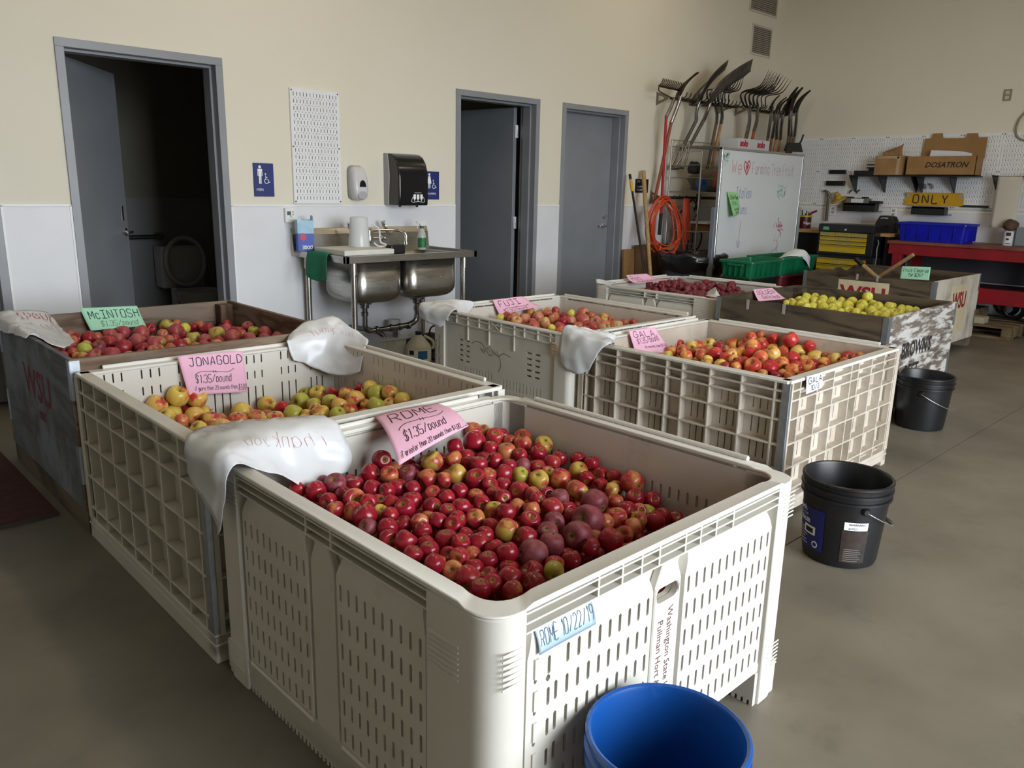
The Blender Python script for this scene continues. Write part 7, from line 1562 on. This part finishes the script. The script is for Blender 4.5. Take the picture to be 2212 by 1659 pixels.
MB().grid(net([[FW(-3.50, 1.80, .12), FW(-3.2, 1.80, .12), FW(-3.06, 1.79, .12)], [FW(-3.49, 1.89, .10), FW(-3.2, 1.875, .11), FW(-3.06, 1.85, .12)]]), 6, 4).build('paper', M_PAPER, t, solid=.002)
font_text('lettering', 'DOSATRON', .082, lambda a, b, w: FW(-3.50+a, 1.70+b, .2162+w), M_INKB, t, w=.0006, bold=.002, shear=.3, sx=.98)
# racks and small holders
for lab, y0, y1, z0, z1, d in (('upper small black bin rail left of the wall shelf', 4.478, 4.686, 1.632, 1.680, .03), ('lower small black bin rail left of the wall shelf', 4.476, 4.70, 1.490, 1.548, .05), ('thin black strip right of the yellow ONLY board', 2.848, 3.128, 1.277, 1.299, .03)):
    wbox('rail_holder', lab, 'holder', y0, y1, z0, z1, d, M_BLKST, bevel=.003)
def screw_rack(label, y0, y1, z0, z1):
    t = thing('screwdriver_rack', (XF, y0, z0), label, 'rack', 'black tool racks')
    MB().box(-y1, .01, z1-.02, -y0, .12, z1, lambda a, b, c: FW(a, c, b)).build('top_plate', M_BLKST, t)
    MB().box(-y1, .112, z0, -y0, .12, z1, lambda a, b, c: FW(a, c, b)).build('front_plate', M_BLKST, t)
    n = 10
    for k in range(n+1):
        y = y0+(y1-y0)*k/n; MB().box(-y-.002, .01, z0, -y+.002, .125, z1-.01, lambda a, b, c: FW(a, c, b)).build('divider', M_BLKST, t)
    MB().box(-y0, .01, z0, -y0+.05, .02, z0+.012, lambda a, b, c: FW(a, c, b)).build('end_tab', M_GALV, t)
    return t
screw_rack('black slotted tool rack under the silver box', 4.03, 4.415, 1.19, 1.285)
screw_rack('black slotted tool rack below the yellow ONLY board', 3.255, 3.61, 1.18, 1.270)
t = thing('drill_index', (XF, 4.3, 1.29), 'grey and silver box on the left black tool rack', 'box')
MB().box(-4.40, .02, 1.287, -4.12, .11, 1.345, lambda a, b, c: FW(a, c, b)).build('case', mk('grey_green_metal', '6C7062', rough=.5), t, bevel=.006); MB().box(-4.33, .1102, 1.293, -4.18, .1115, 1.338, lambda a, b, c: FW(a, c, b)).build('label', M_PAPER, t)
for y in (4.36, 4.18): MB().box(-y-.03, .03, 1.345, -y+.03, .1, 1.362, lambda a, b, c: FW(a, c, b)).build('clip', M_BLKST, t)
tag(MB().box(-4.12, .02, 1.287, -3.98, .11, 1.318, lambda a, b, c: FW(a, c, b)).build('drill_case', M_BLKST, loc=(XF, 4.05, 1.287), bevel=.004), 'small black case right of the silver box', 'case')
for y, z in ((4.392, 1.433), (4.301, 1.434)):
    t = thing('peg_hook', (XF, y, z), 'small black double hook above the silver box, %s of two' % ('left' if y > 4.35 else 'right'), 'hook', 'small black hooks')
    MB().tube(spline([FW(-y, z, 0), FW(-y, z-.01, .03), FW(-y+.02, z, .05), FW(-y+.035, z+.01, .05)], 3), .006, 6).build('prong', M_BLKST, t, smooth=60); MB().tube(spline([FW(-y, z, 0), FW(-y-.01, z-.02, .02), FW(-y-.005, z-.03, .035)], 3), .006, 6).build('prong', M_BLKST, t, smooth=60)
for i, y in enumerate((3.53, 3.46)):
    t = thing('spring_clip', (XF, y, 1.5), 'grey spring clip above the ONLY board, %s of two' % ('left', 'right')[i], 'hook', 'grey spring clips')
    MB().tube(spline([FW(-y-.03, 1.525, .02), FW(-y, 1.515, .04), FW(-y+.02, 1.50, .04), FW(-y+.01, 1.47, .03)], 4), .009, 6).build('wire', M_GREYPL, t, smooth=60)
t = thing('only_board', (XF, 3.42, 1.28), 'yellow board hand painted ONLY hanging on the pegboard', 'sign')
MB().prism([(-3.725, 1.28), (-3.40, 1.278), (-3.105, 1.287), (-3.10, 1.33), (-3.115, 1.425), (-3.74, 1.425), (-3.72, 1.38), (-3.735, 1.33)], FW, .02, .032).build('board', mk('yellow_board_paint', 'C89A18', 'BE9014', scale=9, rough=.55), t, bevel=.002)
ink('painted_letters', fit_strokes('ONLY', -3.64, -3.25, 1.31, .09, jit=.01, gap=.5), lambda u, v: (FW(u, v, .032), Vector((-1, 0, 0))), .013, M_INKB, t)
for y in (3.70, 3.135): MB().box(-y-.02, .0322, 1.375, -y+.02, .036, 1.405, lambda a, b, c: FW(a, c, b)).build('clip', M_GREYPL, t)
t = thing('hammer', (XF, 4.65, 1.2), 'long-handled claw hammer hanging left of the yellow float', 'hammer')
MB().tube([FW(-4.655, 1.40, .05), FW(-4.645, 1.30, .06), FW(-4.64, 1.06, .05)], [.014, .016, .018], 10).build('shaft', mk('grey_handle', '57524A', rough=.5), t, smooth=60)
MB().tube(spline([FW(-4.73, 1.418, .05), FW(-4.70, 1.425, .05), FW(-4.655, 1.40, .05), FW(-4.635, 1.375, .05)], 4), [.006, .008, .010, .012, .014, .016, .017, .018, .019, .02, .02, .019, .018], 8).build('head', M_TSTEEL, t, smooth=60)
t = thing('float_valve', (XF, 4.5, 1.35), 'yellow cone and disc hanging on the pegboard right of the hammer', 'tool')
Mt = Matrix.Translation(FW(-4.50, 1.315, .07)) @ Matrix.Rotation(R_(-18), 4, 'X') @ Matrix.Rotation(R_(-22), 4, 'Y')
MB().lathe([(0, 0), (.10, 0), (.10, .010), (.045, .03), (.036, .05), (.042, .058), (.032, .066), (.038, .078), (.028, .088), (.03, .105), (0, .107)], n=24, M=Mt).build('body', mk('yellow_tool_plastic', 'BFA23E', 'A88A2C', scale=10, rough=.5), t, smooth=40)
for y, z, lab in ((3.86, 1.19, 'white outlet plate low on the wall behind the black case'), (4.60, 1.19, 'white switch strip on the wall behind the hammer')):
    t = tag(MB().box(-y-.038, -.015, z-.06, -y+.038, -.008, z+.06, lambda a, b, c: FW(a, c, b)).build('outlet', M_WHITEPL, loc=(XB, y, z), bevel=.003), lab, 'outlet')
    for dz in (-.022, .022): MB().box(-y-.016, -.008, z+dz-.014, -y+.016, -.006, z+dz+.014, lambda a, b, c: FW(a, c, b)).build('socket', M_GREYPL, t)
t = tag(MB().box(-2.887, -.0195, 2.389, -2.807, -.012, 2.508, lambda a, b, c: FW(a, c, b)).build('outlet', mk('grey_outlet_plate', '8E8A78', rough=.4, metal=.3), loc=(XB, 2.85, 2.45), bevel=.002), 'grey double outlet high on the workbench wall', 'outlet')
for dz in (-.026, .026): MB().box(-2.866, -.012, 2.448+dz-.017, -2.828, -.009, 2.448+dz+.017, lambda a, b, c: FW(a, c, b)).build('socket', mk('cream_socket', 'C8C0A0', rough=.4), t)
t = thing('hanging_cable', (XB, 2.6, 2.1), 'grey cable loop hanging on the wall at the right edge', 'cable')
MB().tube(spline([(XB-.03, 2.40, 2.34), (XB-.03, 2.55, 2.32), (XB-.03, 2.67, 2.23), (XB-.03, 2.705, 2.12), (XB-.03, 2.69, 2.03), (XB-.03, 2.63, 1.985), (XB-.03, 2.52, 1.97), (XB-.03, 2.40, 1.98)], 6), .010, 8).build('cable', mk('tan_grey_cable', '8A8268', rough=.5), t, smooth=60)
# paper roll holder at the right edge
t = thing('paper_roll_holder', (XF, 2.6, 1.6), 'black bracketed rod with white paper hanging from it at the right edge', 'paper roll')
MB().prism([(0, 1.62), (.22, 1.62), (.03, 1.47), (0, 1.47)], lambda a, b, w: FW(-2.80+w, b, a), -.004, .004).build('bracket', M_BLKST, t)
MB().tube([FW(-2.80, 1.605, .20), FW(-2.0, 1.605, .20)], .006, 8).build('rod', M_DSTEEL, t, smooth=60)
MB().tube([FW(-2.50, 1.598, .20), FW(-2.05, 1.598, .20)], .03, 14).build('roll_core', M_CARD, t, smooth=60)
MB().grid(lambda u, v: FW(-2.745+u*.235, 1.605-v*.53, .206+.01*math.sin(3*u)+.015*v*v), 8, 14).build('hanging_sheet', mk('cream_paper', 'C4BEB0', rough=.8), t, smooth=180, solid=.001)
# black workbench with timber top
t = thing('workbench', (9.65, 4.3, 0), 'black workbench with a pale timber top in the corner', 'workbench')
MB().box(9.32, 3.62, .93, 9.95, 5.2, .968).build('timber_top', mk('butcher_block', 'B8945C', 'A8834C', scale=8, rough=.5, stretch=(8, 1, 8)), t, bevel=.003)
MB().box(9.36, 4.42, 0, 9.94, 5.18, .93).build('cabinet', mk('black_cabinet', (.008, .008, .010), rough=.4), t); MB().box(9.36, 3.64, 0, 9.94, 3.68, .93).build('end_panel', MATS['black_cabinet'], t)
for k in range(3): MB().box(9.352, 4.46, .62+k*.1-.02, 9.36, 5.14, .62+k*.1+.06).build('drawer', MATS['black_cabinet'], t, bevel=.003)
t = thing('coffee_can', (9.68, 4.81, .968), 'dark red coffee can holding tools on the corner workbench', 'can')
mb = MB(); c = (9.62, 4.79, 0); z = .9685
mb.lathe([(0, z), (.076, z), (.076, z+.155), (.070, z+.155), (.070, z+.01), (0, z+.01)], c, 24).build('can', mk('maroon_can', '4A1218', '3E0E14', scale=8, rough=.4), t, smooth=40)
MB().lathe([(.077, z+.135), (.080, z+.137), (.080, z+.158), (.068, z+.158)], c, 24).build('yellow_rim', mk('yellow_lid_ring', 'A8A028', rough=.5), t, smooth=40)
cylc = lambda a, b, w: Vector((c[0]+(.0768+w)*math.cos(R_(-164)+a/.0768), c[1]+(.0768+w)*math.sin(R_(-164)+a/.0768), z+.05+b))
font_text('lettering', 'Folgers', .045, cylc, M_INKW, t, w=.0008, bold=.0008, sx=.8)
for k in range(5): MB().tube([(c[0]+.02*math.cos(k*2), c[1]+.03*math.sin(k*2), z+.1), (c[0]+.04*math.cos(k*2+.5), c[1]+.05*math.sin(k*2+.5), z+.18+.01*k)], .006, 6).build('pencil', M_DSTEEL, t)
tag(MB().tube([(9.61, 4.77, z+.12), (9.60, 4.70, z+.19), (9.60, 4.64, z+.215)], [.011, .014, .012], 10).build('screwdriver', mk('raspberry_handle', '8E2034', rough=.35), loc=(9.61, 4.75, z+.12), smooth=60), 'red handled tool sticking out of the coffee can', 'screwdriver')
# tool chest
M_CHY = mk('yellow_drawer_paint', 'C8A812', 'BC9C10', scale=4, rough=.35)
M_CHB = mk('black_chest_paint', (.010, .010, .012), rough=.3)
t = thing('tool_chest', (9.4, 4.05, 0), 'black rolling tool chest with yellow drawers in front of the workbench', 'tool chest')
CX, ya, yb = 9.14, 3.725, 4.372
FC = lambda u, v, w: Vector((CX-w, -u, v))
MB().box(CX+.01, ya-.03, .05, 9.60, yb+.02, .70).build('lower_cabinet', M_CHB, t, bevel=.006)
MB().box(CX+.01, ya, .70, 9.58, yb, 1.045).build('upper_chest', M_CHB, t, bevel=.01, seg=2)
MB().box(CX, ya-.002, .965, 9.585, yb+.002, 1.052).build('lid', M_CHB, t, bevel=.008, seg=2)
rows = [(.918, .958, 3), (.868, .908, 1), (.822, .860, 1), (.735, .815, 1), (.600, .665, 1), (.53, .592, 1), (.40, .52, 1), (.20, .39, 1)]
for z0, z1, n in rows:
    for k in range(n):
        a = -yb+.03+(yb-ya-.10)*k/n; b = -yb+.03+(yb-ya-.10)*(k+1)/n-.006
        if z1 < .7: a -= .01; b += .02
        d = MB().box(a, -.012, z0, b, .004, z1, lambda p, q, r: FC(p, r, q)).build('drawer', M_CHY, t, bevel=.002)
        MB().box(a, .004, z1-.012, b, .014, z1-.002, lambda p, q, r: FC(p, r, q)).build('pull_strip', mk('yellow_grey_strip', '9A925A', rough=.3, metal=.4), d)
        lw = .35 if n == 1 else .8
        MB().box(a+(b-a)*(.5-lw/2), .0042, z0+.006, a+(b-a)*(.5+lw/2), .0048, z0+.024, lambda p, q, r: FC(p, r, q)).build('paper_label', mk('buff_label', 'B8A468', '8E7E4A', scale=60, rough=.7), d)
MB().prism([(-yb+.05, .985), (-yb+.13, .983), (-yb+.12, 1.02), (-yb+.06, 1.02)], FC, .001, .002).build('green_sticker', mk('mint_sticker', '5AA884', rough=.6), t)
MB().lathe([(0, .008), (.012, .008), (.014, 0)], n=14, M=Matrix.Translation(FC(-(ya+yb)/2, .995, 0)) @ Matrix.Rotation(-PI/2, 4, 'Y')).build('lock', M_ZINC, t, smooth=40)
MB().tube(spline([FC(-ya+.03, .90, -.05), FC(-ya+.04, .86, -.06), FC(-ya+.03, .80, -.06), FC(-ya+.035, .70, -.06), FC(-ya+.03, .60, -.06), FC(-ya+.035, .52, -.06)], 5), .006, 6).build('power_cord', mk('pale_cord', '8E8C88', rough=.5), t, smooth=60)
for y in (ya+.06, yb-.06):
    for x in (CX+.08, 9.52): MB().tube([(x, y-.014, .03), (x, y+.014, .03)], .03, 12).build('caster', M_BLACKPL, t, smooth=40)
t = thing('tool_case', (9.6, 3.78, .968), 'dark hard tool case on the workbench behind the blue tote', 'case')
MB().prism([(-3.90, .969), (-3.66, .969), (-3.66, 1.08), (-3.70, 1.15), (-3.75, 1.16), (-3.84, 1.16), (-3.88, 1.08)], lambda a, b, w: (w, -a, b), 9.52, 9.66).build('shell', mk('dark_case_plastic', '1E1C1B', rough=.5), t, bevel=.008, seg=2)
MB().tube([(9.51, 3.82, 1.13), (9.50, 3.78, 1.135), (9.51, 3.74, 1.13)], .008, 6).build('handle', M_GREYPL, t, smooth=60)
# red bench
M_REDP = mk('red_bench_paint', '8E1420', '7C121C', scale=5, rough=.45, dirt='4A2420', dscale=5, dmix=(.6, .85), damt=.4)
t = thing('red_bench', (9.6, 2.4, 0), 'long red painted workbench along the right-hand wall', 'workbench')
MB().box(9.235, 1.0, .868, 9.95, 3.61, .90).build('bench_top', mk('worn_red_top', '6E3430', '84503F', scale=3, rough=.5), t, bevel=.004)
MB().box(9.25, 1.0, .755, 9.285, 3.59, .868).build('apron', M_REDP, t, bevel=.003)
for y in (3.44, 1.95): 
    MB().box(9.25, y, 0, 9.34, y+.10, .755).build('leg', M_REDP, t, bevel=.003); MB().box(9.84, y, 0, 9.93, y+.10, .868).build('leg', M_REDP, t)
MB().box(9.245, 1.0, .312, 9.28, 3.45, .468).build('lower_rail', M_REDP, t, bevel=.003); MB().box(9.28, 1.0, .43, 9.93, 3.45, .455).build('lower_shelf', mk('dark_red_shelf', '3A0E14', rough=.6), t)
MB().box(9.90, 1.0, .47, 9.92, 3.45, .86).build('back_panel', mk('grey_back_panel', '3E3C40', '34323A', scale=2, rough=.7), t)
tote('tote', 'bright blue plastic tote on the left end of the red bench', 9.34, 9.74, 2.85, 3.57, .901, 1.10, mk('blue_tote_plastic', '141CB0', '1018A0', scale=5, rough=.35))
t = tag(MB().tube([(9.70, 3.865, .905), (9.70, 3.83, .30)], .02, 12).build('grey_pipe', mk('grey_pvc', '8A8680', rough=.5), loc=(9.70, 3.85, .6), smooth=60), 'grey pipe standing between the tool chest and the red bench', 'pipe')
t = thing('printed_can', (9.68, 2.52, .9), 'white can with dark print on the red bench at the right edge', 'can')
MB().lathe([(0, .9005), (.052, .9005), (.052, 1.045), (.046, 1.05), (0, 1.05)], (9.66, 2.53, 0), 20).build('can', M_PAPER, t, smooth=40)
mb = MB()
for a0, a1, z0, z1 in ((-200, -150, 1.0, 1.035), (-195, -165, .955, .975), (-190, -140, .915, .925)): mb.lathe([(.0526, z0), (.0526, z1)], (9.66, 2.53, 0), 8, a0=R_(a0), a1=R_(a1))
mb.build('print', mk('dark_brown_print', '2E1C1A', rough=.6), t)
lumpy('brown_rag', 'brown rag lying on top of the white can', 'rag', (9.66, 2.53, 1.10), .072, mk('brown_rag_cloth', '5A4636', '46362A', scale=20, rough=.9), 9, (1, 1, 1), .35)
tag(MB().box(9.60, 2.18, .901, 9.80, 2.46, 1.09).build('grey_box', mk('grey_blue_box', '7A8288', rough=.6), loc=(9.7, 2.3, .901), bevel=.006), 'grey-blue box at the right edge of the red bench', 'box')
# under the bench
W_PAL = wood('pallet_wood', '5A4A34', '7A6A50', axis=1, scale=6)
t = thing('pallet', (9.4, 2.6, 0), 'wooden pallet on the floor under the red bench', 'pallet')
for k in range(5): MB().box(9.02+k*.18, 2.20, .105, 9.14+k*.18, 3.2, .128).build('deck_board', W_PAL, t)
for y in (2.20, 2.66, 3.10): MB().box(9.02, y, .02, 9.88, y+.09, .105).build('stringer', W_PAL, t)
for k in range(3): MB().box(9.02+k*.37, 2.20, 0, 9.12+k*.37, 3.2, .02).build('bottom_board', W_PAL, t)
tag(MB().box(9.04, 2.47, .129, 9.2, 2.60, .195).build('block', mk('cream_block', 'A8A084', rough=.7), loc=(9.1, 2.5, .129), bevel=.003), 'cream block on the front edge of the pallet', 'block')
tag(MB().box(9.18, 2.62, .129, 9.7, 3.1, .24).build('plank_stack', W_PAL, loc=(9.4, 2.8, .129), bevel=.003), 'dark timber offcut on the pallet', 'timber')
for i, (y, rx) in enumerate(((2.34, 18), (2.44, 30))):
    t = thing('tyre', (9.55, y, .27), 'black rubber %s leaning under the red bench, %s' % ('hose coil', ('nearer', 'farther')[i]), 'hose')
    M = Matrix.Translation((9.52+.1*i, y, .262)) @ Matrix.Rotation(R_(90-rx), 4, 'Y')
    for r in (.115, .10, .085): MB().tube([M @ Vector((r*math.cos(a), r*math.sin(a), (r-.1)*1.2)) for a in [2*PI*k/28 for k in range(28)]], .014, 8, closed=True).build('loop', M_BLACKPL, t, smooth=60)
    t.name = 'hose_coil'; WM[t.name] = Matrix.Translation((9.55, y, .27))
# two handles lying in the white-ended wooden bin
t = thing('wooden_stick', (7.75, 2.9, .4), 'pale wooden handle sticking out of the white-ended bin, right', 'handle')
MB().tube([(7.7, 2.76, .865), (7.85, 3.25, .50), (7.9, 3.40, .40)], .017, 10).build('shaft', MATS['pale_wood'], t, smooth=60)
t = thing('wooden_stick', (7.75, 3.2, .5), 'short wooden handle with black end sticking out of the white-ended bin, left', 'handle')
MB().tube([(7.75, 3.235, .735), (7.75, 3.10, .64), (7.78, 2.95, .53)], .021, 10).build('shaft', MATS['pale_wood'], t, smooth=60); MB().tube([(7.75, 3.30, .785), (7.75, 3.225, .728)], .023, 10).build('black_end', M_BLACKPL, t, smooth=60)
# floor mat
t = tag(MB().box(-.7, 3.56, 0, .79, 5.42, .012).build('floor_mat', mk('maroon_mat', '4A2420', '3C1C1A', scale=40, rough=.95, bump=.3, bscale=200), loc=(0, 4.5, 0), bevel=.004), 'dark maroon floor mat in front of the restroom door', 'mat')
MB().box(-.71, 3.545, 0, .785, 3.56, .013).build('mat_edge', mk('mat_border', '352A22', rough=.8), t)
